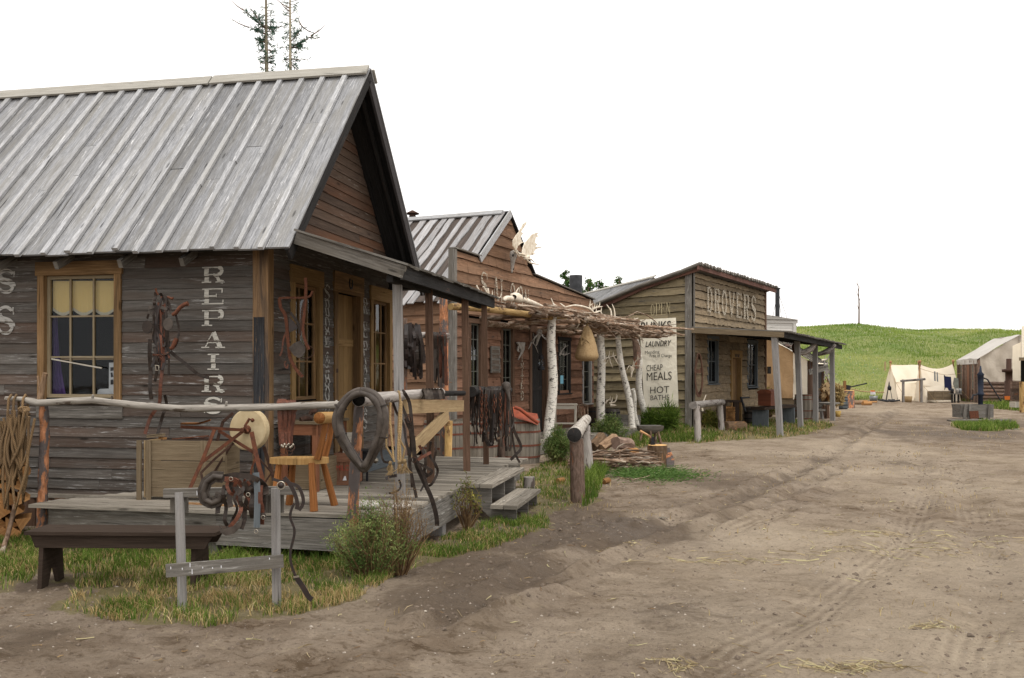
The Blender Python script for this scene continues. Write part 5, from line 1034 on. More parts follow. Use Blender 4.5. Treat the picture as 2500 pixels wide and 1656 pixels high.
athing('knobbly white jawbones lying on the stick roof above the birch fork', [([Pz(1620, 520, 24.3), Pz(1750, 500, 24.3), Pz(1930, 560, 24.3)], .06, 4, .07), ([Pz(1700, 560, 24.4), Pz(1900, 500, 24.4)], .05, 3, .07)], 'bone', 'jawbone', 'bone')
athing('small pale antler hanging at the right edge of the stick roof', [([Pz(2240, 600, 25.2), Pz(2270, 510, 25.2), Pz(2360, 480, 25.2)], .025, 1, .1), ([P(1553, 815, 25.2), P(1568, 826, 25.2), P(1570, 840, 25.2)], .03, 0, 0)])
athing('thin curved antler under the edge of the stick roof beside the hanging sack', [([Pz(1210, 460, 22.3), Pz(1150, 570, 22.3), Pz(1080, 700, 22.3)], .022, 1, .1)])
athing('deer antlers fixed to the right side of the second birch post', [([Pz(1640, 1390, 24.7), Pz(1700, 1300, 24.7), Pz(1830, 1270, 24.7), Pz(1900, 1250, 24.7)], .022, 3, .2), ([Pz(1740, 1290, 24.7), Pz(1780, 1400, 24.6), Pz(1830, 1520, 24.6)], .018, 1, .12), ([Pz(1850, 1280, 24.7), Pz(1900, 1370, 24.6), Pz(1970, 1480, 24.6)], .018, 1, .12), ([Pz(1740, 1330, 24.7), Pz(1650, 1480, 24.7)], .016, 0, 0)])
c = P(1543, 900, 25.0); dk2 = thing('deer_skull', 'white deer skull with forked antlers on the leaning birch post before the canvas banner', 'skull', c)
mb = MB(); q = skull(mb, c, .24, (0, -1, .2), (-.1, 0, -1)); mb.build('skull', M['bone'], dk2); mb = MB()
antler(mb, [c+Z*.04, P(1553, 880, 24.9), P(1568, 872, 24.8)], .02, 2, .16); antler(mb, [c+Z*.04, P(1556, 892, 24.9), P(1572, 900, 24.8)], .018, 2, .12); antler(mb, [c+Z*.04, P(1535, 893, 24.9), P(1530, 905, 24.8)], .015, 0, .12); mb.build('antler', M['bone'], dk2)
athing('antlers with skull cap lying on the dark barrel behind the birch posts', [([P(1478, 985, 26), P(1485, 976, 26), P(1495, 978, 26)], .025, 2, .15), ([P(1488, 985, 26), P(1502, 982, 26), P(1508, 965, 26)], .03, 2, .18), ([P(1490, 990, 26), P(1505, 990, 26)], .05, 0, 0)])
c = on(B2, 1317, 812, o=.35); gs = thing('dark_skull', 'grey skull with spiky antlers hanging above the saloon door', 'skull', c); mb = MB(); skull(mb, c, .34, B2.r+(0,), (-.25, -.1, -1)); mb.build('skull', M['bone_grey'], gs)
mb = MB(); c2_ = on(B2, 1297, 835, o=.4); antler(mb, [c, on(B2, 1305, 826, o=.6), c2_, on(B2, 1306, 842, o=.5), on(B2, 1314, 862, o=.5)], .02, 2, .15); antler(mb, [c, on(B2, 1330, 828, o=.7), on(B2, 1340, 832, o=.8)], .018, 3, .15, Vector((.6, 0, -.2))); antler(mb, [c2_, on(B2, 1294, 845, o=.5), on(B2, 1290, 853, o=.5)], .016, 0, .1); mb.build('antler', M['bone_grey'], gs)
athing('dark branching antlers low on the wall right of the thick birch post', [([P(1366, 868, 22), P(1376, 850, 22), P(1388, 843, 22)], .018, 2, .14), ([P(1366, 862, 22), P(1378, 868, 22), P(1392, 862, 22)], .018, 3, .12)], 'bone_grey')
c = on(B2, 1270, 840, o=.08); ps_ = thing('pelvis_bone', 'greenish grey bone shaped like a mask on the wall left of the saloon door', 'bone', c); mb = MB(); mb.prism([on(B2, 1150+x/8.71, 780+y/8.71, o=.08) for x, y in ((960, 490), (1000, 480), (1040, 495), (1090, 485), (1130, 490), (1125, 560), (1110, 650), (1080, 720), (1040, 770), (990, 860), (1030, 760), (1050, 700), (1045, 640), (1000, 600), (1000, 660), (1010, 700), (975, 670), (975, 600), (1000, 560))], B2.r+(0,), .03, .7); mb.build('bone', M['bone_grey'], ps_)
# hanging burlap sack
c = P(1433, 867, 21.6); sk_ = thing('burlap_sack', 'tan burlap sack tied at the neck and hanging from the stick roof', 'sack', c)
mb = MB(); prof_s = []
px = lambda w_: w_/8.4536*21.6/F
for y, w_ in ((1372, 60), (1364, 260), (1340, 400), (1300, 470), (1250, 480), (1190, 440), (1100, 400), (1000, 345), (900, 280), (800, 215), (730, 165), (670, 110), (640, 45), (615, 40), (595, 70)): prof_s.append((px(w_)/2*1.02, (1368-y)/8.4536*21.6/F))
mb.lathe(P(*up_(1290, 1368), 21.6), prof_s, 28, fn=lambda a, h: 1+.09*math.sin(a*6.283*7+h*5)*min(1, h*1.5)+.05*math.sin(a*18.85+2+h*3)); o_ = mb.build('sack_body', M['sack'], sk_)
mb = MB()
for k in range(14): a = -1.9+k*.1; p = P(*up_(1290, 640), 21.5); mb.tube([p, p+Vector((-.06+rs2.gauss(0, .05), -.05, -.25)), p+Vector((-.08+rs2.gauss(0, .07), -.12, -.45+rs2.gauss(0, .06)))], [.012, .012, .006], 5)
mb.build('neck_fold', M['sack'], sk_); mb = MB(); mb.tube([P(*up_(1290, 420), 21.6), P(*up_(1292, 620), 21.6)], .012, 6); mb.tube([P(*up_(1250, 400), 21.6), P(*up_(1330, 410), 21.5), P(*up_(1370, 520), 21.6), P(*up_(1330, 600), 21.6)], .015, 6); mb.build('tie_cord', M['rope'], sk_)
# lantern
c = on(B2, 1321, 904, o=.5); ln = thing('lantern', 'dark kerosene lantern hanging beside the saloon door', 'lantern', c)
mb = MB(); mb.lathe(c, [(0, 0), (.085, 0), (.085, .03), (.07, .09), (.03, .11)], 14); mb.lathe(c+Z*.26, [(.05, 0), (.055, .04), (.03, .06), (.03, .10), (.0, .11)], 12); mb.build('tank', M['iron'], ln); mb = MB(); mb.lathe(c+Z*.11, [(.035, 0), (.06, .05), (.055, .1), (.035, .15)], 12); mb.build('globe', M['glass'], ln)
mb = MB(); mb.tube([c+Vector((-.085, 0, .05)), c+Vector((-.09, 0, .2)), c+Vector((-.05, 0, .34)), c+Vector((0, 0, .42)), c+Vector((.05, 0, .34)), c+Vector((.09, 0, .2)), c+Vector((.085, 0, .05))], .007, 6); mb.tube([c+Z*.42, c+Z*.95], .004, 5); mb.build('bail', M['iron'], ln)
# tall narrow table by the saloon wall
c = P(1385, 1052, 22.6); c.z = .25; tb = thing('narrow_table', 'tall narrow table with chipped white legs by the saloon wall', 'table', c)
def pt_(u, v, Y): return P(u, v, Y)
Yt = 22.3; zt_ = CH-(988-HV)*Yt/F; X0, X1 = (1353-CU)*Yt/F, (1410-CU)*Yt/F
mb = MB(); mb.beam((X0, Yt+.15, zt_), (X1, Yt+.15, zt_), .36, .035, Z); mb.build('table_top', M['white_wood'], tb); mb = MB(); mb.beam((X0+.03, Yt+.0, zt_-.07), (X1-.03, Yt+.0, zt_-.07), .02, .08, Z); mb.build('apron', M['white_wood'], tb)
for x in (X0+.03, X1-.04):
    for y in (Yt+.02, Yt+.28): mb = MB(); mb.beam((x, y, .255), (x, y, zt_-.02), .045, .045, (0, 1, 0)); mb.build('leg', M['white_wood'], tb)
mb = MB(); mb.beam((X0, Yt+.02, .52), (X1, Yt+.02, .52), .02, .04, Z); mb.build('stretcher', M['white_wood'], tb)
# ================================================================ drovers building
def zc(x, y): return 1400+x/3.5636, 620+y/3.5636
def zd(x, y): return 1650+x/4.356, 740+y/4.356
def ze(x, y): return 1700+x/9.8, 660+y/9.8
P3 = lambda a, z, d: B3(d, a, z)
P3s = lambda a, z, d: B3(a, -d, z)
dro = thing('drovers_house', 'ochre slab-board building with faded lettering and a plank porch at the bend', 'building', B3(0, 0, 0))
S3 = B3.s_at(1866); top3 = B3.z_at(659, 0, 0); rk = [(B3.o_at(u), B3.z_at(v, B3.o_at(u), 0)) for u, v in ((1693, 664), (1640, 678), (1570, 703), (1500, 735), (1462, 750))]; rk = [(0.0, rk[0][1])]+rk[1:]; rk.append((-8, rk[-1][1]-1.3)); rk = rk[::-1]
zs3 = lambda o: float(np.interp(o, [r[0] for r in rk], [r[1] for r in rk]))
mb = MB(); siding(mb, P3s, -8, -.05, .1, 5.0, .235, ztop=lambda o: zs3(o)-.06, jit=.022, th=.045, joint=(3, 7), tilt=.035, seed=31, seglen=.2, gapj=.02); mb.build('side_wall', M['drov'], dro)
def do(ua, ub, vt, vb): a, b_ = B3.s_at(ua), B3.s_at(ub); m_ = (a+b_)/2; return (a, b_, B3.z_at(vb, 0, m_), B3.z_at(vt, 0, m_))
dw = [do(1728, 1750, 830, 935), do(1825, 1846, 839, 943)]; dd = do(1784, 1804, 875, 1020); dd = (dd[0], dd[1], .22, dd[3])
ops = [(q[0]-.08, q[1]+.08, q[2]-.04, q[3]+.08) for q in dw+[dd]]
mb = MB(); siding(mb, P3, .05, S3, .1, 3.0, .23, ops, jit=.022, th=.045, joint=(1.2, 3.5), seed=33, seglen=.2, gapj=.02); mb.build('front_wall', M['drovfront'], dro)
mb = MB(); siding(mb, P3, .05, S3, 3.0, top3-.05, .215, jit=.024, th=.045, joint=(1.0, 4), seed=37, seglen=.16, gapj=.05); mb.build('upper_front', M['drovfront'], dro)
mb = MB(); wall_back(mb, P3, 0, S3, 0, top3-.05, [q for q in dw+[dd]]); wall_back(mb, P3s, -8, 0, 0, 4, ztop=lambda o: zs3(o)-.08)
mb.face([B3(-8, S3, 0), B3(0, S3, 0), B3(0, S3, top3-.05), B3(-8, S3, 2.6)], [(0, 0)]*4); mb.face([B3(-1, .1, 0), B3(-1, S3, 0), B3(-1, S3, 4), B3(-1, .1, 4)], [(0, 0)]*4); mb.build('inner_wall', M['inner'], dro)
mb = MB(); wrect(mb, P3s, -.20, .0, 0, top3-.02, .03, .065); mb.build('corner_board', M['fascia'], dro); mb = MB(); wrect(mb, P3, .0, .07, 0, top3-.02, .03, .06); mb.build('corner_board', M['fascia'], dro)
mb = MB(); wrect(mb, P3, S3-.05, S3+.10, 0, top3, -.05, .06); mb.build('corner_board', M['post_brown'], dro)
# roof of poles, high at the street
mb = MB(); s = -.25
while s < S3+.5:
    r_ = rs2.uniform(.045, .065); pts = [B3(.32+rs2.uniform(-.05, .08), s, top3+.14)]
    for o in (-.3, -1.6, -3.2, -8): pts.append(B3(o, s, zs3(min(0, o))+.055))
    mb.tube(pts, r_, 8, lump=.03); s += r_*1.75
ro = mb.build('pole_roof', M['fascia'], dro)
mb = MB(); mb.beam(B3(.27, -.28, top3+.03), B3(.27, S3+.55, top3+.0), .05, .13, Z, seg=4, jit=.004); mb.build('eave_board', wood('red_brown_board', (.10, .05, .04), (.22, .12, .095), (.15, .085, .07)), dro)
for (o0_, z0_), (o1_, z1_) in zip([(.22, top3+.03)]+rk[::-1][1:-1], rk[::-1][1:]): mb = MB(); mb.beam(B3(o0_, -.13, z0_+.01), B3(o1_, -.13, z1_+.01), .04, .20, Z); mb.build('rake_board', wood('rust_rake_board', (.09, .045, .035), (.21, .115, .085), (.14, .075, .06)), dro)
# windows and door
for i, q in enumerate(dw): window(dro, P3, *q, 2, 2, M['blue_grey'], M['blue_grey'], trim=.11, head=.12, mw=.03)
mb = MB(); a, b_, z0_, z1_ = dd; wrect(mb, P3, a-.13, a, .15, z1_, -.12, .07); wrect(mb, P3, b_, b_+.13, .15, z1_, -.12, .07); wrect(mb, P3, a-.15, b_+.15, z1_+.001, z1_+.26, -.03, .08); df3 = mb.build('door_frame', M['trim_dark'], dro)
mb = MB()
for k in range(4): wrect(mb, P3, a+(b_-a)*k/4+.004, a+(b_-a)*(k+1)/4-.004, .2, z1_-.01, -.10, -.07)
mb.build('door', M['trim'], dro)
for dx in (-.18, .10): mb = MB(); cc = (a+b_)/2+dx; mb.ribbon([P3(cc+.07*math.cos(R(t)), z1_+.14+.09*math.sin(R(t)), .095) for t in range(180, 361, 20)], .025, B3.r+(0,), .012); tag(mb.build('horseshoe', M['iron']), ('left' if dx < 0 else 'right')+' one of two dark horseshoes above the drovers door', 'horseshoe')
# lettering
for rowi, (y0, hh) in enumerate(((395, 590),)):
    for i, ch in enumerate('DROVERS'):
        x = 265+i*176+rowi*15; yc = y0+(x-190)*.20+hh/2; u, v = ze(x, yc); s = B3.s_at(u); s_w = abs(B3.s_at(ze(x+70, 0)[0])-B3.s_at(ze(x-70, 0)[0])); mb = MB()
        letter(mb, ch, P3, s, B3.z_at(v, 0, s), s_w, hh/9.8*B3(0, s, 0).y/F, lambda z: .078, k=.95); mb.build('letter', M['paint_pale'], dro)
for i, ch in enumerate('OPEN'):
    u, v = 1480+(1110+i*125)/9.8, 700+(560-i*14)/9.8; o = B3.o_at(u, -.07); mb = MB(); letter(mb, ch, P3s, o, B3.z_at(v, o, -.07), .155, .36, lambda z: .07, k=.55); mb.build('letter', M['paint_yel'], dro)
# porch
posts = [G(1905, 1064), G(1955, 1045), G(1992, 1034), G(2033, 1029)]; tops = [(1891, 816), (1946, 824), (1990, 830), (2031, 833)]
pzw, pze = B3.z_at(803, 0, 0), 2.83
for i, (p, (ut, vt)) in enumerate(zip(posts, tops)): p.z = gz(p.x, p.y)-.05; t_ = Vector(((ut-CU)*p.y/F, p.y, pze-.05)); mb = MB(); mb.beam(p, t_, .165, .15, B3.r+(0,), seg=4, jit=.006); mb.build('porch_post', M['post_grey'], dro)
op = 2.62; mb = MB(); s = -.15; send = 9.6
while s < send:
    wd = rs2.uniform(.14, .2); e = op+.1+rs2.uniform(-.02, .15)-.03*s; mb.beam(B3(.04, s+wd/2, pzw+.04), B3(e, s+wd/2, pze+.045-.01*s), wd-.012, .03, Z, seg=3, jit=.006); s += wd
pr3 = mb.build('porch_roof', M['fascia'], dro)
mb = MB(); mb.beam(B3(.03, -.13, pzw-.05), B3(op+.05, -.13, pze-.04), .045, .15, Z); mb.build('rake_board', M['crate'], pr3)
mb = MB(); mb.beam(B3(op, -.15, pze-.04), B3(op-.28, send-.1, pze-.15), .06, .15, Z); mb.build('porch_beam', M['post_dark'], pr3)
for s in np.arange(.5, 9.2, .95): mb = MB(); mb.beam(B3(.05, s, pzw-.04), B3(op-.1-.03*s, s, pze-.05-.01*s), .06, .1, Z); mb.build('porch_rafter', M['post_dark'], pr3)
mb = MB(); 
def brc(pts, Y): mb = MB(); mb.tube([P(*zd(x, y), Y) for x, y in pts], [.07, .09, .11, .10, .07], 9, lump=.05); return mb.build('curved_brace', M['greylog'], dro)
brc(((1265, 500), (1320, 530), (1380, 520), (1440, 485), (1480, 430)), 30); brc(((1510, 545), (1570, 530), (1620, 510), (1660, 480), (1690, 440)), 32)
mb = MB(); mb.tube([P(*zd(1275+32*math.cos(R(t)), 478+55*math.sin(R(t))), 29.4) for t in range(0, 361, 24)], .03, 6); mb.tube([P(*zd(1277+24*math.cos(R(t)), 488+50*math.sin(R(t))), 29.35) for t in range(0, 361, 24)], .03, 6); tag(mb.build('rope_coil', M['rope_red']), 'dark coil of rope hanging on the second porch post of the drovers house', 'rope')
mb = MB(); mb.box(B3(.10, S3+.28, B3.z_at(904, 0, S3)), .03, .42, .26, B3); tag(mb.build('wall_sign', M['post_dark']), 'small dark square sign sticking out from the far corner of the drovers house', 'sign')
# banner
def bp(u, v, s=-.12): o = B3.o_at(u, s); return B3(o, s, B3.z_at(v, o, s))
bn = thing('banner', 'tall cream banner painted with laundry, meals and baths on the ochre wall', 'banner', bp(1615, 994))
mb = MB(); rows = []
for i in range(25):
    q = i/24; row = []
    for j in range(15):
        k = j/14; uT = 1561+(1650-1561)*k; uB = 1573+(1656-1573)*k; u = uT+(uB-uT)*q+.6*math.sin(q*9)*(k > .9); v = (781-5*k)+(994.5-.5*k-(781-5*k))*q; row.append(bp(u, v, -.12-.012*math.sin(k*9+q*3)-.008*math.sin(q*11)))
    rows.append(row)
mb.grid(rows, lambda i, j: (i*.1, j*.1)); cl = mb.build('cloth', M['banner'], bn)
def fit(body, p, par, sh=0.0, bold=.0):
    """p: photo pixels of the left-bottom, right-bottom, left-top corner of the line"""
    o_ = text_mesh(body, 1.0, (0, 0, 0), (1, 0, 0), M['ink'], None, 'lettering', bold=bold, shear=sh, align='LEFT', updir=Vector((0, 1, 0))); me = o_.data
    xs = [v.co.x for v in me.vertices]; ys_ = [v.co.y for v in me.vertices]; x0, x1 = min(xs), max(xs); y0, y1 = min(0, min(ys_)) if False else min(ys_), max(ys_)
    A, B_, C_ = [bp(*q, -.148) for q in p]; org = Vector((0, 0, 0)); q = par
    while q is not None: org += q.location; q = q.parent
    for v in me.vertices: v.co = A+(B_-A)*((v.co.x-x0)/(x1-x0))+(C_-A)*((v.co.y-y0)/(y1-y0))-org
    o_.parent = par
zl = lambda x, y: (1480+x/9.8, 700+y/9.8)
fit('BUNKS', (zl(830, 1070), zl(1555, 1040), zl(830, 850)), bn, bold=.012)
fit('EST ST', (zl(1300, 1185), zl(1555, 1172), zl(1300, 1130)), bn)
fit('LAUNDRY', (zc(626, 812), zc(852, 800), zc(626, 763)), bn, .3, .015)
fit('Mending', (zc(622, 885), zc(748, 875), zc(622, 845)), bn)
fit('Free of Charge', (zc(664, 910), zc(855, 908), zc(664, 872)), bn)
fit('CHEAP', (zc(635, 1022), zc(775, 1012), zc(635, 970)), bn)
fit('MEALS', (zc(638, 1104), zc(855, 1094), zc(638, 1034)), bn)
fit('HOT', (zc(668, 1216), zc(833, 1208), zc(668, 1158)), bn)
fit('BATHS', (zc(670, 1275), zc(832, 1268), zc(670, 1232)), bn)
# stuff along the front
mb = MB()
for k in range(7): r_ = .0; pts = [P(*zd(245+38*math.cos(R(t))+rs2.gauss(0, 3), 770+(185+8*k)*math.sin(R(t))*1.0), 26.75-.03*k) for t in range(0, 361, 20)]; mb.tube(pts, .018, 6)
for k in range(6): mb.tube([P(*zd(212+k*13, 700+rs2.gauss(0, 8)), 26.6), P(*zd(210+k*13, 745), 26.6)], .02, 6)
tag(mb.build('rope_coil', M['rope_red']), 'long reddish rope coil hanging on the near corner of the drovers front', 'rope')
mb = MB(); cpos = P(*zd(255, 1140), 26.2)
antler(mb, [P(*zd(285, 1150), 26), P(*zd(275, 1100), 26), P(*zd(300, 1030), 26), P(*zd(322, 975), 26)], .03, 0); tag(mb.build('antler', M['bone']), 'single white curved antler beside the log hitching rail of the drovers house', 'antler')
# wall bench with firewood under it
Yb = 28.6; bs = thing('firewood_bench', 'dark plank bench with split firewood stacked underneath beside the drovers door', 'bench', P(*zd(570, 1265), Yb)); zb_ = CH-(740+1045/4.356-HV)*Yb/F
a, c = P(*zd(330, 1045), Yb), P(*zd(655, 1045), Yb+.8); mb = MB(); mb.beam(a, c, .45, .07, Z); mb.build('bench_top', M['bench'], bs)
for x, dy in ((500, .0), (640, .3)):
    p = P(*zd(x, 1060), Yb+dy); mb = MB(); mb.beam((p.x, p.y, .02), (p.x, p.y, zb_-.035), .16, .14, (0, -1, 0)); mb.build('leg', M['bench'], bs)
fcount = 0; flog = None
for r_i in range(7):
    for c_i in range(4):
        p = P(1650+(525+c_i*24)/4.356, 740+(1260-r_i*24)/4.356, Yb+.15); mb = MB(); rad = .062; q = rs2.random()*2
        out = [(p.x+rad*math.cos(q+a_), p.y-.2, p.z+rad*math.sin(q+a_)) for a_ in (0, 1.7, 3.6, 4.9)]; mb.prism(out, (0, 1, 0), .4, rs2.random()); tag(mb.build('split_log', M['split']), 'pale split log in the stack under the dark bench by the drovers door', 'firewood', 'split logs stacked under the drovers bench')
mb = MB(); a, c = P(*zd(520, 1315), 27.3), P(*zd(715, 1310), 27.9); mb.tube([a, c], .16, 12, lump=.06); tag(mb.build('log', M['stump']), 'thick brown log lying below the firewood bench', 'log')
mb = MB(); p = P(*zd(355, 1000), Yb); mb.beam(P(*zd(305, 1015), Yb), P(*zd(405, 1015), Yb), .25, .22, Z); tag(mb.build('wooden_box', M['new']), 'small pale wooden box on the dark bench by the drovers wall', 'box'); mb = MB(); mb.lathe(P(*zd(355, 995), Yb), [(0, 0), (.10, 0), (.115, .22), (.10, .22), (.09, .02)], 14); tag(mb.build('pail', M['galv']), 'grey metal pail standing on the small box by the drovers wall', 'bucket')
# barrels
def barrel(x, y, z, r, h, mat, label, hoops=(.12, .34, .66, .88), n=22, group=None, name='barrel', rim=True, bulge=.13):
    bt = thing(name, label, 'barrel', (x, y, z), group); pr_ = lambda q: r*(1-bulge+bulge*math.sin(math.pi*min(1, max(0, q))))
    mb = MB(); c = Vector((x, y, z))
    for k in range(n):
        a0, a1 = 2*math.pi*k/n, 2*math.pi*(k+1)/n-.012; t = random.random(); rows = []; jr = 1+random.uniform(-.008, .008)
        for i in range(9): q = i/8; rr_ = pr_(q)*jr; rows.append([c+Vector((math.cos(a)*rr_, math.sin(a)*rr_, h*q)) for a in (a0, (a0+a1)/2, a1)])
        ou = random.random()*30; mb.grid(rows, lambda i, j: (ou+i*h/8, ou+j*.05), t, False)
    mb.build('staves', mat, bt); mb = MB(); rr_ = pr_(.94); mb.face([c+Vector((math.cos(k/20*6.283)*rr_, math.sin(k/20*6.283)*rr_, h*.95)) for k in range(20)], [(math.cos(k/20*6.283), math.sin(k/20*6.283)) for k in range(20)]); mb.build('head', mat, bt)
    for q in hoops: mb = MB(); w_ = .035 if r < .5 else .045; mb.lathe(c+Z*(h*q-w_/2), [(pr_(q)-.01, 0), (pr_(q)+.008, 0), (pr_(q)+.008, w_), (pr_(q)-.01, w_)], 28, smooth=False); mb.build('hoop', M['hoop'] if mat == M['barrel'] else M['iron'], bt)
    return bt
p = G(1650+800/4.356, 740+1292/4.356); barrel(p.x, p.y, 0, .21, .60, M['barrel_dark'], 'small grey barrel standing right of the drovers door')
p = G(*zd(1355, 1236)); barrel(p.x, p.y, 0, .34, .93, M['barrel'], 'large pale barrel with rusty hoops behind the second porch post', (.04, .35, .8, .97)); p = G(*zd(1180, 1175)); barrel(p.x, p.y, 0, .42, .95, M['barrel_dark'], 'broad dark barrel behind the red-brown chest', (.3, .62, .8, .97))
p = G(*zd(1780, 1137)); barrel(p.x, p.y, 0, .21, .68, M['blue_grey'], 'slim blue-grey barrel with dark hoops beside the tall tree stump')
# bench and chest
Yb = 30; bs = thing('low_bench', 'low dark plank bench carrying the red-brown chest', 'bench', G(*zd(1000, 1240))); a, c = P(*zd(870, 1175), 29), P(*zd(1215, 1150), 31.5); a.z = c.z = .62; mb = MB(); mb.beam(a, c, .45, .09, Z); mb.build('bench_top', M['bench'], bs)
for q in (.08, .9): p = a.lerp(c, q); mb = MB(); mb.beam((p.x, p.y, 0), (p.x, p.y, .57), .5, .08, B3.d+(0,)); mb.build('leg', M['blue_grey'], bs)
cp = a.lerp(c, .33); cp.z = .665; ct = thing('chest', 'red-brown lidded chest on the low bench of the drovers porch', 'chest', (cp.x, cp.y, .67)); mb = MB(); d_ = (c-a).normalized(); mb.beam(cp-d_*.42+Z*.22, cp+d_*.42+Z*.22, .42, .40, Z); mb.build('body', M['redchest'], ct); mb = MB(); mb.prism([cp-d_*.44+d_.cross(Z)*s_+Z*h_ for s_, h_ in ((-.23, .42), (.23, .42), (.23, .48), (.12, .54), (-.12, .54), (-.23, .48))], d_, .88); mb.build('lid', M['redchest'], ct)
mb = MB(); mb.tube([P(*zd(690, 1000), 28.6), P(*zd(715, 1080), 28.5), P(*zd(740, 1160), 28.3)], .035, 6); mb.tube([P(*zd(690, 1010), 28.6), P(*zd(780, 1005), 28.9)], .03, 6); tag(mb.build('plough_handle', M['iron']), 'dark curved iron tool leaning behind the small grey barrel', 'tool')
for k, (x, y) in enumerate(((1270, 1235), (1335, 1240))): mb = MB(); c = G(*zd(x, y)); antler(mb, [c+Vector((-.2, 0, .02)), c+Vector((0, 0, .14)), c+Vector((.2, 0, .03))], .03, 1, .1); tag(mb.build('small_bone', M['bone']), ('left' if k == 0 else 'right')+' one of two small white bones on the ground by the second porch post', 'bone')
# hitching rail in front
def logpost(par, u, v, ut, vt, r, mat, name='post', Y=None):
    p = Gz(u, v) if Y is None else P(u, v, Y); mb = MB(); t_ = Vector(((ut-CU)*p.y/F, p.y, CH-(vt-HV)*p.y/F)); mb.tube([p-Z*.1, p.lerp(t_, .5), t_], [r*1.06, r, r*.96], 12, lump=.04); mb.build(name, M[mat], par); return p, t_
h2 = thing('hitching_rail', 'grey log hitching rail in front of the drovers bench', 'hitching rail', G(1703, 1078)); a, ta = logpost(h2, 1704, 1078, 1701, 992, .085, 'greylog'); b_, tb_ = logpost(h2, 1762, 1052, 1757, 985, .09, 'greylog'); mb = MB(); mb.tube([P(1692, 990, a.y-.1), P(1730, 985, (a.y+b_.y)/2), P(1764, 982, b_.y+.1)], [.10, .09, .09], 12, lump=.05); mb.build('rail', M['greylog'], h2)
# sign bracket board over canvas house, table etc.
# ================================================================ things on and around the near porch
zs = lambda x, y: (660+x/4.9, 980+y/4.9)
RS = random.Random(31); RSX = RS
# side railing of peeled pole
c = onA(106, 1300, -1.16); rl = thing('pole_railing', 'peeled silver pole railing on bark posts along the side of the near porch', 'railing', (c.x, c.y, 0))
pr_ = [(14, 973, -1.10), (55, 975, -1.12), (92, 984, -1.14), (223, 977, -1.18), (335, 990, -1.21), (446, 998, -1.25), (574, 996, -1.28), (679, 994, -1.31), (760, 990, -1.33), (838, 989, -1.35)]
mb = MB(); fine = []; pts = [onA(*p) for p in pr_]
for i in range(len(pts)-1): fine += [pts[i].lerp(pts[i+1], k/3) for k in range(3)]
fine.append(pts[-1]); mb.tube(fine, [.020+.014*min(1, i/5)+.002*math.sin(i*1.7) for i in range(len(fine))], 14, lump=.05)
for u, v in ((226, 966), (273, 968), (552, 983), (820, 980)): p = onA(u, v+6, -1.3); mb.tube([p, p+Vector((.008, -.012, .03))], [.014, .010], 7)
mb.build('rail', M['silverlog'], rl)
def barkpost(par, pts, r0, r1, mat='spruce_bark'):
    mb = MB(); f = []
    for i in range(len(pts)-1): f += [pts[i].lerp(pts[i+1], k/6) for k in range(6)]
    f.append(pts[-1]); mb.tube(f, [(r0+(r1-r0)*i/(len(f)-1))*(1+.06*math.sin(i*1.3)+.04*math.sin(i*3.1)) for i in range(len(f))], 14, lump=.05); return mb.build('post', M[mat], par)
barkpost(rl, [onA(102, 1297, -1.12), onA(106, 1140, -1.12), onA(109, 1050, -1.10), onA(107, 992, -1.10)], .050, .045)
barkpost(rl, [onA(860, 1290, -1.37), onA(866, 1150, -1.37), onA(872, 1060, -1.37), onA(877, 990, -1.37)], .052, .042)
mb = MB(); mb.tube([onA(96, 985, -1.07), onA(104, 940, -1.08), onA(111, 911, -1.08)], [.030, .026, .024], 9, lump=.1); mb.tube([onA(99, 962, -1.07), onA(92, 918, -1.07)], [.014, .01], 7); mb.build('forked_stub', M['stump'], rl)
# street railing
c = onB(978, 1200, 1.60); r2_ = thing('street_railing', 'thick grey log railing on the street side of the near porch', 'railing', (c.x, c.y, DZ))
mb = MB(); P0 = onA(876, 976, -1.50); mb.tube([P0, onB(930, 972, 1.60), onB(1000, 965, 1.62), onB(1077, 958, 1.62)], [.062, .058, .055, .05], 14, lump=.05); mb.build('rail', M['greylog'], r2_)['label'] = 'thick pale grey log rail with a dark sawn end'
mb = MB(); mb.tube([onB(1070, 961, 1.63), onB(1132, 960, 1.60)], [.035, .033], 10, lump=.05); mb.build('rail', M['post_dark'], r2_)['label'] = 'thin black rail between the posts'
mb = MB(); mb.tube([onB(1151, 957, 1.60), onB(1190, 955, 1.60), onB(1242, 953, 1.62)], [.070, .068, .06], 14, lump=.04); mb.build('rail', M['iron'] if False else M['post_dark'], r2_)['label'] = 'thick black log rail at the far end'
mb = MB(); d_ = (onB(930, 972, 1.60)-P0).normalized(); mb.lathe(P0-d_*.002, [(.05, -.004), (.058, 0), (.0, .001)], 14, axis=-d_); mb.build('sawn_end', M['post_dark'], r2_)
mb = MB(); mb.beam(onB(988, 993, 1.66), onB(1129, 991, 1.56), .04, .145, Z); mb.build('crossbar', M['new'], r2_); mb = MB(); a, b_ = onB(1004, 1100, 1.62), onB(1092, 1012, 1.60); mb.beam(a, b_, .04, .15, (b_-a).cross(B1.r+(0,))); mb.build('diagonal_brace', M['new'], r2_)
mb = MB(); p = onB(1225, 1120, 1.58); mb.tube([Vector((p.x, p.y, .1)), Vector((p.x, p.y, 1.5))], .055, 10, lump=.06); mb.build('post', M['brown_bark'], r2_)
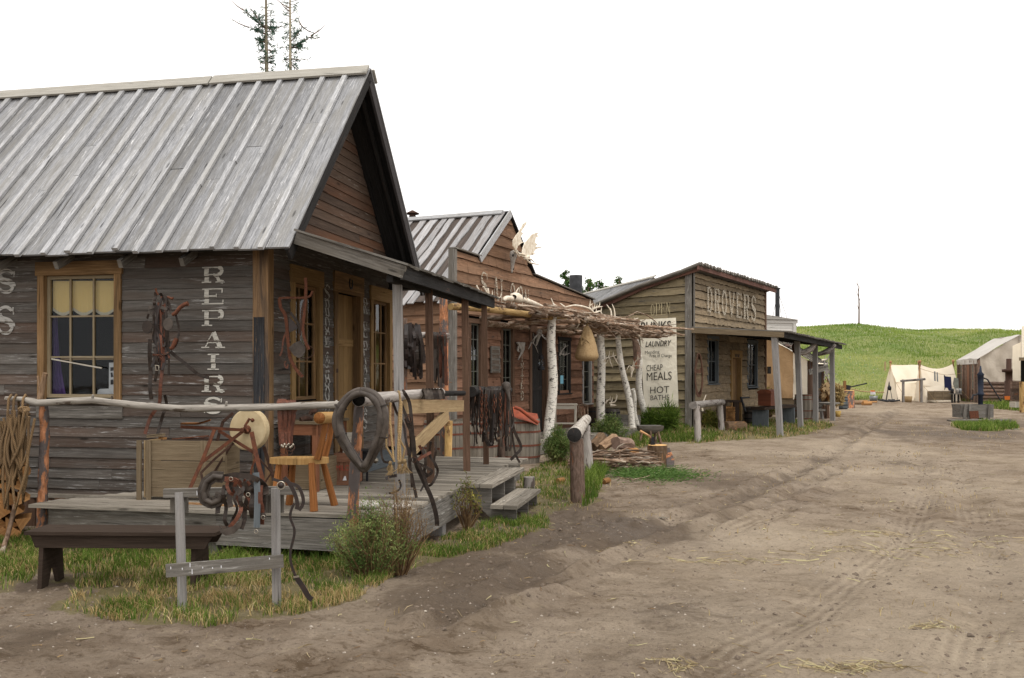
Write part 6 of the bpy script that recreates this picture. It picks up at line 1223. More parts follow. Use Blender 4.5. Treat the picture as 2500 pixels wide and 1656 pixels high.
# rope hank over the end of the pole
rp = thing('rope_hank', 'thick tan manila rope hung in many loops over the left end of the pole railing', 'rope', onA(35, 1240, -1.2)); mb = MB()
def hang(mb, u0, v0, u1, v1, vb, s, r_, dY=0, wob=4, ub=None):
    ub = (u0+u1)/2 if ub is None else ub; pts = []; k = 16; ph = RS.random()*6
    for i in range(k+1):
        q = i/k; e = abs(2*q-1); side_ = -1 if q < .5 else 1; w_ = (u1-u0)/2*(.55+.45*e); u = ub*(1-e)+(u0 if q < .5 else u1)*e if False else (u0+u1)/2*(e)+ub*(1-e)+side_*abs(w_)*math.sin(min(1, e*2.2)*math.pi/2); v = (v0 if q < .5 else v1)*e**.9+vb*(1-e**.9); p = onA(u+wob*math.sin(q*9+ph), v, s); p.y += dY+.02*math.sin(q*7+ph); pts.append(p)
    mb.tube(pts, r_, 7, cap=True)
for i in range(17):
    u0 = RS.uniform(4, 50); w_ = RS.uniform(12, 40); hang(mb, u0, 1000+RS.uniform(0, 30), u0+w_, 1000+RS.uniform(0, 30), RS.uniform(1130, 1245), -1.22-RS.random()*.12, .0125, ub=u0+w_/2+RS.uniform(-14, 8), wob=5)
for i in range(6): hang(mb, RS.uniform(-20, 20), 1040, RS.uniform(20, 45), 1030, RS.uniform(1120, 1190), -1.15-RS.random()*.05, .0125, ub=RS.uniform(-8, 20))
for x in (27, 40, 62): p = onA(x, 974, -1.12); mb.tube([p+Vector((.0, -.07, -.22)), p+Vector((0, -.045, 0)), p+Vector((0, 0, .04)), p+Vector((0, .045, 0)), p+Vector((0, .05, -.25))], .0125, 7)
kk = onA(62, 1003, -1.25)
for j in range(5): mb.tube([kk+Vector((.04*math.cos(t+j)*1.0, .03*math.sin(t*2+j)-.02, .035*math.sin(t+j*.7))) for t in np.linspace(0, 6.3, 12)], .013, 7)
mb.build('rope_loops', M['rope'], rp)
# split firewood stack
for r_i in range(9):
    for c_i in range(8):
        z = .04+r_i*.128; 
        if z > 1.0-.06*abs(c_i-1)*(c_i > 1): continue
        o = -2.98+c_i*.135+(r_i % 2)*.06+RS.uniform(-.02, .02)
        if o > -2.36: continue
        s = -.80+RS.uniform(-.04, .04); p = B1(o, s, z+RS.uniform(-.015, .015)); k = RS.choice((3, 3, 4, 5)); a0 = RS.random()*6; rad = .085; mb = MB(); rv, dv = Vector(B1.r+(0,)), Vector(B1.d+(0,))
        out = [p+Vector((.9, .42, 0))*rad*math.cos(a0+j*6.283/k+RS.uniform(-.25, .25))+Z*rad*math.sin(a0+j*6.283/k+RS.uniform(-.25, .25)) for j in range(k)]; mb.prism(out, Vector((-.5, 1, 0)).normalized(), .42, RS.random()); tag(mb.build('split_log', M['split']), 'orange split log in the stack at the left end of the near porch', 'firewood', 'split logs stacked at the left end of the porch')
mb = MB(); mb.tube([onA(38, 1232, -1.0), onA(18, 1310, -1.25), G(-2, 1368)], [.022, .024, .026], 8, lump=.08); tag(mb.build('stick', M['stick']), 'dark stick leaning against the firewood stack under the rope loops', 'stick')
# brown bench
bc = Vector((-3.18, 7.6, 0)); bn_ = thing('bench', 'low dark brown painted bench in front of the porch deck', 'bench', bc); xL, xR = (60-CU)/F*7.42, (524-CU)/F*7.42
mb = MB(); mb.beam((xL, 7.60, .455), (xR+.03, 7.54, .455), .36, .028, Z); mb.build('seat', M['bench'], bn_)
mb = MB(); mb.prism([(xL+.03, 7.45, .438), (xR-.01, 7.39, .438), (xR-.07, 7.39, .335), (xL+.07, 7.45, .335)], (0, 1, 0), .025); mb.prism([(xL+.03, 7.74, .438), (xR-.01, 7.69, .438), (xR-.07, 7.69, .335), (xL+.07, 7.74, .335)], (0, 1, 0), .025); mb.build('apron', M['bench'], bn_)
for x in (xL+.10, xR-.20):
    mb = MB(); mb.prism([(x, y, z) for y, z in ((7.46, .437), (7.76, .437), (7.80, gz(x, 7.8)), (7.71, gz(x, 7.7)), (7.62, .22), (7.53, gz(x, 7.5)), (7.42, gz(x, 7.42)))], (1, 0, 0), .035); mb.build('leg', M['bench'], bn_)
    mb = MB(); mb.beam((x+.02, 7.61, .30), (x+.24*(1 if x < -3 else -1), 7.61, .43), .06, .03, Z); mb.build('leg_brace', M['bench'], bn_)
# rack
rk_ = thing('tack_rack', 'simple grey plank rack with two posts standing in the grass before the bench', 'rack', (-2.1, 6.8, 0))
def gpost(u, v, ut, vt, w_, d_, mat, par, name='post'):
    p = Gz(u, v); t_ = Vector(((ut-CU)*p.y/F, p.y, CH-(vt-HV)*p.y/F)); mb = MB(); mb.beam(p-Z*.06, t_, w_, d_, (0, -1, 0), seg=3, jit=.001); mb.build(name, M[mat], par); return p, t_
a, ta = gpost(446, 1492, 438, 1202, .058, .035, 'post_grey', rk_); b_, tb_ = gpost(676, 1482, 673, 1192, .060, .04, 'post_grey', rk_)
mb = MB(); mb.beam(P(400, 1204, 6.80), P(721, 1197, 6.95), .05, .062, Z, seg=4, jit=.002); mb.build('top_rail', M['fascia'], rk_); mb = MB(); mb.beam(P(405, 1394, 6.68), P(692, 1370, 6.83), .022, .095, Z, seg=4, jit=.002); mb.build('lower_rail', M['fascia'], rk_)
for u, Y in ((424, 6.84), (452, 6.86), (656, 6.98), (686, 6.98)): mb = MB(); mb.beam(P(u, 1252, Y), P(u, 1208, Y), .045, .022, (0, -1, 0)); mb.build('bracket', M['fascia'], rk_)
mb = MB()
for u, v, h_ in ((481, 1204, 11), (417, 1387, 6), (464, 1380, 10), (469, 1396, 12), (445, 1389, 5), (495, 1386, 4), (519, 1387, 4), (540, 1384, 6), (658, 1364, 4)): mb.prism([P(u-.8, v-h_/2, 6.64 if v > 1300 else 6.8-.05), P(u+.8, v-h_/2, 6.64 if v > 1300 else 6.75), P(u+.9, v+h_/2, 6.64 if v > 1300 else 6.75), P(u-.6, v+h_/2, 6.64 if v > 1300 else 6.75)], (0, -1, 0), .002)
mb.build('bird_dropping', M['paper'], rk_)
# harness pieces: pixel paths in the z3 enlargement -> straps
def strap(mb, pts, w_, Y, zf=z3, th=.005, t=None, sm=4, dY=0.0):
    """curved strap through enlargement pixels; each point may carry its own depth offset"""
    q = []
    for p in pts: q.append(P(*zf(p[0], p[1]), Y+(p[2] if len(p) > 2 else 0)))
    f = []
    for i in range(len(q)-1):
        p0, p1, p2, p3 = q[max(0, i-1)], q[i], q[i+1], q[min(len(q)-1, i+2)]
        for k in range(sm): t_ = k/sm; f.append(((p1*2)+(p2-p0)*t_+(p0*2-p1*5+p2*4-p3)*t_*t_+(p1*3-p0-p2*3+p3)*t_**3)/2)
    f.append(q[-1]); mb.ribbon(f, w_, (0, -1, .05), th, t); return f
hb = thing('harness_bundle', 'tangled brown leather harness draped over the grey plank rack', 'harness', P(530, 1300, 6.8))
mb = MB(); pth = [(430, 590), (370, 585), (325, 620), (302, 680), (315, 735), (360, 755), (405, 735), (420, 690)]; f = [P(*z3(x, y), 6.72) for x, y in pth]; mb.ribbon(sum([[f[i].lerp(f[i+1], k/4) for k in range(4)] for i in range(len(f)-1)], [])+[f[-1]], .08, (0, -1, 0), .02)
g = []
for i in range(len(pth)-1):
    for k in range(4): q = k/4; g.append(P(*z3(pth[i][0]*(1-q)+pth[i+1][0]*q, pth[i][1]*(1-q)+pth[i+1][1]*q), 6.70))
mb.tube(g, .020, 8); mb.build('collar_pad', M['leather_grey'], hb)
for nm, mt, lst in (('strap', 'leather', (((430, 590), (520, 575), (640, 600), (700, 650), (705, 700)), ((440, 640), (430, 700), (450, 780), (440, 860), (460, 900)), ((560, 620), (590, 700), (570, 780), (565, 860), (545, 920)), ((600, 610), (625, 700), (610, 780), (620, 850)), ((640, 600), (650, 720), (645, 820), (640, 910)), ((670, 630), (690, 720), (685, 800), (690, 850)), ((380, 600), (440, 600), (500, 640), (540, 700)), ((420, 740), (400, 780), (395, 820)), ((540, 660), (500, 720), (520, 790), (490, 860), (460, 920)), ((480, 640), (470, 720), (480, 780)), ((600, 640), (560, 660), (540, 740), (580, 800)), ((430, 650), (520, 690), (600, 660), (640, 700)))),
                  ('strap', 'leather_red', (((470, 600), (455, 640), (475, 690), (510, 700)), ((520, 600), (500, 680), (530, 740), (545, 790), (520, 850), (470, 910)), ((570, 600), (560, 680), (600, 740), (590, 800)), ((670, 640), (668, 740), (680, 790), (678, 890)), ((440, 600), (520, 610), (560, 650), (600, 620))))):
    for p in lst: mb = MB(); strap(mb, [(x, y, -.06+RS.uniform(-.05, .03)) for x, y in p], RS.uniform(.018, .04), 6.76); mb.build(nm, M[mt], hb)
mb = MB(); strap(mb, [(640, 560, -.09), (650, 700, -.09), (645, 910, -.09)], .045, 6.76, th=.008); mb.build('strap', M['blue_grey'], hb)['label'] = 'stiff blue-grey strap'
mb = MB(); mb.prism([P(*z3(x, y), 6.66) for x, y in ((405, 890), (430, 920), (500, 900), (560, 850), (545, 905), (500, 950), (450, 962), (415, 940))], (0, -1, .1), .01); mb.build('belly_pad', M['leather_grey'], hb)
for x, y in ((480, 600), (640, 935), (590, 700), (685, 845)): mb = MB(); p = P(*z3(x, y), 6.66); mb.tube([p+Vector((.014*math.cos(t), 0, .014*math.sin(t))) for t in np.linspace(0, 6.28, 10)], .003, 5); mb.build('buckle', M['brass'], hb)
br_ = thing('bridle', 'black bridle strap with a silver ring hanging from the right end of the plank rack', 'bridle', P(730, 1420, 6.7))
for p, w_ in ((((820, 590), (860, 640), (890, 700), (905, 760), (900, 795)), .028), (((860, 630), (910, 650), (938, 710), (940, 760), (915, 800)), .024), (((745, 600), (800, 615), (850, 610)), .02), (((885, 755), (865, 800), (860, 850), (885, 920), (880, 980), (860, 1060), (862, 1130), (880, 1190), (895, 1225)), .018), (((895, 1225), (940, 1290), (975, 1350), (1000, 1370)), .038)): mb = MB(); strap(mb, p, w_, 6.72, th=.007); mb.build('strap', M['black_leather'], br_)
mb = MB(); p = P(*z3(800, 642), 6.7)
for cx_, r_ in ((0, .028),): mb.tube([p+Vector((r_*math.cos(t), 0, r_*math.sin(t))) for t in np.linspace(0, 6.28, 16)], .0045, 6)
q = P(*z3(897, 1224), 6.7); mb.beam(q-Vector((.02, 0, .004)), q+Vector((.02, 0, .004)), .012, .012, Z); mb.build('ring', M['brass'], br_); mb = MB(); mb.lathe(p, [(0, -.01), (.02, -.01), (.02, .01), (0, .01)], 12, axis=(0, 1, 0)); mb.build('rosette', M['black_leather'], br_)
# horse collar
hc = thing('horse_collar', 'large dark leather horse collar hung over the end of the grey log railing', 'horse collar', onA(878, 1152, -1.62))
ctr = [(255, 178), (170, 215), (105, 300), (80, 400), (105, 510), (155, 610), (215, 700), (272, 765), (310, 715), (355, 620), (395, 520), (415, 400), (405, 300), (350, 210), (255, 178)]
def loop(ctr, sc, dY, rad, zf=z4, s0=-1.60, close=True):
    cx_, cy_ = 250, 440; out = []
    for i in range(len(ctr)-1):
        p0 = ctr[i-1] if i else ctr[-2]; p1, p2 = ctr[i], ctr[i+1]; p3 = ctr[i+2] if i+2 < len(ctr) else ctr[1]
        for k in range(4):
            t_ = k/4; x, y = [((p1[j]*2)+(p2[j]-p0[j])*t_+(p0[j]*2-p1[j]*5+p2[j]*4-p3[j])*t_*t_+(p1[j]*3-p0[j]-p2[j]*3+p3[j])*t_**3)/2 for j in (0, 1)]
            v = onA(*zf(cx_+(x-cx_)*sc, cy_+(y-cy_)*(1+(sc-1)*.7)), s0); v.y += dY; out.append(v)
    if close: out += out[:1]
    return out
mb = MB(); L_ = loop(ctr, .93, -.035, 0); mb.tube(L_, [.026+.004*math.sin(i*.9) for i in range(len(L_))], 12, cap=False); mb.build('collar_rim', M['leather_grey'], hc)
mb = MB(); L_ = loop(ctr, 1.06, .02, 0); mb.tube(L_, [(.029+.020*max(0, math.sin((i/len(L_))*2*math.pi*1+0)**2))*1.0 for i in range(len(L_))], 12, cap=False); mb.build('collar_pad', M['leather_grey'], hc)
mb = MB(); mb.tube(loop(ctr, 1.0, .06, 0), .034, 10, cap=False); mb.build('collar_back', M['leather'], hc)
mb = MB()
for i in (8, 16, 40, 48): 
    p, q = L_[i], L_[i+1]; mb.tube([p+(q-p)*.0, p+(q-p)*.2], .060, 12)
mb.build('seam_band', M['leather'], hc)
# red-brown strap bundle on the pole
sb = thing('strap_bundle', 'red-brown bundle of leather reins folded over the middle of the peeled pole', 'harness', onA(700, 1110, -1.4))
for i in range(11):
    q = i/10; x0 = 785+q*105; mb = MB(); strap(mb, [(x0+6, 170, .06), (x0+3, 118, .05), (x0, 100, 0), (x0-2, 112, -.05), (x0+4-q*6, 200, -.065-.01*math.sin(i*2)), (x0+8-q*26, 300, -.06), (800+q*70, 385, -.05-.01*(i % 3))], .030 if i < 5 else .016, 8.62, th=.006, t=RS.random()); mb.build('rein', M['leather_red'], sb)
mb = MB()
for i in range(9): p = P(*z3(805+i*9, 392+RS.uniform(-14, 10)), 8.5); mb.blob(p, .011, .011, .014, 7, 5, seed=i)
mb.build('buckle', M['stoneblack'] if False else M['brass'], sb); mb = MB()
for x, y in ((815, 420), (862, 400), (850, 425)): p = P(*z3(x, y), 8.5); mb.tube([p+Vector((.035*math.cos(t), .01*math.sin(t*2), .035*math.sin(t))) for t in np.linspace(0, 6.28, 14)], .004, 5)
mb.build('bit_ring', M['rust_dark'], sb)
# rope hanks with tassels
tr_ = thing('tasselled_rope', 'pale twisted rope with frayed tassel ends hanging from the street railing', 'rope', onB(970, 1155, 1.75))
for pts in (((540, 175, .06), (548, 180, 0), (556, 240), (545, 360), (540, 480), (560, 560), (590, 610), (570, 730)), ((450, 260), (458, 370), (448, 480), (450, 600), (490, 670), (512, 715)), ((480, 260), (478, 400), (488, 520), (500, 640), (505, 700)), ((556, 230), (550, 420), (540, 580), (540, 700)), ((565, 250), (562, 420), (552, 560), (560, 720))):
    mb = MB(); f = [P(*z4(p[0], p[1]), 8.95+(p[2] if len(p) > 2 else 0)) for p in pts]; f2 = sum([[f[i].lerp(f[i+1], k/3) for k in range(3)] for i in range(len(f)-1)], [])+[f[-1]]; mb.tube(f2, .0105, 8); mb.build('rope_strand', M['rope_pale'], tr_)
for x, y in ((480, 755), (550, 745), (590, 740)):
    mb = MB(); 
    for k in range(20): p = P(*z4(x+RS.uniform(-8, 8), y-25), 8.93); mb.tube([p, p+Vector((RS.gauss(0, .012), RS.gauss(0, .012), -.05)), p+Vector((RS.gauss(0, .035), RS.gauss(0, .02), -.11))], [.005, .004, .002], 4)
    mb.blob(P(*z4(x, y-30), 8.93), .02, .02, .022, 8, 6); mb.build('tassel', M['rope_pale'], tr_)
# bridles beside them
def bundle(name, label, cat, zf, Y, lists, rings=(), loc=None):
    b_ = thing(name, label, cat, loc)
    for mt, w_, pts in lists: mb = MB(); strap(mb, [(p[0], p[1], (p[2] if len(p) > 2 else RS.uniform(-.03, .03))) for p in pts], w_, Y, zf, th=.006); mb.build('strap', M[mt], b_)
    for mt, x, y, r_ in rings: mb = MB(); p = P(*zf(x, y), Y-.04); mb.tube([p+Vector((r_*math.cos(t), .01*math.sin(2*t), r_*1.1*math.sin(t))) for t in np.linspace(0, 6.28, 12)], .0045, 5); mb.build('ring', M[mt], b_)
    return b_
L4 = [('leather', .035, ((570, 170, .05), (590, 190), (625, 260), (640, 380), (655, 560), (665, 700))), ('leather', .03, ((540, 200), (575, 300), (620, 420), (640, 560), (625, 700), (640, 800), (680, 990))), ('leather', .045, ((600, 380), (650, 520), (670, 700), (720, 830), (790, 980), (830, 1120), (838, 1205))), ('leather', .03, ((640, 430), (660, 620), (690, 720), (740, 830), (770, 930))),
      ('black_leather', .025, ((500, 260), (530, 340), (580, 430), (600, 560), (630, 660))), ('leather', .022, ((420, 560), (410, 640), (430, 710), (480, 720))), ('black_leather', .03, ((445, 845), (480, 825), (530, 820))), ('leather', .02, ((545, 850), (560, 900), (530, 940), (470, 955))), ('leather', .03, ((720, 600), (750, 700), (740, 800), (760, 900))), ('leather', .025, ((790, 560), (780, 660), (830, 740), (840, 800), (800, 880), (770, 900))), ('leather_red', .03, ((700, 590), (730, 650), (690, 700), (680, 740))), ('leather_red', .03, ((690, 700), (740, 670), (790, 640))), ('leather', .02, ((630, 650), (640, 850), (645, 910))), ('leather', .03, ((700, 730), (760, 760), (800, 790), (740, 830), (700, 790))), ('leather', .022, ((820, 560), (830, 620), (815, 700), (830, 760))), ('leather', .02, ((710, 940), (740, 880), (760, 800)))]
bundle('bridle_bundle', 'tangle of dark bridles and long straps hanging between the railing and the new pine brace', 'harness', z4, 9.3, L4, (('rust_dark', 620, 390, .03), ('rust_dark', 660, 700, .025)), onB(1010, 1160, 1.7))
L4 = []
for i in range(7): x = 730+i*22; L4.append((RS.choice(('leather', 'leather_grey')), .03, ((x-8, 235, .08), (x-4, 180, .06), (x+4, 162, 0), (x+18, 180, -.06), (x+30, 235, -.07))))
bundle('strap_coils', 'grey-brown straps wrapped round the log railing above the new pine crossbar', 'harness', z4, 9.85, L4, (), onB(1050, 972, 1.7))
# chains and bridles on the far black rail
L4 = []
for i in range(74):
    x = RS.uniform(1095, 1400); b0 = RS.uniform(380, 600) if x < 1300 else RS.uniform(420, 640); dx = RS.uniform(-35, 40); mt = RS.choice(('leather', 'leather', 'black_leather', 'leather_grey', 'leather', 'leather_red')); L4.append((mt, RS.uniform(.010, .028), ((x-4, 185, .09), (x, 150, .02), (x+5, 165, -.07), (x+dx*.5, (165+b0)*.45, RS.uniform(-.1, .05)), (x+dx, b0-60, RS.uniform(-.1, .05)), (x+dx*RS.uniform(.3, 1.2), b0, RS.uniform(-.1, .02)))))
L4 += [('leather', .04, ((1340, 180), (1390, 320), (1430, 480), (1480, 600), (1440, 660), (1400, 700))), ('leather', .03, ((1400, 430), (1420, 560), (1440, 660), (1470, 720))), ('stick', .03, ((1270, 545), (1400, 505))), ('leather', .05, ((1200, 470), (1210, 540), (1240, 585), (1265, 560))), ('leather', .05, ((1190, 500), (1220, 460), (1255, 480), (1260, 580)))]
bundle('bridle_cluster', 'thick cluster of dark bridles, straps and chains hanging from the black log rail', 'harness', z4, 12.55, L4, (('rust_dark', 1150, 250, .03), ('brass', 1285, 465, .03), ('rust_dark', 1240, 280, .05), ('rust_dark', 1350, 300, .04)), onB(1200, 1090, 1.7))
def chain(mb, pts, ll=.055, r_=.006):
    for i in range(len(pts)-1):
        a, b_ = pts[i], pts[i+1]; L = (b_-a).length; k = max(1, int(L/(ll*.8)))
        for j in range(k):
            c_ = a.lerp(b_, (j+.5)/k); d = (b_-a).normalized(); s_ = d.cross((0, 1, 0) if j % 2 else (1, .2, 0)).normalized(); mb.tube([c_+d*ll/2*math.cos(t)+s_*ll*.3*math.sin(t) for t in np.linspace(0, 6.283, 9)], r_, 5, cap=False)
for k, (x, y0, y1) in enumerate(((1180, 170, 480), (1320, 190, 470), (1215, 470, 200), (1275, 200, 340))): mb = MB(); chain(mb, [P(*z4(x, y0), 12.4), P(*z4(x+RS.uniform(-6, 6), y1), 12.4)]); tag(mb.build('chain', M['rust']), ('leftmost', 'rightmost', 'second', 'third')[k]+' of four rusty chains on the black log rail', 'chain')
mb = MB(); c_ = P(*z4(1365, 130), 12.45); skull(mb, c_, .22, (0, -1, .4), (.25, -.3, -1), .4); tag(mb.build('animal_skull', M['leather_grey']), 'small dark animal skull perched at the far end of the black log rail', 'skull')
# three-legged style chair of split logs
sc_ = P(734, 1114, 8.82); ch = thing('log_chair', 'varnished orange log chair with a yellow seat on the near porch', 'chair', (sc_.x, sc_.y, DZ)); SZ = .93
mb = MB(); out = []
for k in range(30):
    a = k/30*6.283; rx = .275 if math.cos(a) < .3 else .29; out.append((sc_.x-.02+rx*math.cos(a), sc_.y+.17*math.sin(a)*(1+.05*math.sin(3*a)), SZ-.045))
mb.prism(out, Z, .052, .5); mb.build('seat', M['stoolseat'], ch)
def cpt(x, y, Y): return P(*z3(x, y), Y)
for (x0, y0, Ya), (x1, y1, Yb_), r_ in (((788, 492, 8.75), (752, 800, 8.72), .034), ((878, 500, 9.0), (852, 768, 9.04), .034), ((995, 505, 8.66), (1010, 812, 8.6), .036), ((1065, 500, 8.95), (1142, 772, 9.0), .034)):
    mb = MB(); a, b_ = cpt(x0, y0, Ya), cpt(x1, y1, Yb_); b_.z = DZ+.004; a.z = SZ-.03; mb.tube([a, a.lerp(b_, .5), b_], [r_*.85, r_, r_*1.08], 8, lump=.03, smooth=False); mb.build('leg', M['stool'], ch)
for a, b_ in ((cpt(1032, 470, 8.70), cpt(1082, 245, 8.72)), (cpt(1078, 466, 8.98), cpt(1125, 245, 9.0))): mb = MB(); a.z = SZ; mb.tube([a, a.lerp(b_, .5)+Vector((.008, 0, 0)), b_], [.036, .030, .026], 8, lump=.03, smooth=False); mb.build('back_spindle', M['stool'], ch)
mb = MB(); a, b_ = cpt(1045, 212, 8.55), cpt(1150, 205, 9.15); mb.tube([a, b_], .056, 14, lump=.03); cr_ = mb.build('crest_log', M['yellowlog'] if False else M['stoolseat'], ch); mb = MB(); d_ = (a-b_).normalized(); mb.lathe(a+d_*.001, [(.053, 0), (.053, .003), (0, .004)], 14, axis=d_); mb.build('sawn_end', M['stool'], cr_)
# grindstone
Yg = 9.22; gc_ = cpt(600, 285, Yg); gr = thing('grindstone', 'round tan grindstone on a rusty iron treadle frame with an orange seat', 'grindstone', (gc_.x, gc_.y, DZ)); ax_ = Vector((-.28, -.96, .05)).normalized()
mb = MB(); mb.lathe(gc_-ax_*.04, [(0, 0), (.195, 0), (.207, .008), (.209, .04), (.207, .075), (.195, .083), (.03, .083), (0, .083)], 40, axis=ax_, smooth=False); mb.build('stone_wheel', M['stone_end'], gr)
mb = MB(); mb.lathe(gc_+ax_*.045, [(.045, 0), (.04, .02), (.02, .03), (.02, .1), (0, .1)], 10, axis=ax_); mb.tube([cpt(600, 215, Yg-.12), cpt(570, 262, Yg-.12), cpt(590, 300, Yg-.13)], .014, 7); mb.blob(cpt(618, 225, Yg-.12), .02, .02, .02, 8, 6); mb.build('axle', M['rust'], gr)
def bar(pts, w_, mt='rust', nm='frame_bar', th=.012):
    f = [cpt(x, y, Y) for x, y, Y in pts]; mb = MB(); mb.ribbon(sum([[f[i].lerp(f[i+1], k/3) for k in range(3)] for i in range(len(f)-1)], [])+[f[-1]], w_, (0, -1, 0), th); return mb.build(nm, M[mt], gr)
bar(((160, 268, 9.05), (330, 275, 9.05), (560, 288, 9.05)), .03); bar(((495, 180, 9.35), (430, 235, 9.35), (400, 330, 9.35), (372, 460, 9.35), (365, 600, 9.35)), .03, 'rust_dark'); bar(((375, 285, 9.05), (300, 480, 9.0), (218, 662, 8.95)), .034); bar(((565, 290, 9.1), (420, 400, 9.05), (300, 490, 9.0)), .032); bar(((400, 290, 9.1), (520, 365, 9.1), (640, 440, 9.1)), .03)
bar(((612, 300, 9.08), (640, 440, 9.05), (690, 640, 9.0)), .042); bar(((690, 395, 9.3), (715, 470, 9.3), (755, 610, 9.3)), .035, 'rust_dark'); bar(((500, 370, 9.25), (380, 470, 9.2), (290, 560, 9.15), (305, 640, 9.1)), .022, 'rust_dark'); bar(((640, 455, 9.2), (610, 540, 9.2), (605, 620, 9.2)), .018); bar(((480, 390, 9.3), (345, 600, 9.3)), .02, 'rust_dark'); bar(((660, 470, 9.15), (740, 560, 9.15), (700, 620, 9.15)), .016, 'rust_dark')
mb = MB(); rows = []
for i in range(9):
    q = i/8; w_ = .012+.055*math.sin(q*math.pi)**.6*(1-.3*q); cc = cpt(160+190*q, 245-(0 if q < .6 else (q-.6)*60), 9.05); rows.append([cc+Vector((0, y*w_, .010*math.cos(y*1.5)*-1+.004)) for y in (-1, -.5, 0, .5, 1)])
mb.grid(rows, lambda i, j: (i*.03, j*.03)); mb.grid([[p-Z*.008 for p in r] for r in rows], lambda i, j: (i*.03, j*.03)); mb.build('seat', M['stool'], gr)
# big crate against the side wall
def cz2(x, y, Y): return P(*z2(x, y), Y)
Yc = 9.42; cr0 = cz2(930, 690, Yc); crt = thing('tool_crate', 'large brown-grey plank crate against the side wall behind the grindstone', 'crate', (cr0.x+.4, Yc+.15, DZ)); xa, xb = cr0.x, cz2(1465, 0, Yc).x; zt_ = cz2(0, 352, Yc).z; zm_ = cz2(0, 480, Yc).z
mb = MB(); mb.beam((xa, Yc, (zt_+zm_)/2), (xb, Yc-.12, (zt_+zm_)/2), .02, zt_-zm_-.006, Z); mb.beam((xa, Yc, (zm_+DZ+.03)/2), (xb, Yc-.12, (zm_+DZ+.03)/2), .02, zm_-DZ-.04, Z); mb.build('front_board', M['crate'], crt)
for xx, yy, mt in ((xa-.01, Yc, 'new'), (xb, Yc-.12, 'crate')): mb = MB(); mb.beam((xx, yy, (zt_+DZ)/2+.01), (xx+.04, yy+.30, (zt_+DZ)/2+.01), .02, zt_-DZ-.03, Z); mb.build('end_board', M[mt], crt)
for x in (xa+.04, cz2(1315, 0, Yc).x, xa-.055): mb = MB(); mb.beam((x, Yc-.03-(.06 if x > xa+.3 else 0), DZ), (x, Yc-.03-(.06 if x > xa+.3 else 0), zt_+.0), .05, .02, (0, -1, 0)); mb.build('batten', M['crate'], crt)
for (x0, y0, x1, y1, mt, w_, lb) in ((945, 328, 1045, 318, 'crate', .05, 'short grey board end on top of the tool crate'), (1020, 338, 1055, 342, 'split', .035, 'small wooden mallet head on the tool crate'), (1100, 345, 1330, 325, 'rust', .018, 'long rusty rasp lying on the tool crate'), (1150, 338, 1350, 345, 'rust_dark', .02, 'dark iron bar lying on the tool crate'), (1180, 352, 1345, 330, 'leather_red', .016, 'reddish rod lying across the tool crate')):
    mb = MB(); mb.beam(cz2(x0, y0, Yc+.02), cz2(x1, y1, Yc-.03), w_, w_*.6, Z); tag(mb.build('hand_tool', M[mt]), lb, 'tool')
# hames and harness on the side wall
def zw(x, y): return 340+x/4.355, 700+y/4.355
wl = thing('wall_harness', 'rusty hames with bridle and round blinkers hanging on the side wall between window and letters', 'harness', onA(*zw(200, 1500), -.1)); Yw = 9.72
L5 = [('leather', .03, ((175, 60), (170, 110), (160, 170), (165, 210))), ('leather', .03, ((220, 70), (250, 110), (270, 170), (290, 210))), ('leather', .03, ((260, 90), (300, 150), (320, 200), (330, 260))), ('leather_grey', .035, ((100, 225), (180, 215), (300, 235))), ('leather_grey', .025, ((100, 262), (190, 245), (320, 270))), ('leather', .025, ((150, 300), (175, 420), (150, 540), (180, 620))), ('leather', .022, ((255, 300), (250, 440), (275, 560), (265, 640))), ('leather_grey', .02, ((200, 400), (205, 500), (200, 620))), ('leather', .02, ((385, 290), (420, 440), (410, 560), (380, 640))), ('leather_red', .035, ((250, 640), (255, 760), (245, 880), (225, 1060), (215, 1240), (160, 1330), (115, 1400), (60, 1568))), ('leather', .04, ((115, 560), (110, 700), (120, 900), (115, 1080), (130, 1200))), ('leather', .035, ((330, 690), (400, 750), (480, 810), (560, 880), (640, 940), (740, 970))), ('leather', .03, ((270, 1150), (290, 1250), (260, 1340), (230, 1440), (195, 1568))), ('leather_grey', .02, ((140, 730), (200, 735), (270, 720), (310, 700))), ('leather', .03, ((160, 640), (180, 750), (190, 880), (165, 1010))), ('leather_red', .03, ((165, 820), (200, 790), (230, 760))), ('black_leather', .02, ((100, 290), (85, 340)))]
for k in range(14): x0 = RS.uniform(140, 330); L5.append((RS.choice(('leather', 'black_leather', 'leather_red')), RS.uniform(.012, .03), ((x0, RS.uniform(90, 240)), (x0+RS.gauss(0, 25), 400), (x0+RS.gauss(0, 30), 600), (x0+RS.gauss(0, 40), RS.uniform(700, 1000)))))
for mt, w_, pts in L5: mb = MB(); strap(mb, [(x, y, RS.uniform(-.03, .02)) for x, y in pts], w_, Yw, zw, th=.008); mb.build('strap', M[mt], wl)
mb = MB(); mb.tube([P(*zw(x, y), Yw-.05) for x, y in ((520, 180), (480, 190), (430, 225), (390, 280), (350, 300))], [.026, .022, .022, .022, .018], 8); mb.build('hame', M['rust'], wl); mb = MB(); mb.tube([P(*zw(x, y), Yw-.04) for x, y in ((395, 550), (375, 600), (355, 650), (330, 660))], [.02, .026, .022, .02], 8); mb.build('hame', M['rust'], wl); mb = MB(); mb.tube([P(*zw(x, y), Yw-.04) for x, y in ((175, 20), (180, 50), (200, 90))], [.014, .01, .01], 7); mb.tube([P(*zw(x, y), Yw-.04) for x, y in ((300, 110), (350, 130), (360, 115))], .013, 6); mb.build('hame', M['rust'], wl)
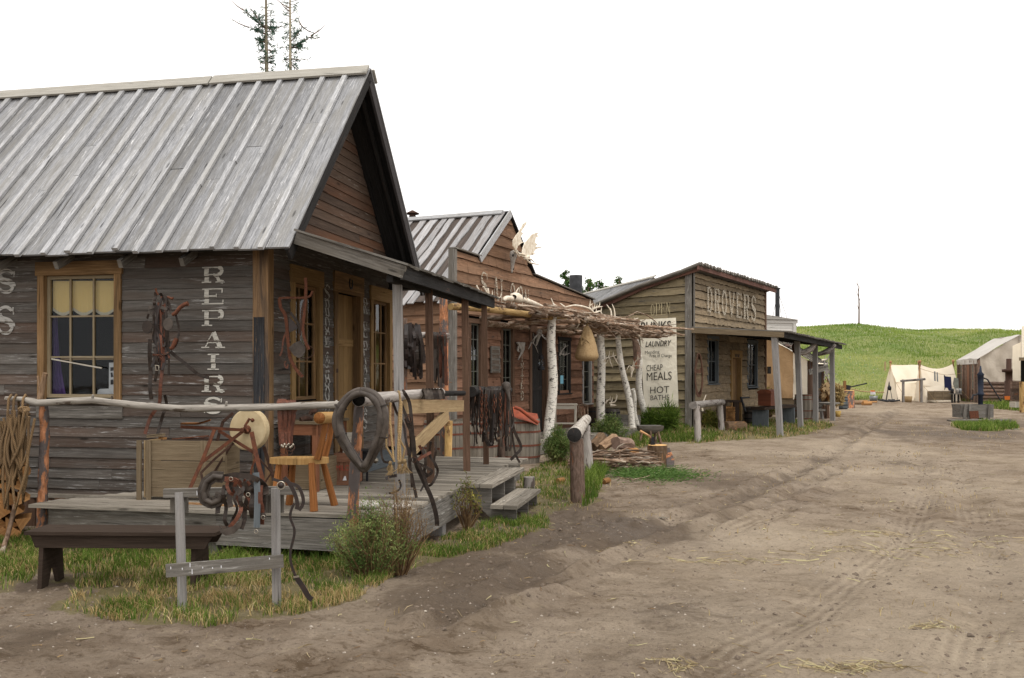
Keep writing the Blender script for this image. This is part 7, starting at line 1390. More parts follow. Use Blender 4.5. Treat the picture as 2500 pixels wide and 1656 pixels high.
for x, y, mt, rx in ((88, 425, 'leather', 54), (310, 395, 'leather_grey', 52)):
    mb = MB(); cc = P(*zw(x, y), Yw-.07); rr_ = rx/4.355*Yw/F; mb.prism([cc+Vector((rr_*math.cos(t), 0, rr_*1.38*math.sin(t)*(1 if math.sin(t) < .0 else .85))) for t in np.linspace(0, 6.283, 20)[:-1]], (0, -1, 0), .012); mb.build('blinker', M[mt], wl)
mb = MB(); p = P(*zw(190, 862), Yw-.05); mb.tube([p+Vector(v) for v in ((-.018, 0, .025), (.018, 0, .02), (.02, 0, -.025), (-.014, 0, -.03), (-.018, 0, .025))], .004, 5); q = P(*zw(535, 838), Yw-.05)
mb.build('buckle', M['brass'], wl); mb = MB(); chain(mb, [P(*zw(140, 725), Yw-.06), P(*zw(230, 735), Yw-.07), P(*zw(310, 700), Yw-.06)], .03, .004); mb.build('chain', M['rust'], wl)
# harness hanging by the first front window
def zf_(x, y): return 680+x/5.225, 660+y/5.225
fl_ = thing('hanging_hames', 'rusty hames with a blackened pad hanging in front of the first street window', 'harness', P(*zf_(300, 1370), 10.0)); Yf = 10.0
for mt, w_, pts in (('rust', .03, ((345, 95), (350, 200), (345, 350), (330, 560), (310, 720), (325, 850), (360, 950), (390, 1010))), ('rust', .022, ((5, 360), (80, 352), (200, 352), (320, 350), (400, 330), (435, 265))), ('rust', .035, ((10, 360), (30, 480), (80, 560), (105, 700), (115, 850), (130, 980), (150, 1120), (220, 1260), (310, 1360))), ('rust_dark', .02, ((340, 370), (300, 500), (290, 700), (270, 830))), ('leather_red', .018, ((100, 780), (60, 900), (50, 1010), (20, 1090))), ('leather', .03, ((150, 540), (210, 620), (260, 700), (270, 800))), ('leather_red', .014, ((90, 1160), (80, 1210), (110, 1250), (120, 1200))), ('leather', .02, ((60, 960), (110, 1080), (80, 1140), (10, 1110)))): mb = MB(); strap(mb, [(x, y, 0) for x, y in pts], w_, Yf, zf_, th=.014); mb.build('strap', M[mt], fl_)
mb = MB(); mb.prism([P(*zf_(x, y), Yf-.03) for x, y in ((130, 990), (200, 930), (270, 900), (345, 980), (340, 1050), (300, 1100), (260, 1120), (200, 1090))], (0, -1, 0), .012); mb.build('pad', M['leather_grey'], fl_); mb = MB(); mb.prism([P(*zf_(x, y), Yf-.02) for x, y in ((140, 600), (200, 660), (250, 740), (170, 785), (135, 760))], (0, -1, 0), .012); mb.build('pad', M['black_leather'], fl_); mb = MB(); mb.tube([P(*zf_(340+110*math.cos(t), 1040+85*math.sin(t)), Yf) for t in np.linspace(-1.2, 3.3, 14)], .005, 5); mb.build('ring', M['rust_dark'], fl_)
# table, crates and box on the porch against the front wall
def q6(x, y, Y): return P(*zs(x, y), Y)
tb2 = thing('side_table', 'reddish wooden side table behind the log chair', 'table', q6(540, 1010, 10.1)); tz = q6(0, 255, 10.1).z
A_ = B1(.12, .25, 0); x0, y0 = B1(.34, .22, 0).x, B1(.34, .22, 0).y
mb = MB(); mb.beam(B1(.30, .12, tz), B1(.30, 1.02, tz), .48, .03, Z); mb.build('table_top', M['crate'], tb2); mb = MB(); mb.beam(B1(.51, .16, tz-.075), B1(.51, .98, tz-.075), .02, .12, Z); mb.beam(B1(.10, .15, tz-.075), B1(.51, .15, tz-.075), .02, .12, Z); mb.build('apron', M['redwood'], tb2)
for o, s in ((.49, .17), (.49, .96), (.12, .17), (.12, .96)): mb = MB(); p = B1(o, s, DZ); mb.beam(p, p+Z*(tz-DZ-.016), .06, .06, B1.d+(0,)); mb.build('leg', M['redwood'], tb2)
mb = MB(); mb.tube([q6(360, 225, 10.1), q6(430, 205, 10.15), q6(500, 215, 10.2)], [.03, .028, .02], 8, lump=.1); mb.tube([q6(480, 160, 10.1), q6(500, 120, 10.1), q6(560, 120, 10.1)], .03, 8, lump=.2); tag(mb.build('tool_pile', M['rust_dark']), 'dark iron tools lying on the reddish side table', 'tool')
mb = MB(); p = B1(.32, .55, DZ+.18); mb.box(p, .36, .55, .34, B1); tag(mb.build('plank_crate', M['crate']), 'low brown-grey crate under the reddish side table', 'crate')
rc = thing('lettered_crate', 'red-brown upright crate with faint red lettering right of the log chair', 'crate', B1(.35, 1.25, DZ)); Yr = 10.62
xa, xb, zt_ = q6(776, 0, Yr).x, q6(930, 0, Yr).x, q6(0, 600, Yr).z
for i in range(3): mb = MB(); w_ = (xb-xa)/3; mb.beam((xa+w_*(i+.5), Yr, DZ+.01), (xa+w_*(i+.5), Yr, zt_-.12), w_-.003, .02, (0, -1, 0)); mb.build('board', M['redcrate'], rc)
mb = MB(); mb.beam((xa-.01, Yr-.01, zt_-.07), (xb+.01, Yr-.01, zt_-.07), .03, .10, Z); mb.build('cleat', M['redcrate'], rc); mb = MB(); mb.beam((xa-.01, Yr-.012, DZ+.03), (xb+.01, Yr-.012, DZ+.03), .025, .05, Z); mb.build('cleat', M['redcrate'], rc); mb = MB(); mb.beam((xa+.13, Yr+.02, (DZ+zt_)/2), (xa+.13, Yr+.32, (DZ+zt_)/2), .26, zt_-DZ-.04, Z); mb.build('box_body', M['redcrate'], rc)
o_ = text_mesh('MILCO', .085, (xa+.012, Yr-.030, zt_-.215), (1, 0, 0), M['paint_red'], rc, align='LEFT', sx=.8); mb = MB(); mb.prism([(xa+.09, Yr-.018, DZ+.06), (xa+.135, Yr-.018, DZ+.06), (xa+.125, Yr-.018, DZ+.11), (xa+.11, Yr-.018, DZ+.11)], (0, -1, 0), .003); mb.build('paper_tag', M['paper'], rc)
mb = MB(); mb.beam((xb-.07, Yr+.15, zt_+.08), (xb+.05, Yr+.15, zt_+.08), .2, .25, Z); tag(mb.build('pale_box', M['white_wood']), 'small pale box standing on the red-lettered crate', 'box')
sv = thing('iron_stove_box', 'small black iron box on legs beside the shop door', 'stove', B1(.4, 1.7, DZ)); Ys = 11.0; xa, xb = q6(1062, 0, Ys).x, q6(1185, 0, Ys).x; z0_, z1_ = q6(0, 800, Ys).z, q6(0, 610, Ys).z
mb = MB(); mb.beam((xa, Ys+.1, (z0_+z1_)/2), (xb, Ys+.1, (z0_+z1_)/2), .25, z1_-z0_, Z); mb.build('body', M['iron'], sv); mb = MB(); mb.beam((xa-.02, Ys+.1, z1_+.015), (xb+.02, Ys+.1, z1_+.015), .29, .02, Z); mb.build('lid', M['iron'], sv)
for x in (xa+.03, xb-.03): mb = MB(); mb.beam((x, Ys+.02, DZ), (x, Ys+.02, z0_), .025, .025, (0, 1, 0)); mb.build('leg', M['iron'], sv)
mb = MB(); mb.lathe((xa+.2, Ys-.03, (z0_+z1_)/2), [(0, 0), (.03, 0), (.035, .01), (0, .02)], 12, axis=(0, -1, 0)); mb.build('knob', M['brass'], sv)
mb = MB(); mb.beam(B1(.22, DR[0]-.3, DZ+.09), B1(.22, 3.6, DZ+.09), .32, .16, Z); tag(mb.build('door_step', M['blue_grey']), 'long blue-grey plank step along the foot of the shop front', 'step')
# stones and stick on the deck
for k, (u, v, rx, rz) in enumerate(((896, 1239, .135, .045), (980, 1240, .105, .035))): mb = MB(); p = G(u, v+4, DZ); mb.blob((p.x, p.y, DZ+rz*.8), rx, rx*.75, rz, 14, 9, rough=.06, seed=k+3); tag(mb.build('stone', M['stone']), ('larger grey and white flat stone' if k == 0 else 'smaller flat tan stone')+' on the near corner of the porch deck', 'stone')
mb = MB(); mb.beam(G(458, 1232, DZ)+Z*.012, G(612, 1241, DZ)+Z*.012, .03, .02, Z, seg=3, jit=.003); tag(mb.build('bark_strip', M['stick_orange']), 'thin orange strip of wood lying on the porch deck below the grindstone', 'stick')
# plants by the porch
p = Gz(905, 1408); bush('shrub', 'large bushy green shrub at the near corner of the porch deck', p, .66, .42, .26, 170, 9000, L=.026, W=.008, seed=1, dry=.12)
tl = bush('dry_shrub', 'dry brown twiggy shrub top behind the right of the green shrub', p+Vector((.22, .08, 0)), .80, .34, .18, 90, 2600, 'drytwig', L=.022, W=.005, low=.55, seed=2)
p = Gz(1140, 1296); bush('leggy_weed', 'leggy brown-stemmed plant with yellow leaves between the deck and the steps', p, .62, .16, .10, 60, 360, 'shrub_yellow', L=.035, W=.014, low=.7, seed=3)
p = Gz(1362, 1132); bush('shrub', 'green shrub at the near end of the saloon boardwalk beside the big vat', p, .72, .30, .25, 110, 5200, L=.07, W=.012, seed=4)
p = Gz(1490, 1070); p = P(1487, 1066, 23.2); p.z = 0; bush('shrub', 'round green shrub at the foot of the second birch post', p, .72, .50, .35, 110, 6000, L=.06, W=.016, seed=5)
p = P(1732, 1048, 27.5); p.z = 0; bush('yellow_shrub', 'yellow-green leafy shrub behind the grey log hitching rail', p, .62, .32, .25, 90, 4500, 'shrub_yellow', L=.07, W=.03, seed=6)
p = P(1878, 985, 34.0); p.z = .1; bush('yellow_shrub', 'yellow-green shrub between the drovers house and the tan canvas wall', p, 1.15, .30, .3, 70, 2500, 'shrub_yellow', L=.08, W=.035, seed=7)
for k, (u, v, h_) in enumerate(((1632, 1052, .72), (1590, 1055, .5))): p = P(u, v, 26.2); p.z = .1; bush('tall_grass_clump', ('taller, right' if k == 0 else 'shorter, left')+' clump of tall green grass below the canvas banner', p, h_, .28, .2, 130, 900, 'grass', L=.35, W=.02, low=.1, twig=False, cat='grass', seed=8+k)
# hitching rail in the middle
h1 = thing('hitching_rail', 'stout bark-covered log hitching rail in the middle of the yard, nearest of its kind', 'hitching rail', Gz(1410, 1225)); a, ta = logpost(h1, 1411, 1226, 1407, 1072, .096, 'brown_bark'); b_, tb_ = logpost(h1, 1437, 1153, 1428, 1040, .095, 'greylog')
mb = MB(); ea, eb = P(1402, 1062, 12.15), P(1432, 1024, 17.0); mb.tube([ea, ea.lerp(eb, .5), eb], [.098, .09, .085], 16, lump=.03); mb.build('rail', M['silverlog'], h1); mb = MB(); d_ = (ea-eb).normalized(); mb.lathe(ea+d_*.001, [(.096, 0), (.09, .004), (0, .006)], 16, axis=d_); mb.build('sawn_end', M['post_dark'], h1)
# stump, axe, sticks
sp_ = Gz(1605, 1139); st_ = thing('chopping_stump', 'chopping stump with a pale sawn top and flaking bark', 'stump', sp_); mb = MB(); mb.tube([sp_-Z*.05, sp_+Z*.15, sp_+Z*.40], [.22, .19, .18], 18, lump=.05); mb.build('bark', M['stump'], st_); mb = MB(); mb.lathe(sp_+Z*.399, [(.178, 0), (.170, .006), (0, .008)], 18); mb.build('sawn_top', M['endgrain'], st_)
def zm(x, y): return 1340+x/6.534, 940+y/6.534
mb = MB(); tp = sp_+Vector((.17, -.10, .0)); mb.prism([tp+Vector(v) for v in ((-.02, -.06, -.02), (.12, 0, -.02), (.14, .06, .12), (.05, .08, .35), (-.03, .0, .35))], (.3, 1, 0), .04, .6); mb.build('bark_slab', M['spruce_bark'], st_)
ax = thing('axe', 'axe stuck in the top of the chopping stump', 'axe', sp_+Z*.4); mb = MB(); Ya = sp_.y-.03; mb.tube([P(*zm(1455, 735), Ya), P(*zm(1560, 790), Ya), P(*zm(1655, 850), Ya)], [.024, .018, .02], 8); mb.build('handle', M['stick_orange'], ax); mb = MB(); mb.prism([P(*zm(x, y), Ya-.02) for x, y in ((1630, 820), (1690, 835), (1675, 880), (1700, 950), (1620, 965), (1640, 890))], (0, 1, 0), .045); mb.build('head', M['iron'], ax)
for k, (x0, y0, x1, y1, w_, mt, lb) in enumerate(((690, 990, 850, 830, .17, 'stump', 'leftmost reddish split log leaning on the brushwood heap'), (830, 1010, 1060, 850, .16, 'stump', 'middle split log with a bright orange end by the brushwood heap'), (1060, 930, 1290, 940, .20, 'brown_bark', 'dark round log lying behind the brushwood heap'), (1270, 1070, 1400, 1055, .10, 'split', 'small pale split block at the right of the brushwood heap'), (1450, 1150, 1530, 1160, .07, 'split', 'short pale log end touching the chopping stump'))):
    a, b_ = P(*zm(x0, y0), 17.6), P(*zm(x1, y1), 17.9); mb = MB(); mb.tube([a, b_], w_*.62, 6 if k < 2 else 10, lump=.12, smooth=False); tag(mb.build('log', M[mt]), lb, 'log')
hp = thing('brushwood_heap', 'heap of dry sticks and branches beside the chopping stump', 'stick heap', G(1490, 1135)); mb = MB()
for i in range(190): 
    xx = RS.uniform(1.45, 2.55); yy = 17.0+RS.uniform(-.45, .35); zz = RS.uniform(0, .24)*(1-((xx-1.95)/.8)**2); L = RS.uniform(.3, 1.0); a = RS.gauss(0, .35); p = Vector((xx-L*.5, yy, zz+.02)); e = p+Vector((L*math.cos(a), L*math.sin(a)*.6, RS.gauss(0, .06))); e.z = max(.015, e.z); e.x = min(e.x, 2.75); m_ = p.lerp(e, .5)+Vector((0, RS.gauss(0, .03), RS.gauss(.01, .03))); r_ = RS.choice((.010, .015, .022, .035)); mb.tube([p, m_, e], [r_, r_*.9, r_*.6], 6, lump=.06)
mb.build('sticks', M['stick'], hp)['kind'] = 'stuff'; mb = MB(); mb.tube([P(*zm(x, y), 17.0) for x, y in ((1080, 1040), (1110, 990), (1190, 945), (1320, 935), (1400, 990))], [.02, .018, .016, .014, .006], 6); mb.tube([P(*zm(x, y), 16.5) for x, y in ((1060, 1310), (1090, 1260), (1130, 1150), (1130, 1060))], [.016, .016, .014, .01], 6); mb.build('pale_branch', M['stick'], hp)
p = Gz(1588, 1162); r_ = rng; k = 5200; cx = rng.normal(p.x, .36, k); cy = rng.normal(p.y, .42, k); cz = ground_z(cx, cy)+np.abs(rng.normal(.035, .04, k)); v = leaves(np.stack([cx, cy, cz], -1), np.stack([rng.normal(1, .6, k), rng.normal(0, .5, k), rng.normal(.1, .2, k)], -1), .06, .012)
sbg = thing('spruce_boughs', 'cut green spruce boughs lying on the ground in front of the chopping stump', 'branches', p); leaf_obj('needles', v, rng.uniform(.2, 1, k), M['treeleaf'], sbg, p)['kind'] = 'stuff'; mb = MB(); mb.tube([Gz(1513, 1170, .02), Gz(1545, 1176, .03), Gz(1580, 1170, .04), Gz(1610, 1155, .05)], [.012, .012, .010, .006], 6); mb.tube([Gz(1620, 1150, .08), Gz(1640, 1160, .03)], .008, 5); mb.build('twig', M['stick'], sbg)
for k, (u, v) in enumerate(((1480, 1183), (1368, 1182))): mb = MB(); p = Gz(u, v); mb.tube([p+Vector((-.04, 0, .04)), p+Vector((.05, .12, .05))], .045, 7, lump=.15); tag(mb.build('wood_chunk', M['split']), ('orange wood chunk on the dirt right of the grass strip' if k == 0 else 'orange wood chunk in the grass left of the near hitching log'), 'firewood')
mb = MB(); p = Gz(1292, 1196); mb.tube([p-Z*.02, p+Z*.19], .085, 14, lump=.03); tag(mb.build('log_round', M['greylog']), 'short upright log round behind the porch steps', 'log')
# log trough on legs
Yt = 22.6; tg = thing('log_trough', 'dark half-log trough standing on three legs in front of the leaning birch', 'trough', P(1587, 1075, Yt)); ztp = P(0, 1039, Yt).z; mb = MB(); x0, x1 = P(1557, 0, Yt).x, P(1618, 0, Yt).x; rows = []
for i in range(9):
    q = i/8; x = x0+(x1-x0)*q; kx = 1-.25*abs(2*q-1)**3; rows.append([Vector((x, Yt+.24*math.cos(a)*kx, ztp-.22*math.sin(a)*kx*(1-.25*abs(2*q-1)))) for a in np.linspace(0, math.pi, 9)])
mb.grid(rows, lambda i, j: (i*.1, j*.08)); mb.grid([[Vector((p.x*.98+.02*(x0+x1)/2, Yt+(p.y-Yt)*.85, min(ztp-.001, p.z+.03))) for p in r] for r in rows], lambda i, j: (i*.1, j*.08)); mb.face([rows[0][k] for k in range(9)], [(0, 0)]*9); mb.face([rows[-1][k] for k in range(9)], [(0, 0)]*9); mb.build('basin', M['bench'] if False else M['fascia'], tg)
for xt, xb_, dy in ((1568, 1562, -.1), (1588, 1590, -.2), (1606, 1614, -.1), (1600, 1600, .25)): mb = MB(); a = P(xt, 1052, Yt+dy); b_ = P(xb_, 0, Yt+dy); b_.z = 0; mb.tube([a, b_], .035, 7, lump=.08); mb.build('leg', M['stick'], tg)
# vats between the porch and the saloon
def vat(u, Y, r, h, lab): p = P(u, 0, Y); return barrel(p.x, p.y, 0, r, h, M['barrel'], lab, (.16, .42, .72, .93), n=30, name='vat', bulge=.06)
vat(1266, 17.9, .43, .86, 'large pale stave vat with rusty hoops under a sagging red cover'); vat(1162, 17.6, .42, .86, 'pale rusty-hooped vat behind the cluster of bridles'); vat(1088, 17.2, .42, .86, 'pale rusty-hooped vat behind the new pine brace')
mb = MB()
def zv(x, y): return 1150+x/6.03, 900+y/6.03
rows = [[P(*zv(x, y), Yq) for x, y, Yq in r] for r in (((615, 560, 18.2), (700, 580, 18.2), (800, 640, 18.2), (975, 665, 18.2), (990, 720, 18.3)), ((612, 640, 17.7), (700, 640, 17.7), (800, 690, 17.7), (900, 720, 17.7), (1000, 780, 17.8)), ((608, 700, 17.45), (700, 740, 17.43), (800, 770, 17.43), (900, 800, 17.45), (985, 835, 17.6)))]
mb.grid(rows, lambda i, j: (i*.2, j*.2), smooth=False); mb.tube([P(*zv(x, y), 17.4) for x, y in ((640, 570), (720, 600), (800, 660), (900, 740), (990, 800))], .035, 7); tag(mb.build('red_cover', M['tarp_red']), 'sagging rust-red board cover lying over the large vat', 'cover')
mb = MB(); mb.tube([P(1094, 1116, 16.2), P(1096, 1028, 16.2)], .065, 12, lump=.04); tag(mb.build('amber_post', M['yellowlog']), 'short amber log post standing before the vats', 'post')
# harness rack between the shop and the saloon
hr = thing('harness_rack', 'spruce-bark post rack laden with harness between shop and saloon', 'rack', P(1083, 1100, 16.4)); mb = MB(); a = P(1083, 720, 16.4); b_ = P(1086, 1000, 16.4); b_.z = 0; mb.tube([b_, b_.lerp(a, .5), a], [.09, .085, .075], 12, lump=.07); mb.build('post', M['spruce_bark'], hr); mb = MB(); mb.tube([P(1095, 822, 16.3), P(1050, 818, 16.1), P(985, 820, 15.9)], .055, 10, lump=.05); mb.build('rail', M['greylog'], hr)
a = P(985, 820, 15.9); mb = MB(); mb.tube([Vector((a.x, a.y, 0)), a+Z*.3], .07, 10, lump=.06); mb.build('post', M['brown_bark'], hr)
def zq(x, y): return 940+x/6.53, 780+y/6.53
L6 = []
for i in range(34): x = RS.uniform(310, 620); b0 = RS.uniform(420, 1000)*(1 if x > 430 else .85); L6.append((RS.choice(('black_leather', 'black_leather', 'leather')), RS.uniform(.03, .07), ((x*.7+110, 50+RS.uniform(0, 150), .03), (x*.85+60, 300, RS.uniform(-.1, .1)), (x, max(420, b0*.7), RS.uniform(-.1, .1)), (x+RS.uniform(-20, 30), b0, RS.uniform(-.1, .1)))))
bundle('black_harness', 'hanging mass of black leather harness behind the second porch post', 'harness', zq, 15.8, L6, (('rust_dark', 465, 840, .08),), P(1010, 930, 15.8))
L6 = []
for i in range(26): x = RS.uniform(640, 960); b0 = RS.uniform(560, 1080); L6.append((RS.choice(('leather', 'leather', 'leather_grey', 'leather_red')), RS.uniform(.025, .06), ((x-30, 260, .1), (x-10, 225, .02), (x+8, 245, -.1), (x+15, 400, RS.uniform(-.1, .0)), (x+RS.uniform(-30, 50), b0, RS.uniform(-.1, .0)))))
bundle('brown_harness', 'brown and grey harness straps draped over the rack beside the spruce-bark post', 'harness', zq, 16.05, L6, (), P(1065, 930, 16))
# ================================================================ far end of the street
RS = random.Random(77)
def quadgrid(mb, a, b_, c, d, n=10, m=10, w_=.04, sag=0.0, seed=0):
    """wrinkled cloth between corners a b (top) and d c (bottom)"""
    a, b_, c, d = map(Vector, (a, b_, c, d)); nr = (b_-a).cross(d-a).normalized(); rows = []
    for i in range(m+1):
        q = i/m; row = []
        for j in range(n+1): k = j/n; p = a.lerp(b_, k).lerp(d.lerp(c, k), q); p = p+nr*w_*(math.sin(k*7+q*5+seed)+.6*math.sin(k*15-q*9+seed*2))*.5; p.z -= sag*math.sin(k*math.pi)*(1-q); row.append(p)
        rows.append(row)
    mb.grid(rows, lambda i, j: (i*.2, j*.2))
B4 = Frame(12.02, 37.5, 25); zg4 = lambda o: 2.27+.575*min(-o, 6+o) if o < 0 else 2.27
t1 = thing('tan_canvas_house', 'tan canvas-sided house with a white ribbed canvas roof just past the drovers porch', 'tent house', B4(0, 0, 0))
mb = MB(); quadgrid(mb, B4(-3, 0, zg4(-3)), B4(-.55, 0, zg4(-.55)), B4(-.55, 0, .7), B4(-3, 0, .7), 14, 14, .05); quadgrid(mb, B4(-6, 0, 2.3), B4(-3, 0, zg4(-3)), B4(-3, 0, .7), B4(-6, 0, .7), 8, 8, .05); mb.build('canvas_wall', M['canvas_tan'], t1)
mb = MB(); quadgrid(mb, B4(-.56, -.01, zg4(-.56)), B4(0, -.01, zg4(0)), B4(0, -.01, .65), B4(-.56, -.01, .65), 6, 10, .03); mb.build('pale_canvas_strip', M['canvas_white'], t1)
mb = MB(); mb.face([B4(-6, 0, 0), B4(0, 0, 0), B4(0, 0, .7), B4(-6, 0, .7)], [(0, 0), (6, 0), (6, .7), (0, .7)]); mb.build('plank_base', M['crate'], t1)
mb = MB(); quadgrid(mb, B4(-3, -.1, 4.02), B4(-3, 5.2, 4.02), B4(.3, 5.2, 2.12), B4(.3, -.1, 2.12), 14, 8, .02); quadgrid(mb, B4(-3, -.1, 4.02), B4(-3, 5.2, 4.02), B4(-6.3, 5.2, 2.12), B4(-6.3, -.1, 2.12), 8, 8, .02); mb.build('roof', M['canvas_white'], t1)
for s in np.arange(-.1, 5.3, .75): mb = MB(); mb.beam(B4(-3, s, 4.06), B4(.3, s, 2.16), .05, .03, Z); mb.build('roof_rib', M['post_dark'], t1)
mb = MB(); p = P(1921, 855, 38.6); mb.tube([p-Z*.5, p+Z*.15], .13, 10); mb.lathe(p+Z*.15, [(.3, 0), (.0, .12)], 12); mb.build('stovepipe', M['rust_dark'], t1)
mb = MB(); mb.face([B4(0, 0, 0), B4(0, 5, 0), B4(0, 5, 2.25), B4(0, 0, 2.25)], [(0, 0), (5, 0), (5, 2.2), (0, 2.2)]); mb.build('front_wall', M['post_dark'], t1)
for s in (.1, .45, 1.5, 1.75, 2.6, 4.9): mb = MB(); mb.beam(B4(.05, s, 0), B4(.05, s, 2.25), .12, .07, B4.d+(0,)); mb.build('wall_post', M['post_brown'] if s != 1.75 else M['blue_grey'], t1)
mb = MB(); mb.beam(B4(.04, .98, 0), B4(.04, .98, 2.0), .9, .04, B4.r+(0,)); mb.build('door', M['post_brown'], t1)
bsg = thing('arrow_sign', 'grey plank arrow sign tilted upwards beside the tan canvas house', 'sign', P(1998, 905, 36)); mb = MB(); mb.beam(P(1975, 909, 36), P(2022, 897, 36.5), .04, .21, Z); mb.build('plank', M['fascia'], bsg); mb = MB(); mb.tube([P(1978, 880, 36), P(1978, 908, 36)], .012, 5); mb.build('hanger', M['iron'], bsg)
mb = MB()
for i in range(9): p = P(1983+i*4, 906-i*1.05, 35.96+.0*i); mb.beam(p, p+Vector((.035, 0, .07)), .02, .01, Z)
mb.build('faded_marks', M['post_dark'], bsg)['kind'] = 'stuff'
mb = MB(); p = P(2012, 905, 37); 
for i in range(16): a = RS.uniform(-1, 1.5); L = RS.uniform(.2, .65); e = p+Vector((L*math.cos(a), 0, L*math.sin(a)+RS.uniform(-.5, .4))); mb.tube([p+Vector((0, 0, RS.uniform(-.4, .4))), p.lerp(e, .6)+Vector((0, 0, .05)), e], [.025, .018, .006], 5)
tag(mb.build('antler_tangle', M['bone_grey']), 'tangle of grey antlers and twigs on the corner of the tan canvas house', 'antler')
mb = MB(); mb.tube([P(2006, 880, 36.5), P(2020, 877, 36.5)], [.05, .01], 6); tag(mb.build('pale_peg', M['bone']), 'pale pointed peg sticking out above the antler tangle', 'peg')
# white building
B6 = Frame((1942-CU)/F*50, 50, -20); wb = thing('white_house', 'white clapboard house with a tall stovepipe behind the drovers roof', 'building', B6(0, 0, 0)); mb = MB(); siding(mb, lambda a, z, d: B6(a, -d, z), -7, -.1, 0, 4.45, .16, th=.02, seed=61); siding(mb, lambda a, z, d: B6(d, a, z), 0, 5, 0, 4.45, .16, th=.02, seed=62); mb.build('wall', M['whiteboard'], wb)
mb = MB(); mb.beam(B6(-.08, -.04, 0), B6(-.08, -.04, 4.5), .2, .04, B6.d+(0,)); mb.beam(B6(-7, -.05, 4.5), B6(.1, -.05, 4.5), .04, .16, Z); mb.build('trim', M['whiteboard'], wb)
mb = MB(); mb.face([B6(-7, -.15, 4.6), B6(.2, -.15, 4.6), B6(-1.5, 2.5, 5.2), B6(-7, 2.5, 5.2)], [(0, 0), (7, 0), (5.5, 3), (0, 3)]); mb.face([B6(.2, -.15, 4.6), B6(.2, 5, 4.6), B6(-1.5, 2.5, 5.2)], [(0, 0), (5, 0), (2.5, 2)]); mb.build('roof', M['fascia'], wb)
mb = MB(); p = P(1898, 770, 51); mb.tube([p-Z*.3, p+Z*1.45], .12, 10); mb.lathe(p+Z*1.45, [(.16, 0), (.18, .05), (0, .1)], 10); pp_ = mb.build('stovepipe', M['stoveblack'], wb); mb = MB()
for (u, v) in ((1935, 815), (1880, 808), (1912, 805)): mb.tube([P(1899, 712, 50.8), P(u, v, 50)], .013, 4)
mb.build('guy_wire', M['iron'], pp_)
# weathered roof of the house behind
bh = thing('back_house', 'house with a silver board-and-batten roof rising between saloon and drovers house', 'building', (4, 38, 0)); A_, B_ = Vector((5.57, 36, 5.45)), Vector((3.4, 46, 5.6)); dn_ = Vector((-3.0, -.6, -2.0)); mb = MB(); bt = MB()
for i in range(34): q = (i+.5)/34; a = A_.lerp(B_, q); mb.beam(a+dn_, a, .29, .03, Vector((-.55, 0, 1))); bt.beam(a+dn_+Vector((0, -.14, .03)), a+Vector((0, -.14, .03)), .07, .03, Vector((-.55, 0, 1)))
ro = mb.build('roof', M['roof'], bh); bt.build('batten', M['batten'], ro); mb = MB(); mb.beam(A_+Vector((-.05, -.1, .04)), B_+Z*.04, .25, .04, Vector((-.5, 0, 1))); mb.build('ridge_cap', M['ridge'], bh)
mb = MB(); mb.face([A_, A_+Vector((2.6, .5, -2)), A_+Vector((2.6, .5, -5.4)), A_+Vector((-2.8, -.4, -5.4)), A_+Vector((-2.8, -.4, -1.9))], [(0, 0), (2, 2), (2, 5), (-2, 5), (-2, 2)]); mb.face([A_, A_+Vector((2.6, .5, -2)), B_+Vector((2.6, .5, -2)), B_], [(0, 0), (2, 0), (2, 9), (0, 9)]); mb.build('gable_wall', M['drov'], bh)
mb = MB(); mb.face([A_+Vector((-2.8, -.4, -1.9)), B_+Vector((-2.8, -.4, -1.9)), B_+Vector((-2.8, -.4, -5.5)), A_+Vector((-2.8, -.4, -5.5))], [(0, 0), (9, 0), (9, 3), (0, 3)]); mb.build('side_wall', M['siding'], bh)
# two white wall tents
def tent(name, label, R0, R1, eN0, eN1, bN0, bN1, bF0, bF1, sag, loc, tone):
    t_ = thing(name, label, 'tent', loc); mb = MB(); quadgrid(mb, R0, R1, eN1, eN0, 12, 6, .04, sag); mb.build('roof', M['canvas_white'], t_); mb = MB(); quadgrid(mb, eN0, eN1, bN1, bN0, 12, 4, .06); mb.build('side_wall', M['canvas_white'], t_)
    mb = MB(); quadgrid(mb, R0, R0+Vector((.02, 0, 0)), bN0, bF0, 8, 8, .05); mb.build('end_wall', M['canvas_white'], t_); mb = MB(); quadgrid(mb, R1, R1+Vector((.02, 0, 0)), bF1, bN1, 6, 6, .04); mb.build('end_wall', M['canvas_white'], t_); mb = MB(); quadgrid(mb, R0, R1, bF1, bF0, 8, 6, .04, sag); mb.build('far_side', M['canvas_white'], t_)
    for r_, nm in ((R0, 'pole'), (R1, 'pole')): mb = MB(); mb.tube([(r_.x, r_.y-.02, 0), r_+Z*.12], .05, 7); mb.blob(r_+Z*.18, .09, .09, .09, 8, 6); mb.build(nm, M['stick_orange'], t_)
    mb = MB(); mb.tube([eN0, bN0+Vector((.1, -1.2, 0))], .012, 4); mb.tube([eN1, bN1+Vector((.1, -1.2, 0))], .012, 4); mb.build('guy_rope', M['rope_pale'], t_); return t_
def pg0(u, Y, z=0.0): return Vector(((u-CU)*Y/F, Y, z))
tent('wall_tent', 'left one of two small white wall tents at the foot of the green hill', P(2174, 891, 58), P(2243, 891, 60), P(2187, 934, 57), P(2240, 936, 58.6), pg0(2192, 56.4), pg0(2244, 58.2), pg0(2152, 59), pg0(2225, 61.5), .02, (23.8, 57, 0), 0)
tent('wall_tent', 'right one of two small white wall tents, sagging behind the clothes line', P(2246, 890, 55.4), P(2327, 889, 57.2), P(2254, 942, 54.8), P(2338, 944, 56.6), pg0(2262, 54.2), pg0(2346, 56.2), pg0(2230, 56.5), pg0(2320, 59), .28, (25.5, 56, 0), 0)
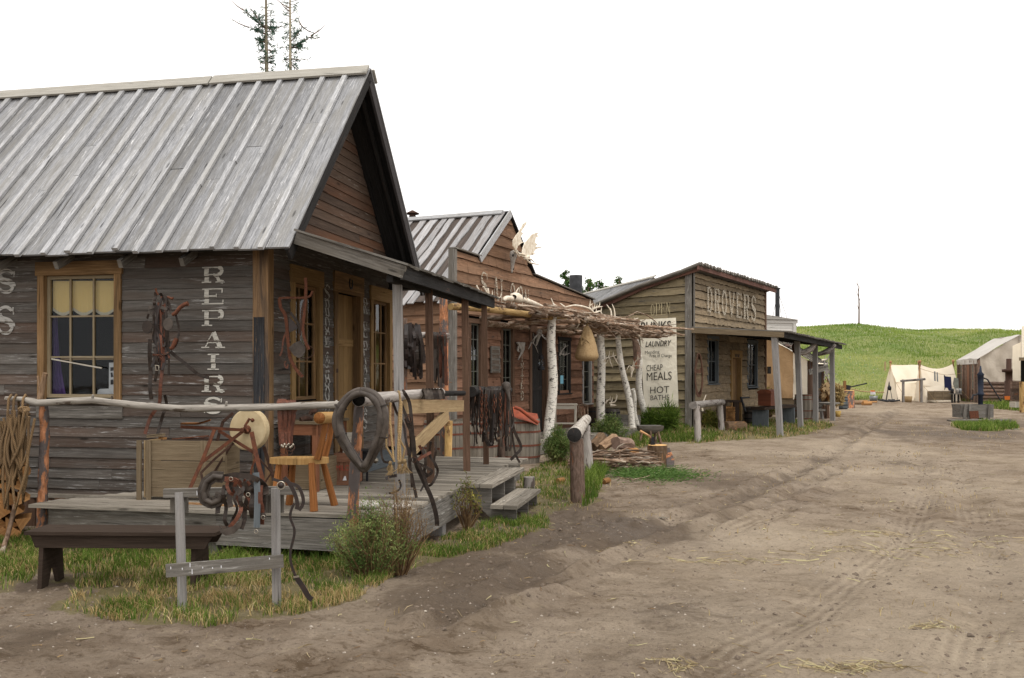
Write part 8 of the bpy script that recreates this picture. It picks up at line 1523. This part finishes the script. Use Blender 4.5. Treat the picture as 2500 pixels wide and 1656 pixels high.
# clothes line
c = pg0(2310, 54.5); clz = thing('clothes_line', 'thin clothes line strung in front of the right tent', 'clothes line', c); mb = MB(); mb.tube([P(2246, 900, 54.6), P(2285, 912, 54.4), P(2310, 916, 54.3), P(2345, 912, 54.2)], .012, 5); mb.build('cord', M['rope_pale'], clz)
zt = lambda x, y: (2050+x/4.9, 780+y/4.9)
def clothp(nm, lb, pts, mat, Y=54.2, cat='cloth'): mb = MB(); mb.prism([P(*zt(x, y), Y) for x, y in pts], (0, 1, 0), .04); tag(mb.build(nm, M[mat]), lb, cat)
clothp('navy_cloth', 'navy blue trousers hanging on the clothes line', ((1250, 665), (1265, 680), (1332, 688), (1345, 850), (1308, 855), (1295, 822), (1268, 818), (1258, 850)), 'navy', cat='trousers'); clothp('grey_cloth', 'grey cloth hanging at the right end of the clothes line', ((1372, 697), (1420, 705), (1428, 850), (1385, 845), (1358, 770)), 'grey_cloth')
clothp('stocking', 'left one of two thin grey stockings on the clothes line', ((1131, 622), (1147, 625), (1150, 740), (1134, 735)), 'galv', cat='stocking'); clothp('stocking', 'right one of two thin grey stockings on the clothes line', ((1162, 632), (1174, 635), (1180, 748), (1166, 742)), 'galv', cat='stocking')
def boxt(nm, lb, cat, x0, y0, x1, y1, Y, dp, mat, bar=True):
    a, b_ = P(*zt(x0, y0), Y), P(*zt(x1, y1), Y); z0_ = max(0, min(a.z, b_.z)); t_ = thing(nm, lb, cat, ((a.x+b_.x)/2, Y+dp/2, z0_)); k = 3; h = (max(a.z, b_.z)-z0_)/k
    for i in range(k): mb = MB(); mb.beam((a.x, Y, z0_+h*(i+.5)), (b_.x, Y, z0_+h*(i+.5)), .04, h-.02, Z); mb.build('board', M[mat], t_)
    mb = MB(); mb.beam((a.x, Y+dp/2+.03, z0_+h*1.45), (b_.x, Y+dp/2+.03, z0_+h*1.45), dp, h*2.8, Z); mb.build('body', M[mat], t_)
    if bar:
        for x in (a.x+.06, (a.x+b_.x)/2, b_.x-.06): mb = MB(); mb.beam((x, Y-.03, z0_), (x, Y-.03, z0_+h*k), .08, .03, (0, -1, 0)); mb.build('batten', M[mat], t_)
    return t_
boxt('plank_box', 'large grey-brown plank box below the clothes line', 'box', 1125, 855, 1342, 968, 53.5, .8, 'crate')
wt = thing('work_table', 'low cluttered work table beside the entrance of the log and canvas house', 'table', P(*zt(1390, 965), 53)); mb = MB(); mb.beam(P(*zt(1335, 890), 53), P(*zt(1430, 890), 53), .7, .06, Z); mb.build('table_top', M['fascia'], wt)
for x in (1345, 1375, 1420): p = P(*zt(x, 895), 53); mb = MB(); mb.beam((p.x, 53, 0), (p.x, 53, p.z), .08, .08, (0, -1, 0)); mb.build('leg', M['post_dark'], wt)
for k, (x, y) in enumerate(((1345, 860), (1405, 855), (1440, 850))): mb = MB(); p = P(*zt(x, 885), 52.9); mb.lathe(p, [(0, 0), (.08, 0), (.10, .2), (.07, .28), (0, .28)], 10); tag(mb.build('pot', M[('iron', 'bone_grey', 'galv')[k]]), ('dark pot on the left', 'pale pot in the middle', 'grey pot on the right')[k]+' of the cluttered work table', 'pot')
h3 = thing('hitching_rail', 'dark wooden hitching rail in front of the two white tents', 'hitching rail', pg0(2228, 54)); 
for x in (760, 978): p = P(*zt(x, 0), 53.5); mb = MB(); mb.tube([(p.x, 53.5, -.1), (p.x, 53.5, 1.35)], .075, 10, lump=.05); mb.build('post', M['greylog'], h3)
mb = MB(); mb.tube([P(*zt(730, 738), 53.5), P(*zt(1022, 715), 53.5)], .065, 10, lump=.05); mb.build('rail', M['greylog'], h3)
tp = thing('cooking_tripod', 'iron cooking tripod with a hanging pot at the left tent entrance', 'tripod', pg0(2171, 55)); ap = P(*zt(592, 745), 55)
for x, dy in ((565, .2), (625, -.1), (600, .5)): p = P(*zt(x, 940), 55); mb = MB(); mb.tube([(p.x, 55+dy, 0), ap], .018, 5); mb.build('leg', M['iron'], tp)
mb = MB(); p = P(*zt(595, 850), 55); mb.lathe(p, [(0, 0), (.10, .02), (.12, .14), (.10, .22), (0, .33)], 12); mb.tube([ap, p+Z*.33], .01, 4); mb.build('pot', M['iron'], tp)
mb = MB(); 
for i in range(14): p = pg0(2171+RS.uniform(-8, 10), 54.8+RS.uniform(-.4, .4)); a = RS.random()*3; mb.tube([p+Z*.05, p+Vector((math.cos(a)*.5, math.sin(a)*.4, .12))], .05, 6)
tag(mb.build('fire_logs', M['iron']), 'charred logs of the campfire under the tripod', 'campfire', kind=None)
mb = MB(); p = P(*zt(820, 960), 54); mb.lathe((p.x, 54, 0), [(0, 0), (.18, 0), (.23, .36), (.20, .36), (.17, .05)], 16); tag(mb.build('basket', M['sack']), 'round wicker basket between the posts of the tent hitching rail', 'basket')
mb = MB(); p = P(*zt(405, 940), 56); mb.lathe((p.x, 56, .0), [(0, 0), (.2, 0), (.25, .34), (.22, .34), (.18, .03)], 18); tag(mb.build('wash_tub', M['galv']), 'grey metal tub on the grass left of the tents', 'tub'); clothp('folded_cloth', 'orange and white cloth hanging over the grey metal tub', ((368, 850), (425, 853), (430, 900), (370, 900)), 'paper', 55.5); clothp('cloth_edge', 'orange band on top of the cloth over the grey tub', ((370, 849), (424, 851), (424, 866), (370, 864)), 'orange', 55.4)
mb = MB(); mb.tube([P(2010, 925, 45), P(2060, 945, 50), P(2100, 955, 54), P(2130, 958, 56), P(2158, 958, 57)], .035, 5); tag(mb.build('barrier_rope', M['rope_pale']), 'slack yellow rope strung along the foot of the hill', 'rope')
mb = MB(); mb.tube([P(2161, 905, 63), P(2161, 883, 63)], .05, 6); tag(mb.build('stake', M['new']), 'thin pale stake standing on the slope above the left tent', 'stake')
# firewood, stump and clutter by the tan canvas house
for i in range(34):
    u = 2009+RS.uniform(0, 22); p = P(u, 0, 36.2+RS.uniform(0, .6)); z = .62+RS.uniform(0, .65)*(1-abs(u-2018)/16); a = RS.uniform(-.3, .9); mb = MB(); mb.prism([Vector((p.x+dx, p.y, z+dz)) for dx, dz in ((0, 0), (.08*math.cos(a)+.03, .2*math.sin(a+.9)), (.03, .2), (-.05, .11))], (0, 1, 0), .14, RS.random()); tag(mb.build('split_log', M['new'] if i % 3 else M['split']), 'pale split firewood heaped beside the last drovers porch post', 'firewood', 'pale split firewood by the tan canvas house')
def dryfan(nm, lb, u, v, Y, h, w_, mat): p = P(u, v, Y); p.z = max(0, p.z); bush(nm, lb, p, h, w_, .25, 60, 1300, mat, L=.22, W=.05, seed=u, cat='dried plant')
dryfan('dried_leaves', 'bundle of dried broad leaves standing behind the pale firewood', 2044, 990, 37, .85, .22, 'drygrass'); dryfan('dry_brush', 'brown dry brush beside the door post of the tan canvas house', 2020, 990, 38.5, 1.0, .28, 'drytwig')
ws = thing('low_table', 'low weathered table among stools by the last porch posts', 'table', P(2022, 1020, 34.6)); mb = MB(); mb.beam(P(2010, 986, 35), P(2034, 984, 35.4), .6, .06, Z); mb.build('table_top', M['fascia'], ws)
for u, Y in ((2013, 34.9), (2021, 34.8), (2031, 35.2)): p = pg0(u, Y); mb = MB(); mb.beam(p, p+Z*.52, .09, .09, (0, -1, 0)); mb.build('leg', M['post_brown'], ws)
for k, (u, v, Y, h) in enumerate(((1999, 1010, 34.4, .35), (1995, 995, 35.2, .5))): t_ = thing('stool', ('lower', 'upper')[k]+' one of two small grey stools left of the low weathered table', 'stool', pg0(u, Y)); mb = MB(); p = pg0(u, Y, h); mb.beam(p-Vector((.2, 0, 0)), p+Vector((.2, 0, 0)), .3, .06, Z); mb.build('seat', M['fascia'], t_); [(lambda m_: (m_.beam(pg0(u, Y)+Vector((dx, 0, 0)), p+Vector((dx*.7, 0, -.03)), .06, .06, (0, -1, 0)), m_.build('leg', M['post_grey'], t_)))(MB()) for dx in (-.16, .16)]
mb = MB(); p = P(2046, 0, 36); mb.lathe((p.x, 36, 0), [(0, 0), (.08, 0), (.115, .25), (.10, .25), (.07, .03)], 14); tag(mb.build('ochre_tub', M['ochre_cloth']), 'ochre tub on the ground left of the slim blue-grey barrel', 'tub')
p = pg0(2072, 45.5); sm_ = thing('tall_stump', 'tall reddish sawn tree stump used as a workbench', 'stump', p); mb = MB(); mb.tube([p, p+Z*.4, p+Z*.86], [.30, .26, .27], 16, lump=.06); mb.build('bark', M['spruce_bark'], sm_); mb = MB(); mb.lathe(p+Z*.86, [(.27, 0), (.25, .02), (0, .02)], 16); mb.build('sawn_top', M['endgrain'], sm_)
mb = MB(); mb.beam(p+Vector((-.2, 0, .88)), p+Vector((-.2, 0, 1.35)), .12, .10, (0, -1, 0)); tag(mb.build('upright_plank', M['split']), 'short upright plank standing on the tall reddish stump', 'plank'); mb = MB(); mb.tube([p+Vector((-.05, 0, .9)), p+Vector((.0, 0, 1.12))], .12, 8); mb.tube([p+Vector((0, 0, 1.02)), p+Vector((.9, 0, 1.22))], .035, 6); tag(mb.build('vise', M['iron']), 'black iron vise with a long handle on the tall reddish stump', 'vise')
for k, (u, v) in enumerate(((2096, 989), (2108, 988), (2118, 991), (2133, 987))): mb = MB(); q = G(u, v); mb.tube([q+Vector((-.25, 0, .12)), q+Vector((.25, .2, .12))], .12 if k < 3 else .05, 6, lump=.15); tag(mb.build('wood_piece', M['split'] if k else M['stump']), ('dark round', 'long pale', 'short pale', 'thin far')[k]+' piece of wood on the ground right of the tall stump', 'firewood')
# log and canvas house on the right
B7 = Frame(26.9, 53, 16.9); B7r = lambda o, s, z: B7(o, s, z); zg7 = lambda o: 2.64+.6*min(o, 4.1-o)
t2 = thing('log_canvas_house', 'log house with a dirty grey canvas roof and gable on the right of the street', 'tent house', B7(0, 0, 0))
mb = MB(); quadgrid(mb, B7(0, -.02, 2.64), B7(2.05, -.02, 3.87), B7(2.05, -.02, 1.1), B7(.05, -.02, 1.25), 12, 12, .10); quadgrid(mb, B7(2.05, -.02, 3.87), B7(4.1, -.02, 2.64), B7(4.1, -.02, 1.1), B7(2.05, -.02, 1.1), 8, 8, .06); mb.build('gable_canvas', M['canvas_dirty'], t2)
mb = MB(); quadgrid(mb, B7(2.05, -.1, 3.9), B7(2.05, 6.9, 3.9), B7(-.15, 6.9, 2.56), B7(-.15, -.1, 2.56), 14, 8, .05); quadgrid(mb, B7(-.15, -.1, 2.56), B7(-.15, 6.9, 2.56), B7(-.15, 6.9, 2.25), B7(-.15, -.1, 2.25), 14, 2, .04); quadgrid(mb, B7(2.05, -.1, 3.9), B7(2.05, 6.9, 3.9), B7(4.3, 6.9, 2.56), B7(4.3, -.1, 2.56), 8, 6, .05); mb.build('roof', canvasmat('grey_canvas', (.56, .53, .49), (.40, .37, .33), .7, .2, .7), t2)
for i in range(6): mb = MB(); mb.tube([B7(-.1, .02, .12+.2*i), B7(4.1, .02, .12+.2*i)], .11, 8, lump=.04); mb.build('wall_log', M['brown_bark'], t2)
mb = MB(); mb.face([B7(.02, 0, 0), B7(.02, 6.8, 0), B7(.02, 6.8, 2.6), B7(.02, 0, 2.6)], [(0, 0), (6.8, 0), (6.8, 2.6), (0, 2.6)]); mb.build('street_wall', M['bench'], t2)
for s in (.05, 1.0, 1.9, 2.3, 3.5, 3.9, 4.9, 5.8, 6.7): mb = MB(); mb.tube([B7(-.06, s, 0), B7(-.06, s, 2.5)], .10, 8, lump=.05); mb.build('wall_post', M['brown_bark'], t2)
mb = MB(); mb.beam(B7(-.10, 2.95, 0), B7(-.10, 2.95, 2.35), .75, .05, B7.r+(0,)); mb.build('door', M['redcrate'], t2)
for s in (1.45, 5.35): mb = MB(); P7 = lambda a, z, d: B7(-.04-d, a, z); wrect(mb, P7, s-.32, s+.32, .75, 2.25, .03, .06); f_ = mb.build('window', M['sash'], t2); mb = MB(); [wrect(mb, P7, s-.26+.27*i, s-.02+.27*i, .82+.47*j, 1.24+.47*j, .058, .066) for i in range(2) for j in range(3)]; mb.build('pane', M['sash_dark'], f_)
# pillar of turned logs, post, and the shop at the frame edge
c = P(2463, 985, 50); c.z = 0; mb = MB(); mb.lathe(c, [(.28, 0), (.28, .6), (.22, .62), (.22, 1.3), (.18, 1.32), (.18, 1.75), (.34, 1.78), (.36, 1.92), (.14, 1.95), (.13, 2.5), (0, 2.5)], 14); tag(mb.build('log_stove', M['rust_dark']), 'rusty upright boiler stove with a ringed pipe beside the canvas gable', 'stove')
clothp('orange_cloth', 'small orange cloth at the foot of the rusty boiler stove', ((1975, 920), (2040, 918), (2035, 965), (1980, 962)), 'orange', 49.5)
boxt('wicker_crate', 'pale slatted crate at the right edge below the white canvas wall', 'crate', 2090, 985, 2150, 1055, 43, .4, 'white_wood')
c = pg0(2497, 40); mb = MB(); mb.tube([c, c+Z*1.35], .13, 12, lump=.04); tag(mb.build('amber_post', M['yellowlog']), 'thick amber log post at the right edge of the street', 'post')
t3 = thing('white_canvas_shop', 'white canvas-fronted shop with a dark doorway cut by the right edge', 'tent house', pg0(2480, 48)); mb = MB(); quadgrid(mb, P(2494, 797, 47), P(2640, 760, 46), P(2640, 873, 46), P(2494, 873, 47), 8, 6, .03); quadgrid(mb, P(2472, 845, 48), P(2493, 835, 48), P(2493, 930, 48), P(2472, 928, 48), 4, 8, .03); mb.build('canvas_wall', M['canvas_white'], t3)
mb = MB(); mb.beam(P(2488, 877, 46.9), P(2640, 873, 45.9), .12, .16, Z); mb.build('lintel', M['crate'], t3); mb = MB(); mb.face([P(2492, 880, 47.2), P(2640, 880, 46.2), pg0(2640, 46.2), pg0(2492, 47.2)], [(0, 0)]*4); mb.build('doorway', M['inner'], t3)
mb = MB(); [mb.beam(P(2468, 935+i*9, 48.2), P(2494, 935+i*9, 48.2), .1, .17, Z) for i in range(6)]; mb.build('log_wall', M['brown_bark'], t3)['kind'] = 'stuff'
# pump and trough
Yp = 34; pm = thing('water_pump', 'tall dark blue iron hand pump standing at the plank trough', 'pump', pg0(2394, Yp)); mb = MB(); c = pg0(2394, Yp); mb.lathe(c, [(.13, 0), (.09, .06), (.085, .9), (.12, .92), (.12, 1.0), (.09, 1.02), (.11, 1.65), (.13, 1.68), (.05, 1.78), (.02, 2.0), (0, 2.0)], 14); mb.build('column', plain('blue_black_iron', (.03, .04, .065), (.02, .022, .03), .6, 8, .3), pm)
mb = MB(); mb.tube([c+Z*1.6, c+Vector((.25, 0, 1.5)), c+Vector((.7, -.1, .7))], [.03, .028, .022], 7); mb.build('handle', M['iron'], pm); mb = MB(); mb.tube([c+Vector((-.08, 0, .95)), c+Vector((-.3, -.05, .92)), c+Vector((-.36, -.05, .75))], .035, 8); mb.build('spout', M['iron'], pm)
tg2 = thing('plank_trough', 'grey plank water trough below the hand pump', 'trough', pg0(2383, Yp)); a, b_ = P(2350, 1022, Yp-.3), P(2420, 1022, Yp-.3); h_ = .58
for y in (Yp-.35, Yp+.3): mb = MB(); mb.prism([(a.x, y, .1), (b_.x, y, .1), (b_.x+.08, y, h_), (a.x-.1, y, h_)], (0, 1, 0), .05); mb.build('side_board', M['fascia'], tg2)
for x, k in ((a.x-.05, -1), (b_.x+.05, 1)): mb = MB(); mb.beam((x, Yp-.32, .34), (x, Yp+.33, .34), .05, .48, Z); mb.build('end_board', M['fascia'], tg2)
for x in (a.x+.02, a.x+.2, b_.x-.15): mb = MB(); mb.beam((x, Yp-.38, .0), (x+.03, Yp-.42, h_+.02), .1, .05, (0, -1, 0)); mb.build('cleat', M['fascia'], tg2)
mb = MB(); mb.face([(a.x, Yp-.3, .46), (b_.x, Yp-.3, .46), (b_.x, Yp+.3, .46), (a.x, Yp+.3, .46)], [(0, 0)]*4); mb.build('water', bpy.data.materials['puddle_water'], tg2)
mb = MB(); mb.prism([P(2366, 1004, Yp-.45), P(2388, 1003, Yp-.45), P(2390, 1022, Yp-.45), P(2368, 1022, Yp-.45)], (0, -1, 0), .02); tag(mb.build('rusty_plate', M['rust']), 'rusty iron plate hanging on the front of the plank trough', 'plate')
mb = MB(); mb.beam(P(2317, 1028, Yp-.9), P(2465, 1026, Yp-.8), .3, .08, Z); tag(mb.build('base_plank', M['fascia']), 'long grey plank on the ground in front of the pump trough', 'plank')
# trees
M['sapling'] = bark('young_trunk', (.22, .19, .13), (.42, .37, .27))
def sapling(name, label, u, tu, Y, r0, specs, seed, top):
    rs = random.Random(seed); r_ = np.random.default_rng(seed); base = Vector(((u-CU)*Y/F, Y, 0)); tpv = P(tu, -40, Y); t_ = thing(name, label, 'tree', base); mb = MB(); mid = P(u-2, 180, Y); mb.tube([base, base.lerp(mid, .5), mid, tpv], [r0*2.2, r0*1.8, r0, r0*.5], 8, lump=.04); mb.build('trunk', M['sapling'], t_); mb = MB(); C_, D_ = [], []
    def needles(a, b_, n_, up=.35):
        q = r_.uniform(.1, 1, n_)[:, None]; A = np.array(a)[None]; B_ = np.array(b_)[None]; C_.append(A*(1-q)+B_*q); d = np.array(b_)-np.array(a); d = d/np.linalg.norm(d); D_.append(d*.6+r_.normal(0, .45, (n_, 3)))
    for (x, y, ex, ey, nd) in specs:
        a, b_ = P(500+x/5.9175, y/5.9175, Y), P(500+ex/5.9175, ey/5.9175, Y); b_.y += rs.gauss(0, .12); m_ = a.lerp(b_, .5)+Z*-.02; mb.tube([a, m_, b_], [.012, .009, .003], 5); needles(a, a.lerp(b_, .8), nd)
        for k in range(int(nd/15)): q = rs.uniform(.25, .85); s_ = a.lerp(b_, q); e = s_+Vector((rs.gauss(0, .12), rs.gauss(0, .1), rs.uniform(-.10, .09))); mb.tube([s_, e], [.006, .002], 4); needles(s_, e, 12)
    x0 = (u-500)*5.9175
    for y in np.arange(20, 1060, 44):
        for k in (-1, 1):
            if rs.random() < .8: L = rs.uniform(50, 115); a = P(500+(x0)/5.9175, y/5.9175, Y); b_ = P(500+(x0+k*L)/5.9175, (y+rs.uniform(-40, 25))/5.9175, Y); b_.y += rs.gauss(0, .1); mb.tube([a, b_], [.007, .002], 4); needles(a.lerp(b_, .2), b_, 9)
    for i in range(9):          # hidden lower whorls
        z = .5+i*.6
        for k in range(6): a_ = rs.random()*6.28; a = base+Z*z; b_ = a+Vector((math.cos(a_)*.9, math.sin(a_)*.9, .15)); mb.tube([a, b_], [.014, .004], 4); needles(a, b_, 30)
    mb.build('branches', M['brown_bark'], t_)['kind'] = 'stuff'; C_, D_ = np.concatenate(C_), np.concatenate(D_); leaf_obj('foliage', leaves(C_, D_, r_.uniform(.06, .11, len(C_)), .016), np.clip(r_.normal(.35, .2, len(C_)), 0, 1), M['needles'], t_, base)['kind'] = 'stuff'
sapling('spruce_sapling', 'left one of two young spruces rising behind the repair shop roof', 653, 649, 16.5, .034, ((880, 420, 560, 150, 60), (560, 150, 380, 0, 0), (880, 490, 640, 400, 60), (640, 400, 350, 260, 4), (880, 600, 700, 540, 70), (900, 380, 1040, 340, 45), (900, 400, 1010, 420, 40), (890, 720, 800, 740, 22), (900, 720, 1040, 715, 24), (890, 830, 780, 850, 16), (900, 830, 1020, 822, 16), (900, 890, 1010, 915, 14), (890, 910, 815, 935, 14), (880, 410, 720, 200, 50), (870, 560, 760, 590, 50)), 5, 0)
sapling('spruce_sapling', 'right one of two young spruces rising behind the repair shop roof', 711, 708, 16.9, .028, ((1245, 600, 1400, 380, 60), (1400, 380, 1350, 250, 4), (1250, 690, 1530, 520, 80), (1530, 520, 1770, 385, 4), (1240, 170, 1120, 85, 0), (1240, 130, 1020, 0, 0), (1245, 700, 1400, 610, 60), (1245, 840, 1090, 850, 18), (1260, 850, 1390, 890, 20), (1250, 920, 1160, 960, 12), (1250, 930, 1365, 970, 12), (1400, 380, 1530, 385, 8), (1500, 540, 1650, 510, 14)), 6, 0)
for k, (u, v, Y, cr) in enumerate(((1380, 668, 44, .7), (1436, 688, 46, .9), (1466, 692, 47, .9), (1512, 683, 50, 1.0))): zt_ = CH-(v-HV)*Y/F; tree('poplar', ('leftmost thin', 'second', 'third', 'rightmost')[k]+' leafy tree crown showing over the roofs between saloon and drovers house', pg0(u, Y), zt_, cr*.6, 1.5, 18, 900, L=.13, W=.08, seed=k+20)
bt_ = thing('dead_tree', 'thin bare dead tree standing alone on the hilltop', 'tree', P(2097, 799, 95)); mb = MB(); p = P(2097, 800, 95); q = P(2094, 682, 95); mb.tube([p-Z*.3, p.lerp(q, .5)+Vector((.08, 0, 0)), q], [.09, .07, .02], 6); mb.build('trunk', M['brown_bark'], bt_); mb = MB()
for v0, u1, v1 in ((740, 2102, 724), (725, 2088, 706), (712, 2100, 695), (700, 2089, 688), (755, 2092, 742)): mb.tube([P(2096, v0, 95), P(u1, v1, 95)], [.04, .012], 4)
mb.build('branches', M['brown_bark'], bt_)['kind'] = 'stuff'
# ---------------------------------------------------------------- goods on the saloon boardwalk
p = P(1449, 1022, 25.6); barrel(p.x, p.y, .26, .20, .52, M['bench'], 'small black-brown tub on the saloon boardwalk left of the second birch post', (.2, .8))
p = P(1494, 1020, 26.2); barrel(p.x, p.y, .22, .24, .50, M['barrel_dark'], 'dark half barrel with antlers on top behind the second birch post', (.2, .8))
pb = thing('plank_planter', 'grey plank box at the end of the saloon boardwalk behind the leaning birch', 'box', P(1534, 1040, 26)); 
for i in range(2): mb = MB(); mb.beam(P(1508, 1018+i*14, 26), P(1562, 1020+i*14, 26), .05, .15, Z); mb.build('board', M['fascia'], pb)
mb = MB(); mb.beam(P(1508, 1027, 26.2), P(1562, 1029, 26.2), .35, .28, Z); mb.build('box_body', M['fascia'], pb)
ch2 = thing('stick_chair', 'rustic chair of crooked sticks beside the narrow white-legged table', 'chair', P(1422, 1035, 24.5)); mb = MB()
for (u0, v0, u1, v1) in ((1412, 990, 1412, 1046), (1434, 990, 1434, 1044), (1418, 996, 1418, 1040), (1426, 996, 1427, 1040)): mb.tube([P(u0, v0, 24.6), P((u0+u1)/2+1, (v0+v1)/2, 24.6), P(u1, v1, 24.5)], .022, 6)
mb.tube([P(1410, 991, 24.6), P(1423, 988, 24.6), P(1436, 991, 24.6)], .025, 6); mb.build('backrest', M['stick'], ch2); mb = MB(); mb.beam(P(1410, 1018, 24.4), P(1437, 1018, 24.4), .4, .04, Z); mb.build('seat', M['crate'], ch2)
